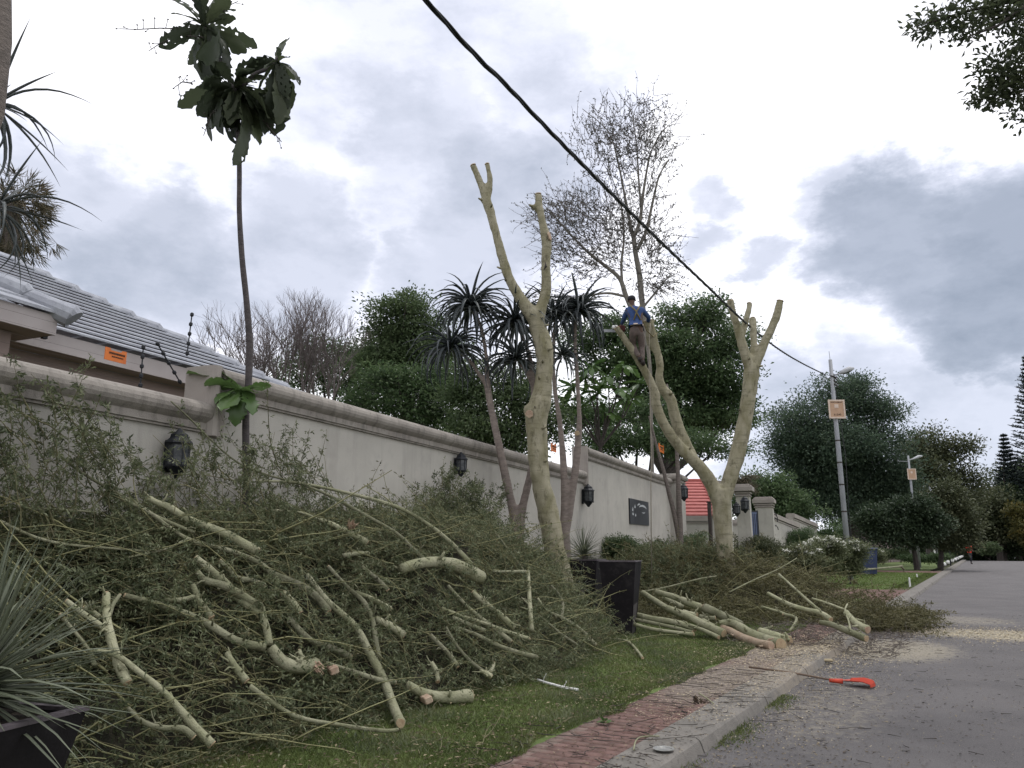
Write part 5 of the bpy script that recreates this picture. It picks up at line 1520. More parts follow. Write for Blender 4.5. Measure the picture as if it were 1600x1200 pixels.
def branch(fn, pts, r0, r1, label, cuts=(0, 1), group=None, off=.05, name='cut_branch', n=9, m=None, cm=None, side=None, stubs=4):
    k = len(pts)
    rows = [(a, b, r0 + (r1 - r0) * i / (k - 1)) for i, (a, b) in enumerate(pts)]
    raw = []
    for a, b, r in smooth_path(rows, 4):
        p, t = fn(a, b, off * .75)
        raw.append((p, max(.003, (.8 if r < 4 else .84) * (1.14 if fn is S2 else 1) * r * t / 1240)))
    # relax the depth so the branch stays straight in space
    P_ = [q[0].copy() for q in raw]
    for _ in range(2):
        P_ = [P_[0]] + [(P_[i - 1] + P_[i] * 2 + P_[i + 1]) / 4 for i in range(1, len(P_) - 1)] + [P_[-1]]
    t = thing(name, label, 'branch', min(P_, key=lambda v: v.z), group)
    mb = MB()
    R_ = [q[1] for q in raw]
    mb.tube(P_, R_, n, lump=.09, seed=RN.randrange(999))
    rr = RN
    for _ in range(stubs):
        i = rr.randrange(1, len(P_) - 1)
        d = V((rr.uniform(-1, 1), rr.uniform(-1, .2), rr.uniform(-.2, 1))).normalized()
        ln = rr.uniform(.03, .11)
        mb.tube([P_[i], P_[i] + d * (R_[i] + ln * .5), P_[i] + d * (R_[i] + ln) + V((rr.uniform(-.03, .03), 0, rr.uniform(-.03, .03)))], [R_[i] * .38, R_[i] * .26, R_[i] * .18], 6)
    mb.build('branch_wood', m or bark_cut, t, smooth=True)
    for c in cuts:
        if c == 0: cut_disc(t, P_[0], P_[0] - P_[1], R_[0] * .93, cm or wood_m)
        else: cut_disc(t, P_[-1], P_[-1] - P_[-2], R_[-1] * .93, cm or wood_m)
    return t, P_, R_
GN = 'cut branches lying on the near heap'
BR = [
 ([(232, 778), (246, 786), (264, 792), (294, 812), (328, 824), (364, 840), (402, 862)], 5.2, 8.6, 'thick pale log topmost on the heap, slanting below the big wall lantern', (0, 1), .16),
 ([(304, 872), (328, 890), (352, 912), (380, 940), (404, 958)], 7.4, 8.2, 'thick log with a pink wound, upper of the crossing pair', (0,), .08),
 ([(306, 893), (322, 908), (348, 914), (376, 930), (406, 948)], 6, 8.6, 'thick log ending in a rounded knob just below the log with the pink wound', (), .14),
 ([(408, 950), (413, 970), (418, 990), (421, 1008)], 6.4, 6.8, 'short upright limb joining the knobbed log to the bent log below', (), .12),
 ([(195, 930), (262, 949), (319, 971), (367, 1001), (412, 1012)], 5, 8, 'long straight limb sloping to the bent log with the splintered end', (0,), .10),
 ([(424, 1012), (442, 1035), (465, 1043), (493, 1038)], 9.5, 12, 'thick bent log with a splintered pale end at the middle of the heap', (), .16),
 ([(474, 1038), (470, 1025), (468, 1016)], 5, 3.4, 'short spur rising from the bent splintered log', (1,), .2),
 ([(301, 914), (311, 938), (322, 954), (330, 965)], 5, 7.4, 'forked stub with its cut end pointing down to the right', (1,), .12),
 ([(258, 937), (280, 938), (302, 933), (310, 930)], 4.4, 5.4, 'short side limb reaching left from the forked stub', (), .1),
 ([(450, 964), (484, 1001), (517, 1012), (547, 1027)], 5, 6.6, 'smooth limb curving down right of the bent splintered log', (1,), .1),
 ([(427, 897), (467, 913), (493, 930), (513, 956)], 5, 7.6, 'limb with a clean cut end above the long forked branch', (1,), .14),
 ([(480, 898), (510, 938), (538, 962), (560, 985), (577, 1020), (600, 1062), (613, 1100), (626, 1130)], 4.5, 9, 'longest forked branch running down the middle of the heap to the grass', (1,), .22),
 ([(513, 885), (545, 920), (567, 938), (582, 967), (586, 995), (592, 1030)], 3.6, 5.4, 'curved arm of the long forked branch, bowed to the right', (0,), .2),
 ([(627, 889), (660, 879), (700, 880), (733, 893), (752, 903)], 9.5, 13, 'heavy curved log with a broad cut end near the right side of the heap', (1,), .2),
 ([(467, 755), (513, 773), (567, 803), (620, 833), (640, 853), (663, 874)], 2.6, 4.2, 'long slender branch dropping onto the heavy curved log from the left', (), .14),
 ([(400, 752), (467, 754), (570, 777), (633, 797), (687, 833), (713, 857), (738, 884)], 2.4, 5, 'longest slender branch arching over the top of the heap', (), .18),
 ([(500, 812), (520, 820), (545, 832), (573, 848)], 3.5, 7, 'broken limb with torn pale bark near the top centre of the heap', (1,), .12),
 ([(536, 868), (556, 865), (575, 866)], 4, 5.5, 'short limb lying level below the torn limb', (), .1),
 ([(587, 967), (610, 978), (631, 993)], 6, 8, 'short thick log pointing out of the dark hollow in the heap', (1,), .1),
 ([(636, 1070), (668, 1086), (700, 1090), (736, 1087)], 8, 11.5, 'thick yellow green log lying lowest at the front of the heap', (1,), .2),
 ([(707, 965), (733, 976), (757, 986)], 4, 4.6, 'short straight stick above the parallel poles', (1,), .1),
 ([(712, 980), (745, 992), (770, 1005), (800, 1017), (838, 1027)], 3.2, 4.6, 'lowest of the parallel poles pointing towards the grass', (1,), .14),
 ([(738, 925), (755, 940), (775, 955), (803, 981)], 4.2, 6, 'stout pole slanting down beside the heavy curved log', (0,), .2),
 ([(700, 915), (732, 950), (770, 980), (798, 1002)], 3.2, 4.6, 'middle of the parallel poles right of the dark hollow', (1,), .08),
 ([(690, 950), (720, 962), (760, 975), (800, 990), (826, 998)], 3, 4, 'upper of the parallel poles right of the dark hollow', (1,), .12),
 ([(825, 893), (827, 932), (829, 960), (831, 985)], 3.8, 4.6, 'upright cut stick standing at the right end of the heap', (0,), .28),
 ([(770, 893), (795, 893), (821, 893)], 1.8, 3.2, 'thin level stick touching the top of the upright stick', (1,), .2),
 ([(510, 1036), (560, 1052), (590, 1062), (617, 1066)], 3.4, 5, 'green stick with a clean cut end crossing the long forked branch', (1,), .26),
 ([(672, 992), (695, 1015), (706, 1028), (715, 1042)], 4, 4.6, 'split stick with yellow splinters at the front of the heap', (1,), .14),
 ([(697, 980), (708, 1000), (720, 1017), (738, 1036), (755, 1048)], 2.6, 3.4, 'thin crooked stick ending at the forked knob', (), .16),
 ([(750, 1048), (758, 1051), (767, 1057)], 3.4, 5.4, 'small forked knob with a round cut face towards the road', (1,), .24),
 ([(762, 1054), (768, 1046), (772, 1036)], 4, 3.4, 'upright spur of the small forked knob', (1,), .22),
 ([(166, 928), (166, 950), (168, 975), (180, 1024), (190, 1048), (199, 1067)], 6.5, 9.5, 'forked limb standing up beside the large spiky plant', (0, 1), .2),
 ([(104, 939), (125, 955), (148, 971), (166, 984)], 4.4, 5.6, 'left arm of the forked limb beside the large spiky plant', (0,), .2),
 ([(187, 930), (176, 945), (170, 962)], 3.4, 5, 'short right arm of the forked limb beside the large spiky plant', (0,), .2),
 ([(130, 950), (143, 955), (155, 964)], 4, 5, 'short stub between the two arms of the forked limb', (0,), .18),
 ([(139, 1016), (180, 1022), (217, 1050), (255, 1080), (285, 1114), (310, 1142), (331, 1163)], 3.6, 8, 'long lichen spotted limb crossing in front at the lower left', (1,), .3),
 ([(199, 1106), (225, 1129), (255, 1138), (285, 1138), (302, 1152)], 3.4, 6.5, 'reddish limb curving to the lower left corner of the heap', (1,), .3),
 ([(355, 1020), (362, 1034), (372, 1048), (385, 1064)], 5.5, 6.8, 'short log with a round cut face left of centre at the front', (1,), .16),
 ([(390, 1072), (427, 1099), (465, 1121), (525, 1132), (596, 1142), (622, 1140)], 4.6, 3.2, 'long low branch trailing along the foot of the heap', (), .3),
 ([(94, 960), (131, 1005), (140, 1020), (148, 1040)], 3, 4.4, 'pale crooked stick among the spiky leaves', (0,), .2),
 ([(200, 778), (240, 804), (290, 842), (344, 856), (400, 876), (430, 900), (470, 914), (497, 936)], 2.4, 7, 'long whip thickening towards the centre of the heap', (), .12),
 ([(200, 871), (260, 858), (292, 842)], 1.8, 2.6, 'thin twig branching left from the long whip', (), .12),
 ([(442, 926), (455, 940), (468, 958)], 7, 7.6, 'stubby log with its cut end in the shade of the heap centre', (0, 1), .08),
 ([(344, 876), (358, 890), (372, 905), (390, 906), (412, 915)], 5, 5.6, 'kinked limb just above the log with the knob', (0, 1), .08),
 ([(0, 814), (75, 847), (180, 857), (232, 862)], 3, 2, 'long nearly level whip at the upper left of the heap', (), .1),
 ([(0, 791), (75, 795), (150, 800)], 2, 1.6, 'thin whip near the left edge of the heap', (), .1),
 ([(82, 699), (113, 729), (162, 759), (217, 790), (262, 822)], 2.2, 3.4, 'leafy whip slanting down from the upper left of the heap', (), .12),
 ([(178, 772), (249, 809), (303, 832)], 2.8, 3.6, 'pale whip running beside the topmost log', (), .12),
 ([(267, 627), (300, 657), (350, 707), (400, 737), (500, 763)], 1.4, 2.2, 'bare pale twig springing up across the wall step', (), .1),
 ([(773, 830), (795, 860), (817, 890)], 2, 2.6, 'thin straight stick in front of the forked aloe stem', (), .1),
 ([(555, 925), (580, 935), (610, 952)], 4, 5, 'half buried limb above the short thick log', (1,), .05),
 ([(507, 817), (470, 800), (420, 797)], 3, 2, 'thin twig behind the torn limb', (), .05),
 ([(565, 885), (590, 905), (606, 922)], 3.6, 4.4, 'short cut stick right of the long forked branch', (1,), .14),
 ([(674, 1035), (682, 1048), (684, 1065)], 4, 4.4, 'small cut stub standing above the lowest log', (1,), .14),
 ([(840, 935), (855, 955), (878, 965), (909, 985), (930, 1008)], 2.6, 4, 'long stick trailing off the right end of the heap onto the grass', (1,), .2),
 ([(842, 962), (858, 975), (878, 992), (905, 1010)], 2.2, 3, 'thin stick at the right foot of the heap', (), .14),
 ([(861, 915), (873, 928), (880, 945), (877, 967)], 2, 3.2, 'crooked barkless twig hanging before the pruned trunk', (), .3),
]
for pts, r0, r1, lb, cuts, off in BR:
    branch(S, pts, r0, r1, lb, cuts, GN, off)
# splintered ends
def splinters(p, d, n, L_, label):
    m = MB(); d = V(d).normalized()
    for i in range(n):
        e = (d + V((RN.gauss(0, .3), RN.gauss(0, .3), RN.gauss(0, .3)))).normalized()
        o = p + V((RN.gauss(0, .018), RN.gauss(0, .018), RN.gauss(0, .018)))
        m.tube([o, o + e * L_ * RN.uniform(.5, 1)], [.012, .003], 4)
    return tag(m.build('splintered_wood', woodpink), label, 'splinters')
q, tt = S(494, 1040, .18); splinters(q, P(510, 1055, tt) - P(494, 1040, tt), 16, .10, 'pink splinters at the broken end of the bent log')
q, tt = S(548, 824, .16); splinters(q, V((.4, -.2, .5)), 16, .12, 'torn pale splinters on the broken limb at the top of the heap')
for (pa, lb) in (((666, 1092), 'pale wedge of split wood under the lowest thick log'), ((520, 1046), 'dull pink block of wood behind the bent log')):
    q, tt = S(pa[0], pa[1], .2)
    m = MB(); m.box(q, (.16, .07, .06), Matrix.Rotation(rad(-35), 3, 'Z') @ Matrix.Rotation(rad(18), 3, 'X'), bev=.008)
    tag(m.build('wood_chunk', woodpink), lb, 'wood chunk')
# sticks on the grass
def Gz(px, py, off=0): p = G(px, py, .115); return p, (p.y * math.cos(YAW) - p.x * math.sin(YAW))
branch(Gz, [(918, 996), (950, 998), (978, 1001), (990, 1010), (1004, 1028)], 1.6, 3.2, 'bent pale stick lying on the grass below the empty planter', (1,), None, stubs=2)
branch(Gz, [(840, 1062), (858, 1068), (880, 1074), (903, 1078)], 2, 3, 'knobbly white stick lying on the grass at the foot of the heap', (), None, m=white_m, stubs=4)
branch(Gz, [(990, 1172), (993, 1158), (1002, 1151), (1030, 1150)], 1.4, 1.2, 'small bent twig lying on the kerb at the bottom edge', (), None, stubs=1)
branch(Gz, [(1115, 1099), (1100, 1088), (1092, 1083)], 1.0, 1.4, 'short twig hanging over the kerb edge', (), None, stubs=0)

# second heap: logs in front
GL = 'cut logs lying in front of the far heap'
LG2 = [
 ([(1026, 925), (1057, 934), (1079, 943), (1094, 949)], 5, 6, 'uppermost slender log pointing at the round cut face', (0,), .0),
 ([(1036, 935), (1050, 940), (1066, 948)], 3.4, 4, 'short stick just under the uppermost slender log', (0,), .05),
 ([(1101, 950), (1118, 957), (1135, 965), (1158, 975)], 8, 5.2, 'short thick log showing a round orange cut face', (0,), .12),
 ([(1004, 926), (1030, 943), (1048, 953), (1075, 963), (1100, 976), (1131, 990)], 4.4, 7, 'long smooth log running the length of the pile', (1,), .06),
 ([(1124, 975), (1143, 973), (1158, 981), (1175, 992), (1197, 1000), (1220, 1007)], 5.5, 10, 'forked log with its heavy butt end on the paving', (1,), .12),
 ([(1128, 981), (1145, 988), (1158, 996), (1184, 1005), (1205, 1009)], 6, 7.5, 'barkless pinkish log under the forked log', (0, 1), .02),
 ([(1187, 987), (1206, 993), (1220, 999), (1233, 1002)], 7, 9.5, 'stubby log at the right end beside the butt end', (0, 1), .0),
 ([(1189, 985), (1198, 982), (1207, 979)], 3, 2.2, 'small spur sticking out of the stubby right log', (1,), .05),
 ([(992, 960), (1020, 967), (1055, 972), (1086, 983)], 4.6, 4.6, 'mottled log next to the empty planter', (0, 1), .0),
 ([(988, 967), (1042, 978), (1082, 988)], 3, 3.2, 'thin mottled pole below the mottled log', (0, 1), .05),
 ([(986, 974), (1024, 984), (1084, 991)], 2.8, 3, 'lowest thin pole lying on the grass by the planter', (0, 1), .08),
 ([(1077, 977), (1100, 985), (1123, 996)], 3.2, 3.6, 'short pole sloping onto the grass under the long smooth log', (1,), .1),
 ([(1068, 956), (1080, 960), (1089, 961)], 4, 4.4, 'cut stub on top of the log pile, left of the round cut face', (1,), .05),
 ([(1094, 963), (1106, 966), (1118, 966)], 3.6, 4, 'cut stub on the log pile just below the round cut face', (1,), .06),
 ([(1098, 970), (1110, 978), (1122, 985)], 5, 6, 'half hidden log in the middle of the pile', (), .0),
 ([(1200, 927), (1228, 942), (1252, 951), (1281, 957), (1298, 968)], 3, 4.6, 'long curved branch emerging from the far heap towards the road', (1,), .1),
 ([(1281, 972), (1301, 976), (1327, 987), (1354, 998)], 4, 5.8, 'crooked log lying at the kerb', (0, 1), .05),
 ([(1322, 957), (1334, 971), (1346, 979), (1356, 984)], 4.6, 6.6, 'log with a round pinkish cut face at the kerb', (1,), .1),
 ([(1329, 988), (1326, 969), (1320, 954), (1324, 944)], 1.8, 1.4, 'thin upright forked twig beside the kerb log', (), .14),
 ([(1217, 897), (1252, 929), (1281, 955)], 1.8, 2.8, 'straight stick slanting down over the far heap', (), .1),
 ([(1269, 935), (1295, 943), (1321, 953)], 1.8, 1.8, 'thin twig reaching right from the far heap', (), .1),
 ([(1224, 960), (1236, 962), (1245, 966), (1240, 978), (1233, 986)], 2.8, 2, 'pale broken twig bent like a hook in the far heap', (0,), .1),
 ([(1190, 948), (1215, 955), (1228, 960)], 2.2, 2.4, 'pale twig left of the hooked twig', (), .1),
 ([(1140, 925), (1180, 905), (1215, 890), (1245, 872)], 1.1, .7, 'thin branch slanting up right behind the pruned trunk', (), .1),
 ([(1000, 925), (1040, 918), (1090, 905), (1120, 900)], 1.6, 1, 'thin branch nearly level across the far heap', (), .1),
]
for pts, r0, r1, lb, cuts, off in LG2:
    branch(S2, pts, r0, r1, lb, cuts, GL, off, cm=(woodpink if 'pink' in lb or 'orange' in lb else None), m=(mat('bare_pink_log', (.33, .26, .19), (.27, .20, .14), scale=8, bump=.4) if 'barkless' in lb else None), name='cut_log')
def S3(px, py, off=0):
    F = 30 + (px - 1300) / 110 * 14
    return P(px, py, F), F
branch(S3, [(1300, 883), (1325, 890.5), (1350, 890), (1380, 887.5), (1399, 886), (1409, 884.5)], 1.6, 2.2, 'long straight pale branch thrown across the far lawn', (1,), None, stubs=1)
branch(S3, [(1407, 885), (1412, 889), (1412, 893)], 2, 1.6, 'short drooping end of the branch on the far lawn', (), None, stubs=0)

# ------------------------------------------------------------------ leafy brush
def foot_x(y): return np.interp(y, [2, 4.2, 5.5, 7.6, 9, 11.2, 13], [-4.7, -4.42, -4.5, -4.2, -4.35, -5.05, -6.0])
def wall_x(y): return -6.66 + (4.75 - y) * math.tan(rad(8)) * 1.0
def surf_z(x, y):
    zt = np.interp(y, [2, 4, 8, 10, 11.5, 13], [1.5, 1.6, 1.72, 1.6, 1.2, .45])
    return np.clip(np.minimum(.1 + 1.15 * (foot_x(y) - x), zt), .0, None)
# lumpy core for the packed twigs, coloured near-black as the shade inside the heap
core_m = mat('shaded_brush_core', (.018, .018, .010), (.032, .028, .016), scale=9, bump=1.0, bscale=30)
def core(name, xs, ys, fz, label):
    vs = [(x, y, fz(x, y)) for y in ys for x in xs]
    n = len(xs)
    fs = [(j * n + i, j * n + i + 1, (j + 1) * n + i + 1, (j + 1) * n + i) for j in range(len(ys) - 1) for i in range(n - 1)]
    return arr_mesh(name, vs, fs, True)
def n3(x, y, s=2.0, a=.18):
    return a * (math.sin(x * s * 1.7 + y * s * .9) + math.sin(y * s * 2.3 - x * s * 1.1 + 1.3) + .6 * math.sin(x * s * 4.1 + y * s * 3.7))
h1 = thing('brush_heap', 'huge near heap of leafy cut twigs piled against the garden wall', 'brush heap', (-5.6, 6, .08))
h1['kind'] = 'stuff'
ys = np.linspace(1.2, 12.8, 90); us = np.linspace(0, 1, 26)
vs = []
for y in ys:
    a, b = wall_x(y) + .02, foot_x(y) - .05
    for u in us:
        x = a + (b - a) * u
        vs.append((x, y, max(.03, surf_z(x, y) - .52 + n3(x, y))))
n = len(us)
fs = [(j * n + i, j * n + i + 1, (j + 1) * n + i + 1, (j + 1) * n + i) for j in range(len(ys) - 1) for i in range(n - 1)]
link('shaded_core', arr_mesh('shaded_core', vs, fs, True), core_m, h1)['kind'] = 'stuff'
def brush(parent, K, samp, dirs, L0, tr, nl, lsz, tm, lm, wander=.22, grav=.03, asp=.32, seg=6, name_t='twigs', name_l='foliage', rg=rng):
    S0 = samp(K); D = dirs(K)
    Ln = rg.uniform(.45, 1.15, K) * L0
    pts = twigs(S0, D, Ln, seg, wander, grav)
    th = rg.uniform(.55, 1.5, K)[:, None] * tr
    tv, tf = batch_tubes(pts, np.linspace(1, .3, seg + 1)[None] * th, 4)
    link(name_t, arr_mesh(name_t, tv, tf, True), tm, parent)['kind'] = 'stuff'
    k = np.arange(K)[:, None]
    idx = np.minimum(seg - 1, (rg.random((K, nl)) ** .7 * seg).astype(int)); fr = rg.random((K, nl, 1))
    a = pts[k, idx]; b = pts[k, idx + 1]
    p = (a + (b - a) * fr)
    tan = unit(b - a)
    perp = unit(rg.normal(0, 1, p.shape))
    d0 = unit(tan * .45 + perp * .8 - np.array([0, 0, .35]))
    # each leaf spray: a few leaflets along a short stalk
    nf = 4
    pp, dd = [], []
    for j in range(nf):
        s = (j - 1.5) / 1.5
        pp.append(p + d0 * (lsz * .28 * j)); dd.append(unit(d0 + rg.normal(0, .55, p.shape)))
    pp = np.stack(pp, 2).reshape(-1, 3); dd = np.stack(dd, 2).reshape(-1, 3); m_ = len(pp)
    lv, lf = leaves(pp, dd, rg.normal(0, .7, (m_, 3)) + np.array([0, 0, .8]), rg.uniform(.6, 1.25, m_) * lsz, rg.uniform(.7, 1.2, m_) * lsz * asp)
    rnd = np.clip(np.repeat(np.repeat(rg.random(K), nl), nf) * .5 + rg.random(m_) * .5, 0, 1)
    link(name_l, arr_mesh(name_l, lv, lf, rnd=rnd), lm, parent)['kind'] = 'stuff'
twig_m = mat('green_brown_twig', (.17, .16, .085), (.095, .085, .05), scale=7, bump=.2, c3=(.21, .20, .10), scale3=12, w3=.6)
twig_pale = mat('pale_twig', (.24, .235, .12), (.17, .165, .08), scale=7, bump=.2)
def samp_near(lo, hi, y0=1.4, y1=12.6, upow=1.3):
    def f(K):
        y = rng.uniform(y0, y1, K)
        a = np.array([wall_x(v) for v in y]) + .06; b = foot_x(y)
        x = a + (b - a) * rng.random(K) ** upow
        z = np.maximum(.1, surf_z(x, y) + rng.uniform(lo, hi, K))
        return np.stack([x, y, z], 1)
    return f
def dirs_near(K, zb=.1, sp=1.0):
    # lie mostly along the heap, up and away from the cut ends
    d = rng.normal(0, .45, (K, 3)) * np.array([.8, 1.0, .6]) * sp
    d += np.array([-.38, -.75, .40 + zb])
    flip = rng.random(K) < .2
    d[flip] *= np.array([-1, -1, .6])
    return d
brush(h1, 4700, samp_near(-.42, .03), lambda K: dirs_near(K, 0), .62, .0036, 14, .042, twig_m, fern_m, asp=.26)
brush(h1, 520, samp_near(-.25, .04), lambda K: dirs_near(K, -.1, .8), 1.25, .0075, 8, .04, twig_pale, olive_m, .12, .02)
brush(h1, 1300, samp_near(-.12, .06, 1.4, 11.0, 2.2), lambda K: dirs_near(K, .25, .9), .58, .004, 14, .042, twig_m, fern_m, .18)
brush(h1, 420, samp_near(.0, .14), lambda K: dirs_near(K, -.05, .9), .6, .0032, 7, .04, twig_pale, fern_m, .2, .06)
brush(h1, 420, samp_near(-.12, .05), lambda K: dirs_near(K, -.02, .55), 1.25, .0045, 4, .036, twig_pale, fern_m, .17, .04)
clumps = []
for q in samp_near(-.10, .06, 1.4, 12.0, 1.6)(150):
    clumps.append((tuple(q), (RN.uniform(.10, .26), RN.uniform(.14, .34), RN.uniform(.07, .16))))
crown_mesh('wilted_foliage', clumps, 900, 26, .048, fern_m, h1, .6, .13, .3, .2, sub=0)['kind'] = 'stuff'
# taller sprays standing against the wall
def samp_top(K):
    c = np.array([S(x, y)[0] for x, y in [(int(rng.uniform(-60, 480)), int(rng.uniform(735, 830))) for _ in range(K)]])
    return c + rng.normal(0, .06, (K, 3)) + np.array([.05, 0, 0])
def dirs_top(K):
    return rng.normal(0, .45, (K, 3)) * np.array([.5, 1, .6]) + np.array([-.05, -.25, .75])
brush(h1, 110, samp_top, dirs_top, .62, .0042, 16, .042, twig_m, fern_m, .16, .0)
def samp_pts(lst, sp=.1):
    def f(K):
        o = []
        for i in range(K):
            px, py, d = lst[i % len(lst)]
            p = W(px + RN.gauss(0, 6), py + RN.gauss(0, 6), d)
            o.append([p.x + RN.gauss(0, sp * .4), p.y + RN.gauss(0, sp), p.z + RN.gauss(0, sp * .5)])
        return np.array(o)
    return f
brush(h1, 30, samp_pts([(75, 690, .3), (60, 720, .4), (150, 740, .35), (180, 730, .3), (130, 700, .3), (20, 730, .4)], .15), lambda K: rng.normal(0, .3, (K, 3)) + np.array([0, -.45, .9]), .75, .005, 22, .045, twig_m, fern_m, .12, -.02)
brush(h1, 40, samp_pts([(430, 750, .3), (470, 760, .35), (500, 765, .3), (350, 760, .35)], .2), lambda K: rng.normal(0, .35, (K, 3)) + np.array([0, -.5, .6]), .9, .005, 18, .045, twig_m, fern_m, .14, -.0)
# leafy bush in front of the middle lantern
bt = tree('leafy_bush', 'leafy bush against the wall below the middle lantern', 12.2, (715, 900), [(712, 800, 50, 30), (690, 785, 34, 20), (735, 775, 24, 20), (760, 795, 26, 26), (700, 820, 66, 30), (745, 820, 36, 30)], 330, 26, .055, fern_m, .03, cat='bush', cname='foliage', csz=.2, asp=.4, shell=.2)
bush_pts = samp_pts([(660, 800, .5), (685, 780, .4), (700, 775, .4), (745, 770, .4), (772, 790, .4), (700, 795, .5), (735, 790, .5)], .14)
brush(bt, 70, bush_pts, lambda K: rng.normal(0, .4, (K, 3)) + np.array([0, -.05, .9]), .42, .004, 16, .045, twig_m, fern_m, .15, 0)

# far heap round the second pruned tree
h2 = thing('brush_heap', 'second heap of leafy branches round the far pruned tree, spilling onto the road', 'brush heap', (-4.8, 16.4, .08))
h2['kind'] = 'stuff'
def far_z(x, y):
    k_ = max(0, y - 16.6); e = 1 - ((x + 5.3 + .38 * k_) / (3.7 - .3 * k_)) ** 2 - ((y - 18.0) / 3.6) ** 2
    u = min(1, max(0, (y - 15.2) / 3.2)); ramp = .26 + .74 * u * u * (3 - 2 * u)
    tail = .30 * math.exp(-((x + 2.1) / 1.3) ** 2 - ((y - 17.3) / 1.3) ** 2)
    return max(1.25 * ramp * max(0, e) ** .6, tail)
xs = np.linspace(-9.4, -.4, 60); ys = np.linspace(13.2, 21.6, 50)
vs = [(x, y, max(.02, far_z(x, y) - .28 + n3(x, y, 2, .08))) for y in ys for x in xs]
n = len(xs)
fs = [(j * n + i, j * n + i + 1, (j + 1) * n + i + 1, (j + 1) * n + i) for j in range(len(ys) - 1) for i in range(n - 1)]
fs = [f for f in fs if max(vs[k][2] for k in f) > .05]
link('shaded_core', arr_mesh('shaded_core', vs, fs, True), core_m, h2)['kind'] = 'stuff'  # same near-black core, inner shade of the far heap put into its colour
def samp_far(lo, hi, xa=-9.2, xb=-1.8, ya=13.6, yb=21.4):
    def f(K):
        o = []
        while len(o) < K:
            x, y = rng.uniform(xa, xb), rng.uniform(ya, yb)
            z = far_z(x, y)
            if z < .05: continue
            o.append((x, y, max(.1, z + rng.uniform(lo, hi))))
        return np.array(o)
    return f
def dirs_far(K):
    d = rng.normal(0, .5, (K, 3)) * np.array([1, .8, .4]) + np.array([.75, .15, .05])
    f = rng.random(K) < .35; d[f] *= -1; d[f, 2] = np.abs(d[f, 2]) + .2
    return d
brush(h2, 3000, samp_far(-.3, .03), dirs_far, .85, .0048, 11, .055, twig_m, olive_m, .15, .02)
brush(h2, 1000, samp_far(-.15, .1, -9.2, -4.9, 16.0), lambda K: rng.normal(0, .6, (K, 3)) + np.array([0, 0, .5]), .6, .006, 12, .065, twig_m, fern_m, .2)
clumps = [(tuple(q), (RN.uniform(.12, .3), RN.uniform(.12, .3), RN.uniform(.07, .15))) for q in samp_far(-.1, .03)(90)]
crown_mesh('wilted_foliage', clumps, 520, 24, .06, olive_m, h2, .6, .15, .3, .2, sub=0)['kind'] = 'stuff'
brush(h2, 420, samp_far(-.08, .10), dirs_far, 1.2, .0062, 4, .06, twig_pale, olive_m, .08)
def samp_tail(K):
    a = rng.random(K)
    x = -2.9 + rng.random(K) * 1.5; y = 16.6 + rng.normal(0, .55, K)
    return np.stack([x, y, .08 + rng.random(K) * .25], 1)
brush(h2, 420, samp_tail, lambda K: rng.normal(0, .35, (K, 3)) * np.array([1, 1, .3]) + np.array([.8, .15, -.02]), .8, .005, 12, .055, twig_m, olive_m, .15, .03)

# ------------------------------------------------------------------ flowers beyond the heap
for i, (px, py, rx, ry, F, lb) in enumerate(((1288, 846, 30, 13, 28, 'white flowering bush left of the street light'), (1326, 850, 24, 11, 30, 'white flowering bush behind the foot of the street light'), (1362, 858, 18, 5, 44, 'low white flowering bush right of the street light beside the blue bin'), (1255, 858, 30, 14, 27, 'sparsely flowering bush nearest the stepped wall'))):
    t = tree('flower_bush', lb, F, (px, 895), [(px, py + 6, rx, ry), (px - rx * .5, py + 12, rx * .6, ry), (px + rx * .5, py + 12, rx * .6, ry), (px, py + 16, rx, ry * .7), (px, py + 28, rx * .9, ry), (px, py + 40, rx * .8, ry)][:6 if i != 2 else 4], 340, 34, .09, fern_m, .03, 'white flowering bushes before the stepped walls', csz=.3, asp=.4, cat='flower bush', cname='foliage')
    nf = (46, 46, 30, 16)[i]
    k = F / 1209
    pts = []
    for _ in range(nf):
        a = RN.uniform(-1, 1); pts.append(P(px + a * rx * 1.05, py + 4 - abs(math.cos(a * 1.4)) * ry * RN.uniform(-.6, 1.0), F - rx * k * RN.uniform(.3, .9)))
    pp, dd = [], []
    for p in pts:
        for _ in range(16):
            pp.append([p.x + RN.gauss(0, .035), p.y + RN.gauss(0, .035), p.z + RN.gauss(0, .018)]); dd.append([RN.gauss(0, 1), RN.gauss(0, 1), RN.gauss(0, .5)])
    pp = np.array(pp); n = len(pp)
    lv, lf = leaves(pp, np.array(dd), rng.normal(0, .5, (n, 3)) + np.array([0, 0, 1]), rng.uniform(.05, .09, n), rng.uniform(.04, .07, n))
    link('blossoms', arr_mesh('blossoms', lv, lf, rnd=rng.random(n)), white_fl, t)['kind'] = 'stuff'
binm = mat('blue_bin_plastic', (.035, .05, .11), (.03, .04, .09), scale=6, rough=.5, bump=.05)
q = P(1355, 866, 39); t = thing('wheeled_bin', 'dark blue bin half hidden behind the white flowers', 'bin', (q.x, q.y, .085), rotz=rad(25), scale=1.35)
m = MB(); m.lathe([(.30, .05), (.38, .85), (.40, .9)], n=4, rot=rad(45)); m.build('bin_body', binm, t, local=True)
m = MB(); m.box((0, 0, .94), (.62, .66, .07), bev=.03); m.box((0, .34, .93), (.4, .05, .05), bev=.01); m.build('lid', binm, t, local=True)
for sx in (-.24, .24):
    m = MB(); m.tube([(sx - .03, .3, .09), (sx + .03, .3, .09)], .09, 12); m.build('wheel', dark_bark, t, local=True)

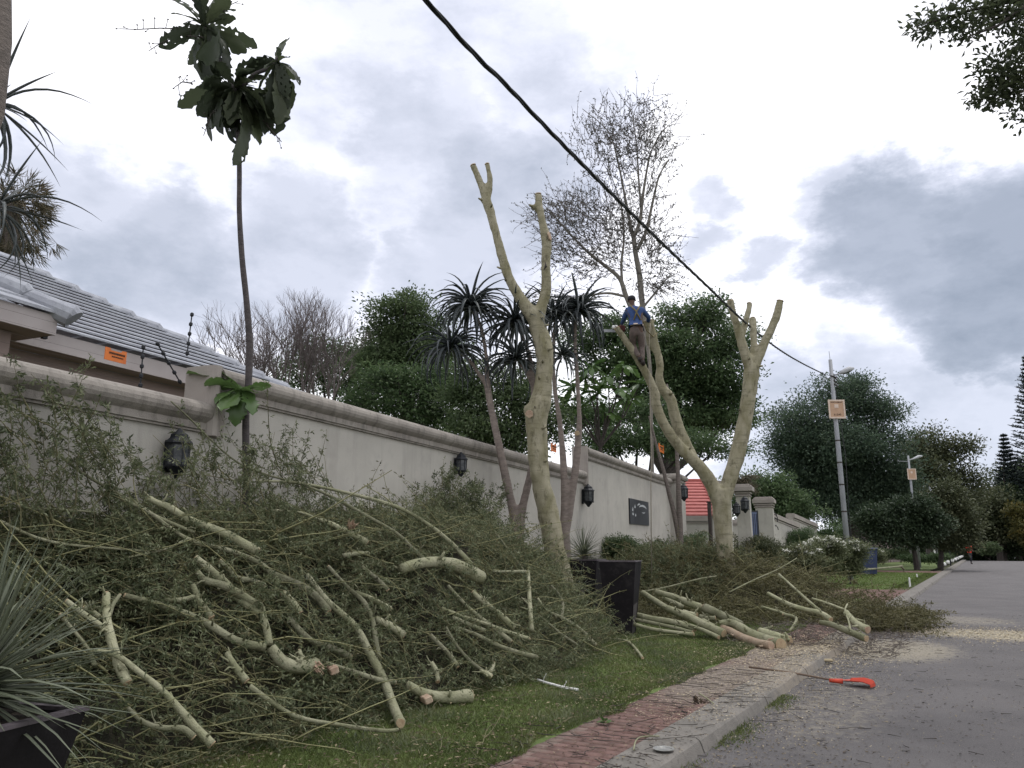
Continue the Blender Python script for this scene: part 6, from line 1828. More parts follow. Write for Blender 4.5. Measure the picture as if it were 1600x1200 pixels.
# ------------------------------------------------------------------ street lights, sign boards, cable
board_m = mat('tan_notice_board', (.46, .30, .20), (.40, .26, .18), scale=6, rough=.6, bump=.05)
frame_m = mat('pale_board_frame', (.62, .50, .42), (.55, .45, .38), scale=6, rough=.6, bump=.05)
def text_mesh(s, size, m, parent, mw, name='lettering'):
    cu = bpy.data.curves.new(name, 'FONT'); cu.body = s; cu.size = size; cu.extrude = .002; cu.align_x = 'CENTER'; cu.align_y = 'CENTER'
    o = bpy.data.objects.new('tmp', cu); C.objects.link(o)
    bpy.context.view_layer.update()
    me = bpy.data.meshes.new_from_object(o.evaluated_get(bpy.context.evaluated_depsgraph_get()))
    bpy.data.objects.remove(o)
    me.transform(mw)
    return link(name, me, m, parent, local=True)
def board(t, c, w, h, full=True):
    """notice board in the local frame of the pole, facing -Y"""
    MB().box((c[0], c[1], c[2]), (w, .03, h), bev=.004).build('notice_board', board_m, t, local=True)
    m = MB(); e = .055 * w / .6
    for z in (-h / 2 + e / 2, h / 2 - e / 2): m.box((c[0], c[1] - .018, c[2] + z), (w, .02, e))
    for x in (-w / 2 + e / 2, w / 2 - e / 2): m.box((c[0] + x, c[1] - .018, c[2]), (e, .02, h - 2 * e))
    m.build('board_frame', frame_m, t, local=True)
    MB().box((c[0] - .01, c[1] - .019, c[2] + h * .16), (w * .24, .008, h * .19)).build('white_square', frame_m, t, local=True)
    if full:
        rot = Matrix.Translation((c[0] + .01, c[1] - .018, c[2] - h * .30)) @ Matrix.Rotation(rad(90), 4, 'X')
        text_mesh('61B40', h * .15, ink_m, t, rot)
        m = MB(); x = -w * .34
        while x < w * .34:
            dx = RN.uniform(.02, .05); m.box((c[0] + x + dx / 2, c[1] - .017, c[2] + h * .355), (dx, .006, h * .045)); x += dx + .02
        m.build('small_print', ink_m, t, local=True)
def street_light(px, py_base, F, py_top, r_b, r_t, label, lean=0.0, head_az=0.0, arm=.5, full=True, boxed=False):
    b = P(px, py_base, F); top = P(px, py_top, F).z
    base = V((b.x, b.y, .085))
    H_ = top - .085
    t = thing('street_light', label, 'street light', base, 'street lights along the verge', YAW)
    m = MB(); m.tube([(0, 0, -.1), (lean * .5, 0, H_ * .5), (lean, 0, H_)], [r_b, (r_b + r_t) / 2, r_t], 12); m.build('pole', steel_m, t, smooth=True, local=True)
    return t, H_, lean
t, H_, ln = street_light(1327, 885, 33, 562, .125, .075, 'nearest street light, a tall leaning grey pole with a tan notice board', -.05)
MB().tube([(ln, 0, H_ - .1), (ln - .02, 0, H_ + .38)], .012, 5).build('spike', steel_m, t, local=True)
for z in (.18, .30, .42, .52, .62):
    MB().tube([(ln * z, 0, H_ * z - .03), (ln * z, 0, H_ * z + .03)], .127 - .05 * z, 12).build('pole_band', dark_bark, t, local=True)
m = MB(); m.tube([(ln + .12, 0, H_ - 1.3), (ln + .3, 0, H_ * .55), (ln * .3 + .19, 0, H_ * .3), (.2, 0, .1)], .018, 5); m.build('down_cable', cable_m, t, local=True)
za = H_ - .72
m = MB(); m.tube([(ln, 0, za), (ln + .28, 0, za + .06), (ln + .5, 0, za + .18)], .035, 8); m.build('lamp_arm', steel_m, t, smooth=True, local=True)
m = MB(); m.tube([(ln + .36, 0, za + .10), (ln + .55, 0, za + .19), (ln + .8, 0, za + .30), (ln + 1.0, 0, za + .33)], [.06, .11, .12, .05], 10); m.build('lamp_head', mat('lamp_head_grey', (.42, .43, .45), (.36, .37, .39), scale=4, rough=.5, bump=.03), t, smooth=True, local=True)
m = MB(); m.tube([(ln + .5, 0, za + .10), (ln + .75, 0, za + .21), (ln + .92, 0, za + .25)], [.06, .085, .03], 10); m.build('lamp_lens', glass_m, t, smooth=True, local=True)
m = MB(); m.tube([(ln - .02, 0, za - .1), (ln - .25, 0, za - .12), (ln - .42, 0, za - .3), (ln - .52, 0, za - .55)], .02, 5); m.build('bent_bracket', steel_m, t, smooth=True, local=True)
m = MB()
for z in (0, -.16, -.32): m.tube([(ln + .05, -.08, za - .05 + z), (ln + .22, -.08, za - .25 + z)], [.035, .02], 6)
m.tube([(ln - .1, -.1, za - .02), (ln + .2, -.1, za - .1)], .03, 6)
m.build('cable_clamp', dark_bark, t, local=True)
kB = 33 / 1209
board(t, (ln + .03, -.16, H_ - (642 - 562) * kB * 1.02), 26 * kB, 30 * kB)
t, H_, ln = street_light(1436, 876, 52, 712, .10, .06, 'second street light with a smaller tan notice board before the olive tree', 0)
MB().tube([(0, 0, H_ - .3), (.3, 0, H_ - .22), (.7, 0, H_ - .06), (.95, 0, H_ - .02)], [.035, .05, .10, .05], 8).build('lamp_head', MATS['lamp_head_grey'], t, smooth=True, local=True)
MB().tube([(0, 0, H_ - .4), (-.75, 0, H_ - .36)], .022, 5).build('cross_arm', steel_m, t, local=True)
board(t, (.06, -.12, H_ - 29 * 52 / 1209), 13.5 * 52 / 1209, 17 * 52 / 1209, False)
t, H_, ln = street_light(1465, 874, 54, 760, .075, .05, 'third street light with a small white box on its pole', 0)
MB().tube([(0, 0, H_ - .3), (.15, 0, H_ - .2), (.36, 0, H_ - .07), (.62, 0, H_ - .06)], [.03, .05, .10, .05], 8).build('lamp_head', MATS['lamp_head_grey'], t, smooth=True, local=True)
MB().box((-.14, -.06, H_ - .6), (.2, .14, .32), bev=.02).build('meter_box', white_m, t, local=True)

# overhead cable: twisted bundle of three
pa, pb = P(665, 0, 6.0), P(1290, 586, 33.0)
A2, B2 = V((pa.x, pa.y)), V((pb.x, pb.y)); dd = (B2 - A2).normalized(); nn = V((dd.y, -dd.x)); cc = A2.dot(nn)
pts = []
for px, py in ((665, 0), (790, 132), (860, 206), (965, 312), (1050, 395), (1110, 452), (1160, 500), (1210, 541), (1250, 566), (1290, 586)):
    d = ray(px, py); tt = cc / (d.x * nn.x + d.y * nn.y); pts.append(V((0, 0, EYE)) + d * tt)
e = pts[0] + (pts[0] - pts[1]).normalized() * 6 + V((0, 0, .4)); pts = [e] + pts
sp = [V(q) for q in smooth_path([tuple(p) for p in pts], 4)]
tw = thing('overhead_cable', 'thick black twisted cable crossing the sky down to the leaning street light', 'cable', pts[-1])
fine = []
for i in range(len(sp) - 1):
    L_ = (sp[i + 1] - sp[i]).length; k = max(1, int(L_ / .09))
    fine += [sp[i].lerp(sp[i + 1], j / k) for j in range(k)]
for s in range(3):
    ph = s * 2.094; acc = 0; w = []
    for i, p in enumerate(fine):
        t0 = (fine[min(i + 1, len(fine) - 1)] - fine[max(i - 1, 0)]).normalized()
        a = t0.cross(V((0, 0, 1))).normalized(); b = t0.cross(a)
        th = ph + i * .45
        w.append(p + (a * math.cos(th) + b * math.sin(th)) * .0135)
    MB().tube(w, .014, 6).build('cable_strand', cable_m, tw, smooth=True)

# ------------------------------------------------------------------ kerb stones painted white, pegs, posts
GS = 'white painted round stones along the kerb'
for i, (px, py, r) in enumerate(((1477, 881, 3.4), (1483, 878, 3.4), (1490, 875.5, 3.0), (1496, 873.5, 2.6), (1500, 872, 2.4), (1506, 870.5, 2.2), (1510, 869.5, 2.0), (1513, 868.8, 1.8))):
    p = G(px, py + r, .09); F = p.y * math.cos(YAW) - p.x * math.sin(YAW); rr_ = r * F / 1209
    p.x = -2.75
    m = MB(); m.lathe([(0, 0), (.7 * rr_, .05 * rr_), (rr_, .6 * rr_), (.92 * rr_, 1.1 * rr_), (.6 * rr_, 1.55 * rr_), (.2 * rr_, 1.75 * rr_), (0, 1.78 * rr_)], (p.x, p.y, .08), 10)
    tag(m.build('white_stone', white_m, smooth=True), ('first', 'second', 'third', 'fourth', 'fifth', 'sixth', 'seventh', 'eighth')[i] + ' white painted round stone along the kerb, counted towards the runner', 'stone', GS)
GP = 'short white pegs in the lawn'
for (px, pyt, pyb, lb) in ((1422, 903, 917, 'taller white peg standing in the near edge of the lawn'), (1433, 897, 902, 'shorter white peg farther back in the lawn')):
    b = G(px, pyb, .085); F = b.y * math.cos(YAW) - b.x * math.sin(YAW); h = (pyb - pyt) * F / 1209
    m = MB(); m.lathe([(.035, 0), (.03, h * .9), (.018, h), (0, h)], b, 8); tag(m.build('lawn_peg', white_m), lb, 'peg', GP)
for (px, pyt, pyb, lb) in ((1462, 845, 864, 'left of the two white posts before the dark trees'), (1471, 845, 865, 'right of the two white posts before the dark trees')):
    F = 76; b = P(px, 866, F); b.z = .085; tp = P(px, pyt, F).z
    m = MB(); m.box((b.x, b.y, (tp + .08) / 2), (.30, .30, tp - .08), bev=.03)
    tag(m.build('white_post', white_m), lb, 'post', 'white posts beside the far lawn')
q = P(1483, 860, 60); m = MB(); m.tube([(q.x, q.y, .0), (q.x, q.y, 1.9)], .05, 8); tag(m.build('black_post', black_metal), 'slim black post standing behind the first white stone', 'post')
q = P(1429, 866, 58); t = thing('garden_ornament', 'grey tapering garden ornament with a navy round top under the street trees', 'ornament', (q.x, q.y, .085))
m = MB(); zt_ = P(1429, 846, 58).z; m.lathe([(.16, 0), (.2, zt_ * .25), (.34, zt_ * .62), (.36, zt_ * .68)], n=12); m.build('ornament_body', mat('pale_stone_grey', (.30, .28, .29), (.25, .24, .25), scale=4), t, local=True, smooth=True)
navy = mat('navy_glaze', (.03, .04, .09), (.04, .05, .11), scale=5, rough=.3, bump=.02)
m = MB(); m.lathe([(.2, zt_ * .68), (.42, zt_ * .75), (.46, zt_ * .88), (.3, zt_ * 1.0), (0, zt_ * 1.02)], n=14); m.build('ornament_top', navy, t, local=True, smooth=True)

# ------------------------------------------------------------------ rake on the kerb, small debris
t = thing('leaf_rake', 'rake with a red orange plastic head lying across the kerb onto the road', 'rake', G(1330, 1070, .0))
p0, p1_ = G(1170, 1042, .125), G(1308, 1064, .04)
MB().tube([p0, p0.lerp(p1_, .5) + V((0, 0, .012)), p1_], .011, 8).build('handle', mat('rake_handle_wood', (.16, .11, .08), (.11, .08, .06), scale=12, bump=.2), t, smooth=True)
d = (p1_ - p0).normalized(); d.z = 0; d.normalize(); s_ = V((-d.y, d.x, 0))
o = p1_
MB().tube([o - d * .08, o + d * .06], [.02, .028], 8).build('socket', redor_m, t, smooth=True)
n = 15
m = MB()
th = lambda u: rad(-24 + 48 * u)
fan = [o + (d * math.cos(th(i / 12)) + s_ * math.sin(th(i / 12))) * r + V((0, 0, z)) for r, z in ((.03, .012), (.29, .032)) for i in range(13)]
fan2 = [p - V((0, 0, .008)) for p in fan]
fs = [(i, i + 1, 14 + i, 13 + i) for i in range(12)]
m.add(fan, fs); m.add(fan2, [tuple(reversed(f)) for f in fs]); m.build('head_plate', redor_m, t)
for i in range(n):
    a = th(i / (n - 1)); v = d * math.cos(a) + s_ * math.sin(a)
    MB().tube([o + v * .15 + V((0, 0, .024)), o + v * .29 + V((0, 0, .03)), o + v * .37 + V((0, 0, .012)), o + v * .38 + V((0, 0, -.02))], [.011, .010, .008, .006], 5).build('tine', redor_m, t)
p = G(1037, 1172, .108); m = MB(); m.lathe([(.0, .0), (.06, 0), (.075, .012), (.06, .010), (.055, .004), (0, .004)], p, 18)
tag(m.build('tin_lid', mat('dull_tin', (.35, .35, .33), (.25, .25, .24), scale=20, rough=.4, bump=.3, metal=.6)), 'dull round tin lid lying on the kerb at the bottom edge', 'lid')
p = G(1291, 1034, .02); m = MB(); m.box(p + V((0, 0, .02)), (.17, .09, .03), Matrix.Rotation(rad(20), 3, 'Z'), bev=.012)
tag(m.build('bark_chip', saw_m), 'large pale chip of wood in the gutter left of the rake', 'wood chip')
def clod(px, py, n, sz, label):
    c = G(px, py, .10); pp = np.array([[c.x + RN.gauss(0, sz), c.y + RN.gauss(0, sz), c.z + abs(RN.gauss(0, sz * .3))] for _ in range(n)])
    lv, lf = leaves(pp, rng.normal(0, 1, (n, 3)), rng.normal(0, 1, (n, 3)), rng.uniform(.03, .06, n), rng.uniform(.02, .035, n), .3)
    tag(link('leaf_clump', arr_mesh('leaf_clump', lv, lf, rnd=rng.random(n) * .4), dry_m), label, 'leaf clump', kind='stuff')
clod(1090, 1096, 26, .03, 'small dark clump of dead leaves on the brick paving')
c = G(945, 1130, .1); pp = np.array([[c.x + RN.gauss(0, .03), c.y + RN.gauss(0, .03), c.z + .01] for _ in range(14)])
lv, lf = leaves(pp, rng.normal(0, 1, (14, 3)) * np.array([1, 1, .2]), np.tile([0, 0, 1.0], (14, 1)), rng.uniform(.05, .08, 14), rng.uniform(.03, .05, 14), .1)
tag(link('leaf_clump', arr_mesh('leaf_clump', lv, lf, rnd=rng.random(14)), big_m), 'small pale green leaf cluster on the brick edge near the grass', 'leaf clump', kind='stuff')

# ------------------------------------------------------------------ grass, litter, sawdust
def edge_x(y): return BX + .05 * np.sin(y * 3.1) + .035 * np.sin(y * 7.7 + 1)
def grass_patch(name, label, n, xy, L_, W_, m=grass_m, z=.08):
    p = np.concatenate([xy, np.full((len(xy), 1), z)], 1); n = len(p)
    d = rng.normal(0, .55, (n, 3)); d[:, 2] = np.abs(d[:, 2]) * .3 + .55
    lv, lf = leaves(p, d, rng.normal(0, 1, (n, 3)), rng.uniform(.5, 1.3, n) * L_, rng.uniform(.7, 1.3, n) * W_, .05)
    clump = .5 + .25 * np.sin(xy[:, 0] * 5 + xy[:, 1] * 3) + .25 * np.sin(xy[:, 1] * 6.3 - xy[:, 0] * 2)
    rnd = np.clip(clump * .5 + rng.random(n) * .5, 0, 1)
    tag(link(name, arr_mesh(name, lv, lf, rnd=rnd), m), label, 'grass', kind='stuff')
lawn_leaf = leafmat('lawn_blade', [(.075, .11, .025), (.11, .16, .035), (.15, .20, .05)], trans=.3)
def verge_xy(n, y0, y1, p=1.5):
    y = y0 + (y1 - y0) * rng.random(n) ** p
    e = edge_x(y); f = -7.0
    return np.stack([e - (e - f) * rng.random(n) ** 1.3, y], 1)
grass_patch('grass', 'short green verge grass between the heap and the brick strip', 0, verge_xy(170000, 3.2, 15), .045, .0055)
grass_patch('grass', 'longer ragged tufts of yellowing grass on the verge', 0, (lambda q: q[(np.sin(q[:, 0] * 4.1 + q[:, 1] * 2.3) + np.sin(q[:, 1] * 5.7 - q[:, 0] * 3.3) + rng.normal(0, .5, len(q))) > .7])(verge_xy(60000, 3.2, 14)), .085, .0055, m=fern_m)
xy = np.stack([rng.uniform(-9, -2.34, 26000), rng.uniform(28.7, 47.3, 26000)], 1)
grass_patch('grass', 'mown green lawn beyond the brick driveway', 0, xy, .06, .016, m=lawn_leaf)
xy = np.stack([-1.95 + np.abs(rng.normal(0, .09, 2600)), 5.2 + rng.random(2600) ** 1.0 * 3.4], 1)
xy = xy[(np.sin(xy[:, 1] * 4) + rng.normal(0, .5, len(xy))) > 0]
grass_patch('weeds', 'thin weeds growing in the gutter along the kerb', 0, xy, .035, .006, z=.0)
def litter(name, label, n, fx, L_, W_, m, zf, flat=.12):
    xy = fx(n); n = len(xy)
    z = zf(xy)
    p = np.concatenate([xy, z[:, None]], 1)
    d = rng.normal(0, 1, (n, 3)); d[:, 2] *= flat
    nn_ = rng.normal(0, .25, (n, 3)) + np.array([0, 0, 1])
    lv, lf = leaves(p, d, nn_, rng.uniform(.4, 1.6, n) * L_, rng.uniform(.6, 1.4, n) * W_, .06)
    tag(link(name, arr_mesh(name, lv, lf, rnd=rng.random(n)), m), label, 'litter', kind='stuff')
def zsurf(xy):
    x = xy[:, 0]
    return np.where(x > KX0 + .01, .006, np.where(x > KX1, KZ + .006, np.where(x > BX, .098, .11)))
def fx_near(n):
    y = 3.2 + 13 * rng.random(n) ** 1.4
    return np.stack([np.clip(rng.normal(-2.2, .55, n), -3.1, 1.0), y], 1)
def fx_road(n):
    y = 3.0 + 18 * rng.random(n) ** 1.4
    x = -1.9 + rng.exponential(1.3, n)
    return np.stack([x, y], 1)
def fx_patch(n):
    a = np.stack([rng.normal(.6, 1.9, n), rng.normal(16.3, .8, n)], 1)
    return a[a[:, 0] > -1.9]
def fx_kerb(n):
    return np.stack([rng.normal(-2.4, .5, n), rng.normal(12.2, 1.3, n)], 1)
litter('leaf_litter', 'fallen leaf bits scattered over the brick strip and kerb', 5200, fx_near, .026, .010, dry_m, zsurf)
litter('leaf_litter', 'fallen leaf bits and chips scattered over the asphalt', 9000, fx_road, .022, .009, dry_m, zsurf)
litter('sawdust', 'pale sawdust and chips spread on the road beyond the rake', 9000, fx_patch, .03, .016, saw_m, zsurf)
litter('sawdust', 'pale chips spread over the paving before the log pile', 6500, fx_kerb, .026, .012, saw_m, zsurf)
litter('sawdust', 'fine sawdust thrown over the brick strip and gutter', 7000, lambda n: np.stack([rng.normal(-2.3, .5, n), 6.5 + rng.random(n) * 6], 1), .014, .008, saw_m, zsurf)
litter('leaf_litter', 'dead leaf bits and chips lying in the verge grass', 5200, lambda n: verge_xy(n, 3.4, 14), .035, .014, dry_m, lambda q: np.full(len(q), .125))
# small twigs on paving and road
K = 420
S0 = np.concatenate([fx_near(K // 2), fx_road(K - K // 2)]); S0 = np.concatenate([S0, (zsurf(S0) + .004)[:, None]], 1)
d = rng.normal(0, 1, (K, 3)); d[:, 2] = 0.01
pts = twigs(S0, d, np.concatenate([rng.uniform(.06, .30, K // 2), rng.uniform(.03, .13, K - K // 2)]), 5, .3, 0); pts[:, :, 2] = np.maximum(S0[:, 2:3], .003) + .003
tv, tf = batch_tubes(pts, np.linspace(.0035, .0018, 6)[None].repeat(K, 0))
tag(link('fallen_twigs', arr_mesh('fallen_twigs', tv, tf), dark_bark), 'thin dark twigs fallen on paving and road', 'litter', kind='stuff')
K = 900
y = rng.uniform(12, 15.5, K); S0 = np.stack([rng.uniform(-3.6, -1.2, K), y, np.full(K, .12)], 1); S0[:, 2] = zsurf(S0[:, :2]) + .01
pts = twigs(S0, rng.normal(0, 1, (K, 3)) * np.array([1, 1, .08]), rng.uniform(.1, .4, K), 5, .25, 0)
tv, tf = batch_tubes(pts, np.linspace(.005, .002, 6)[None].repeat(K, 0))
tag(link('fallen_twigs', arr_mesh('fallen_twigs', tv, tf), grey_bark), 'tangle of thin twigs on the paving before the log pile', 'litter', kind='stuff')
K = 70
S0 = np.stack([rng.uniform(-3.1, -2.15, K), rng.uniform(4.0, 9.5, K), np.full(K, .112)], 1)
pts = twigs(S0, rng.normal(0, 1, (K, 3)) * np.array([1.4, 1, .03]), rng.uniform(.12, .5, K), 7, .3, 0); pts[:, :, 2] = .112
tv, tf = batch_tubes(pts, np.linspace(.0042, .0018, 8)[None].repeat(K, 0))
tag(link('fallen_twigs', arr_mesh('fallen_twigs', tv, tf), dark_bark), 'crooked dark twigs fallen across the red brick strip', 'litter', kind='stuff')
K = 260
S0 = verge_xy(K, 4.5, 13); S0 = np.concatenate([S0, np.full((K, 1), .12)], 1)
pts = twigs(S0, rng.normal(0, 1, (K, 3)) * np.array([1, 1, .1]), rng.uniform(.1, .5, K), 6, .2, 0)
tv, tf = batch_tubes(pts, np.linspace(.004, .002, 7)[None].repeat(K, 0))
tag(link('fallen_twigs', arr_mesh('fallen_twigs', tv, tf), twig_m), 'thin green twigs strewn on the verge grass', 'litter', kind='stuff')

# ------------------------------------------------------------------ people
def skin_mesh(name, V_, E_, m, parent, sub=2):
    me = bpy.data.meshes.new(name)
    me.from_pydata([tuple(p) for p, r in V_], E_, [])
    o = link(name, me, m, parent)
    s = o.modifiers.new('skin', 'SKIN'); s.use_smooth_shade = True
    for i, (p, r) in enumerate(V_):
        me.skin_vertices[0].data[i].radius = (r, r) if not isinstance(r, tuple) else r
    me.skin_vertices[0].data[0].use_root = True
    b = o.modifiers.new('sub', 'SUBSURF'); b.levels = sub; b.render_levels = sub
    return o
skin_dark = mat('dark_skin', (.09, .05, .035), (.075, .042, .03), scale=8, bump=.05, rough=.55)
hair_m = mat('black_hair', (.012, .01, .01), scale=30, bump=.4)
def fingers(parent, wrist, d, up, s=1.0, m=skin_dark):
    """palm and five bent fingers"""
    d = d.normalized(); side = d.cross(up).normalized(); up = side.cross(d)
    mb = MB()
    mb.tube([wrist, wrist + d * .05 * s, wrist + d * .085 * s], [.026 * s, .036 * s, .034 * s], 8)
    for k, L_ in enumerate((.062, .072, .068, .052)):
        b = wrist + d * .08 * s + side * (-.03 + .02 * k) * s
        mb.tube([b, b + (d * .9 - up * .3) * L_ * .5 * s, b + (d * 1.1 - up * 1.0) * L_ * .75 * s], [.010 * s, .009 * s, .007 * s], 6)
    b = wrist + d * .03 * s - side * .03 * s
    mb.tube([b, b + (d * .5 - side * .8) * .035 * s, b + (d * 1.0 - side * .7 - up * .4) * .06 * s], [.012 * s, .010 * s, .008 * s], 6)
    mb.build('hand', m, parent, smooth=True)
def person(label, J, top_m, trou_m, shoe_m, base, sleeve=True, cap=None, long_trousers=True, face=None):
    t = thing('person', label, 'person', base)
    Vt = [(J['pelvis'], .13), (J['waist'], .12), (J['chest'], .145), (J['neckb'], .075), (J['neck'], .052), (J['head'], .085), (J['crown'], .078)]
    E = [(i, i + 1) for i in range(6)]
    def chain(root, pts):
        i0 = root
        for p, r in pts:
            Vt.append((p, r)); E.append((i0, len(Vt) - 1)); i0 = len(Vt) - 1
    for s in ('l', 'r'):
        chain(2, [(J[s + 'sh'], .06), (J[s + 'el'], .042), (J[s + 'wr'], .028)])
        chain(0, [(J[s + 'hip'], .09), (J[s + 'kn'], .06), (J[s + 'an'], .038), (J[s + 'toe'], .032)])
    skin_mesh('body', Vt, E, skin_dark, t)
    # clothes
    Vc = [(J['waist'], .165), (J['chest'], .195), (J['neckb'], .09)]; Ec = [(0, 1), (1, 2)]
    Vc.append((J['pelvis'].lerp(J['waist'], .25), .15)); Ec.append((0, 3))
    for s in ('l', 'r'):
        i0 = 1
        for p, r in ((J[s + 'sh'], .082), (J[s + 'sh'].lerp(J[s + 'el'], .6), .064)) + (((J[s + 'el'], .058), (J[s + 'el'].lerp(J[s + 'wr'], .85), .045)) if sleeve else ()):
            Vc.append((p, r)); Ec.append((i0, len(Vc) - 1)); i0 = len(Vc) - 1
    skin_mesh('shirt', Vc, Ec, top_m, t)
    Vp = [(J['pelvis'], .152), (J['waist'].lerp(J['pelvis'], .5), .14)]; Ep = [(0, 1)]
    for s in ('l', 'r'):
        i0 = 0
        for p, r in ((J[s + 'hip'], .108), (J[s + 'kn'], .078)) + (((J[s + 'kn'].lerp(J[s + 'an'], .9), .06),) if long_trousers else ()):
            Vp.append((p, r)); Ep.append((i0, len(Vp) - 1)); i0 = len(Vp) - 1
    skin_mesh('trousers', Vp, Ep, trou_m, t)
    for s in ('l', 'r'):
        a, b = J[s + 'an'], J[s + 'toe']
        MB().tube([a + V((0, 0, .03)), a - V((0, 0, .03)), a.lerp(b, .5) - V((0, 0, .015)), b], [.05, .055, .05, .035], 8).build('shoe', shoe_m, t, smooth=True)
        fingers(t, J[s + 'wr'], J[s + 'wr'] - J[s + 'el'], V((0, 0, 1)))
    h = J['head']; c = J['crown']; f = face
    side = (c - h).normalized().cross(f).normalized()
    MB().tube([h + f * .075, h + f * .105 - V((0, 0, .012)), h + f * .085 - V((0, 0, .025))], [.008, .014, .012], 6).build('nose', skin_dark, t, smooth=True)
    for sg in (-1, 1):
        MB().lathe([(0, -.008), (.012, 0), (0, .008)], h + f * .078 + side * .03 * sg + V((0, 0, .012)), 8).build('eye', white_m, t)
        MB().tube([h + side * .075 * sg + V((0, 0, .02)), h + side * .095 * sg, h + side * .078 * sg - V((0, 0, .025))], [.01, .018, .008], 6).build('ear', skin_dark, t, smooth=True)
    MB().tube([h + f * .07 - V((0, 0, .05)) + side * .02, h + f * .07 - V((0, 0, .05)) - side * .02], .006, 5).build('mouth', mat('lip_brown', (.10, .035, .03)) if 'lip_brown' not in MATS else MATS['lip_brown'], t)
    k = c - h
    MB().lathe([(.090, -.01), (.098, .02), (.094, .055), (.07, .09), (.03, .108), (0, .112)], h + k * .25 - f * .01, 14).build('cap' if cap else 'hair', cap or hair_m, t, smooth=True)
    return t
right = V((math.cos(YAW), math.sin(YAW), 0)); fwd = V((-math.sin(YAW), math.cos(YAW), 0))
FW = 17.5
def W_(px, py, dz=0.0): return P(px, py, FW + dz)
J = dict(pelvis=W_(994, 514), waist=W_(994, 503, .05), chest=W_(992, 489, .1), neckb=W_(989, 480, .12), neck=W_(988, 476, .12), head=W_(987, 470, .14), crown=W_(986, 465, .14),
         lsh=W_(980, 485, .1), lel=W_(975, 498, .25), lwr=W_(971, 508, .5), rsh=W_(1004, 485, .1), rel=W_(1014, 496, .2), rwr=W_(1012, 505, .45),
         lhip=W_(989, 520, 0), lkn=W_(989, 541, .2), lan=W_(1000, 560, .0), ltoe=W_(1003, 564, .22), rhip=W_(1000, 520, 0), rkn=W_(1003, 543, .15), ran=W_(1004, 565, .0), rtoe=W_(1006, 570, .2))
blue_shirt = mat('blue_overall_shirt', (.035, .07, .19), (.025, .05, .14), scale=10, bump=.5, bscale=30, c3=(.12, .17, .24), scale3=5, w3=.4)
brown_tr = mat('faded_brown_trousers', (.13, .10, .09), (.095, .075, .068), scale=9, bump=.5, bscale=30, c3=(.19, .16, .13), scale3=8, w3=.5)
boots = mat('dark_boots', (.03, .022, .02), scale=10, rough=.6)
wp = person('worker in blue shirt and brown trousers standing in the fork of the far pruned tree', J, blue_shirt, brown_tr, boots, J['rtoe'] - V((0, 0, .05)), True, mat('dark_cap', (.02, .02, .025)), True, fwd)
m = MB()
pel = J['waist'].lerp(J['pelvis'], .55)
ringp = [pel + (right * math.cos(a) + fwd * math.sin(a)) * .158 for a in [i * math.pi / 8 for i in range(17)]]
m.tube(ringp, .022, 6); m.build('belt', frame_m, wp, smooth=True)
hm = mat('harness_webbing', (.16, .13, .06), (.12, .10, .05), scale=20, bump=.2)
for s_a, s_b in ((-.12, .08), (.12, -.08)):
    m = MB(); m.tube([J['chest'] - fwd * .10 + right * s_a + V((0, 0, .16)), J['chest'] - fwd * .205 + right * (s_a + s_b) * .5, J['waist'] - fwd * .16 + right * s_b], [.016, .018, .018], 6)
    m.build('harness_strap', hm, wp, smooth=True)
m = MB(); m.tube([J['waist'] - fwd * .1 + right * .16, P(1010, 516, 17.55), P(1020, 526, 17.6), P(1027, 520, 17.8)], .014, 6); m.build('lanyard', hm, wp, smooth=True)
tag(MB().tube([J['lwr'] + V((0, 0, -.05)) - right * .10, J['lwr'] - right * .22 - V((0, 0, .05))], [.05, .045], 8).build('pale_cloth', white_m, smooth=True), 'pale cloth held at the left hand of the worker in the tree', 'cloth')
t = thing('chainsaw', 'dark chainsaw held in front of the worker at the sawn stub', 'chainsaw', J['lwr'])
c = J['lwr'] - V((0, 0, .1)) + fwd * .02
MB().box(c, (.16, .28, .16), Matrix.Rotation(YAW, 3, 'Z'), bev=.03).build('saw_body', mat('saw_body_red_brown', (.10, .025, .02), (.06, .02, .018)), t)
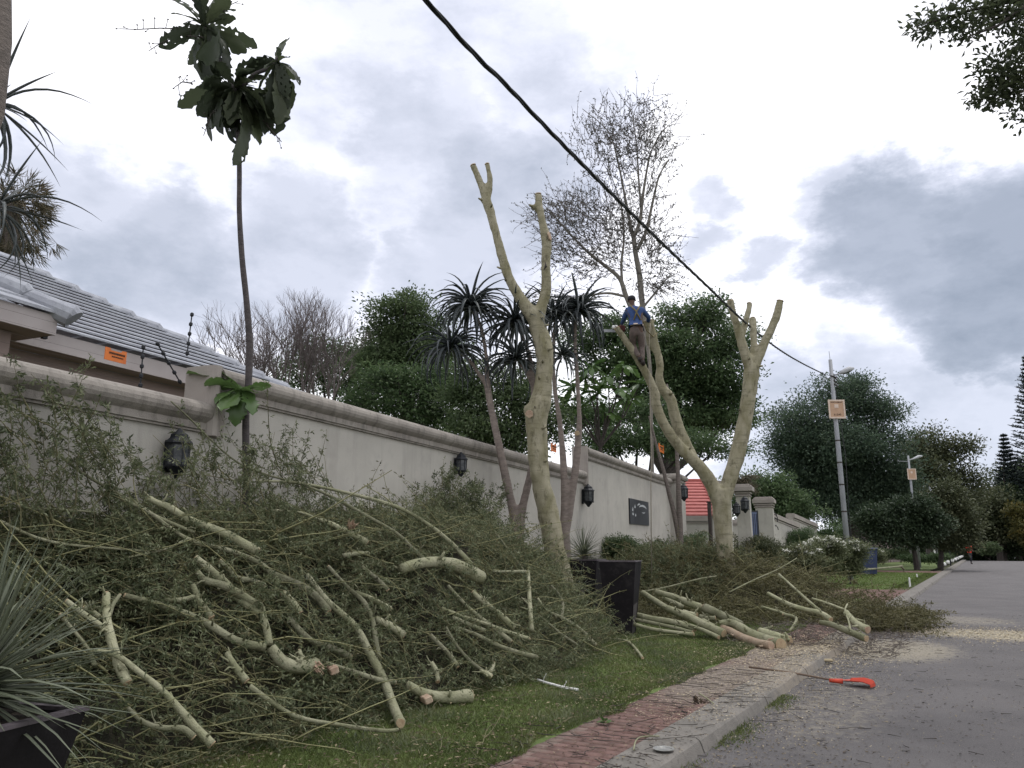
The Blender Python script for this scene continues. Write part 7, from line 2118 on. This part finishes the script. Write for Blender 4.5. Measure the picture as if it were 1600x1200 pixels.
MB().tube([c + fwd * .1 + V((0, 0, .08)), c + fwd * .02 + V((0, 0, .16)), c - fwd * .12 + V((0, 0, .06))], .014, 6).build('saw_handle', black_metal, t, smooth=True)
MB().box(c - right * .28 + fwd * .02 - V((0, 0, .03)), (.4, .012, .07), Matrix.Rotation(YAW, 3, 'Z')).build('guide_bar', steel_m, t)
m = MB(); m.tube([P(1016, 505, 17.7), P(1014, 540, 17.65), P(1015, 575, 17.6), P(1015.5, 610, 17.5), P(1016, 650, 17.5), P(1018, 700, 17.5), P(1017, 760, 17.5), P(1018, 900, 17.5)], .011, 6)
tag(m.build('rope', mat('pale_rope', (.28, .25, .20), (.22, .20, .16), scale=30, bump=.5), smooth=True), 'thin pale rope hanging straight down from the sawn fork beside the worker', 'rope')
# runner
FR = 66.0
b = P(1515, 866, FR); gx, gy = b.x, b.y
def RP(r, u, f=0.0): return V((gx, gy, 0)) + right * r + V((0, 0, u)) - fwd * f
J = dict(pelvis=RP(0, .93), waist=RP(0, 1.08), chest=RP(0, 1.30, .02), neckb=RP(0, 1.45), neck=RP(0, 1.51), head=RP(0, 1.60, .02), crown=RP(0, 1.69),
         lsh=RP(-.19, 1.40), lel=RP(-.27, 1.16, .0), lwr=RP(-.10, 1.17, .24), rsh=RP(.19, 1.40), rel=RP(.28, 1.15, -.05), rwr=RP(.18, 1.06, .20),
         lhip=RP(-.09, .88), lkn=RP(-.05, .52, .22), lan=RP(.02, .10, .05), ltoe=RP(.02, .05, .22), rhip=RP(.09, .88), rkn=RP(.12, .52, -.02), ran=RP(.30, .42, -.38), rtoe=RP(.34, .30, -.42))
red_sh = mat('bright_red_shirt', (.62, .05, .03), (.52, .04, .025), scale=8, bump=.3, bscale=30)
blk_sh = mat('dark_running_tights', (.03, .03, .04), scale=8, bump=.1)
person('runner in bright red shirt and dark shorts jogging along the road edge towards the camera', J, red_sh, blk_sh, boots, (gx, gy, 0), False, None, True, -fwd)
bpy.context.view_layer.update()
print('objects', len(bpy.data.objects), 'tris~', sum(len(o.data.polygons) for o in bpy.data.objects if o.type == 'MESH'))
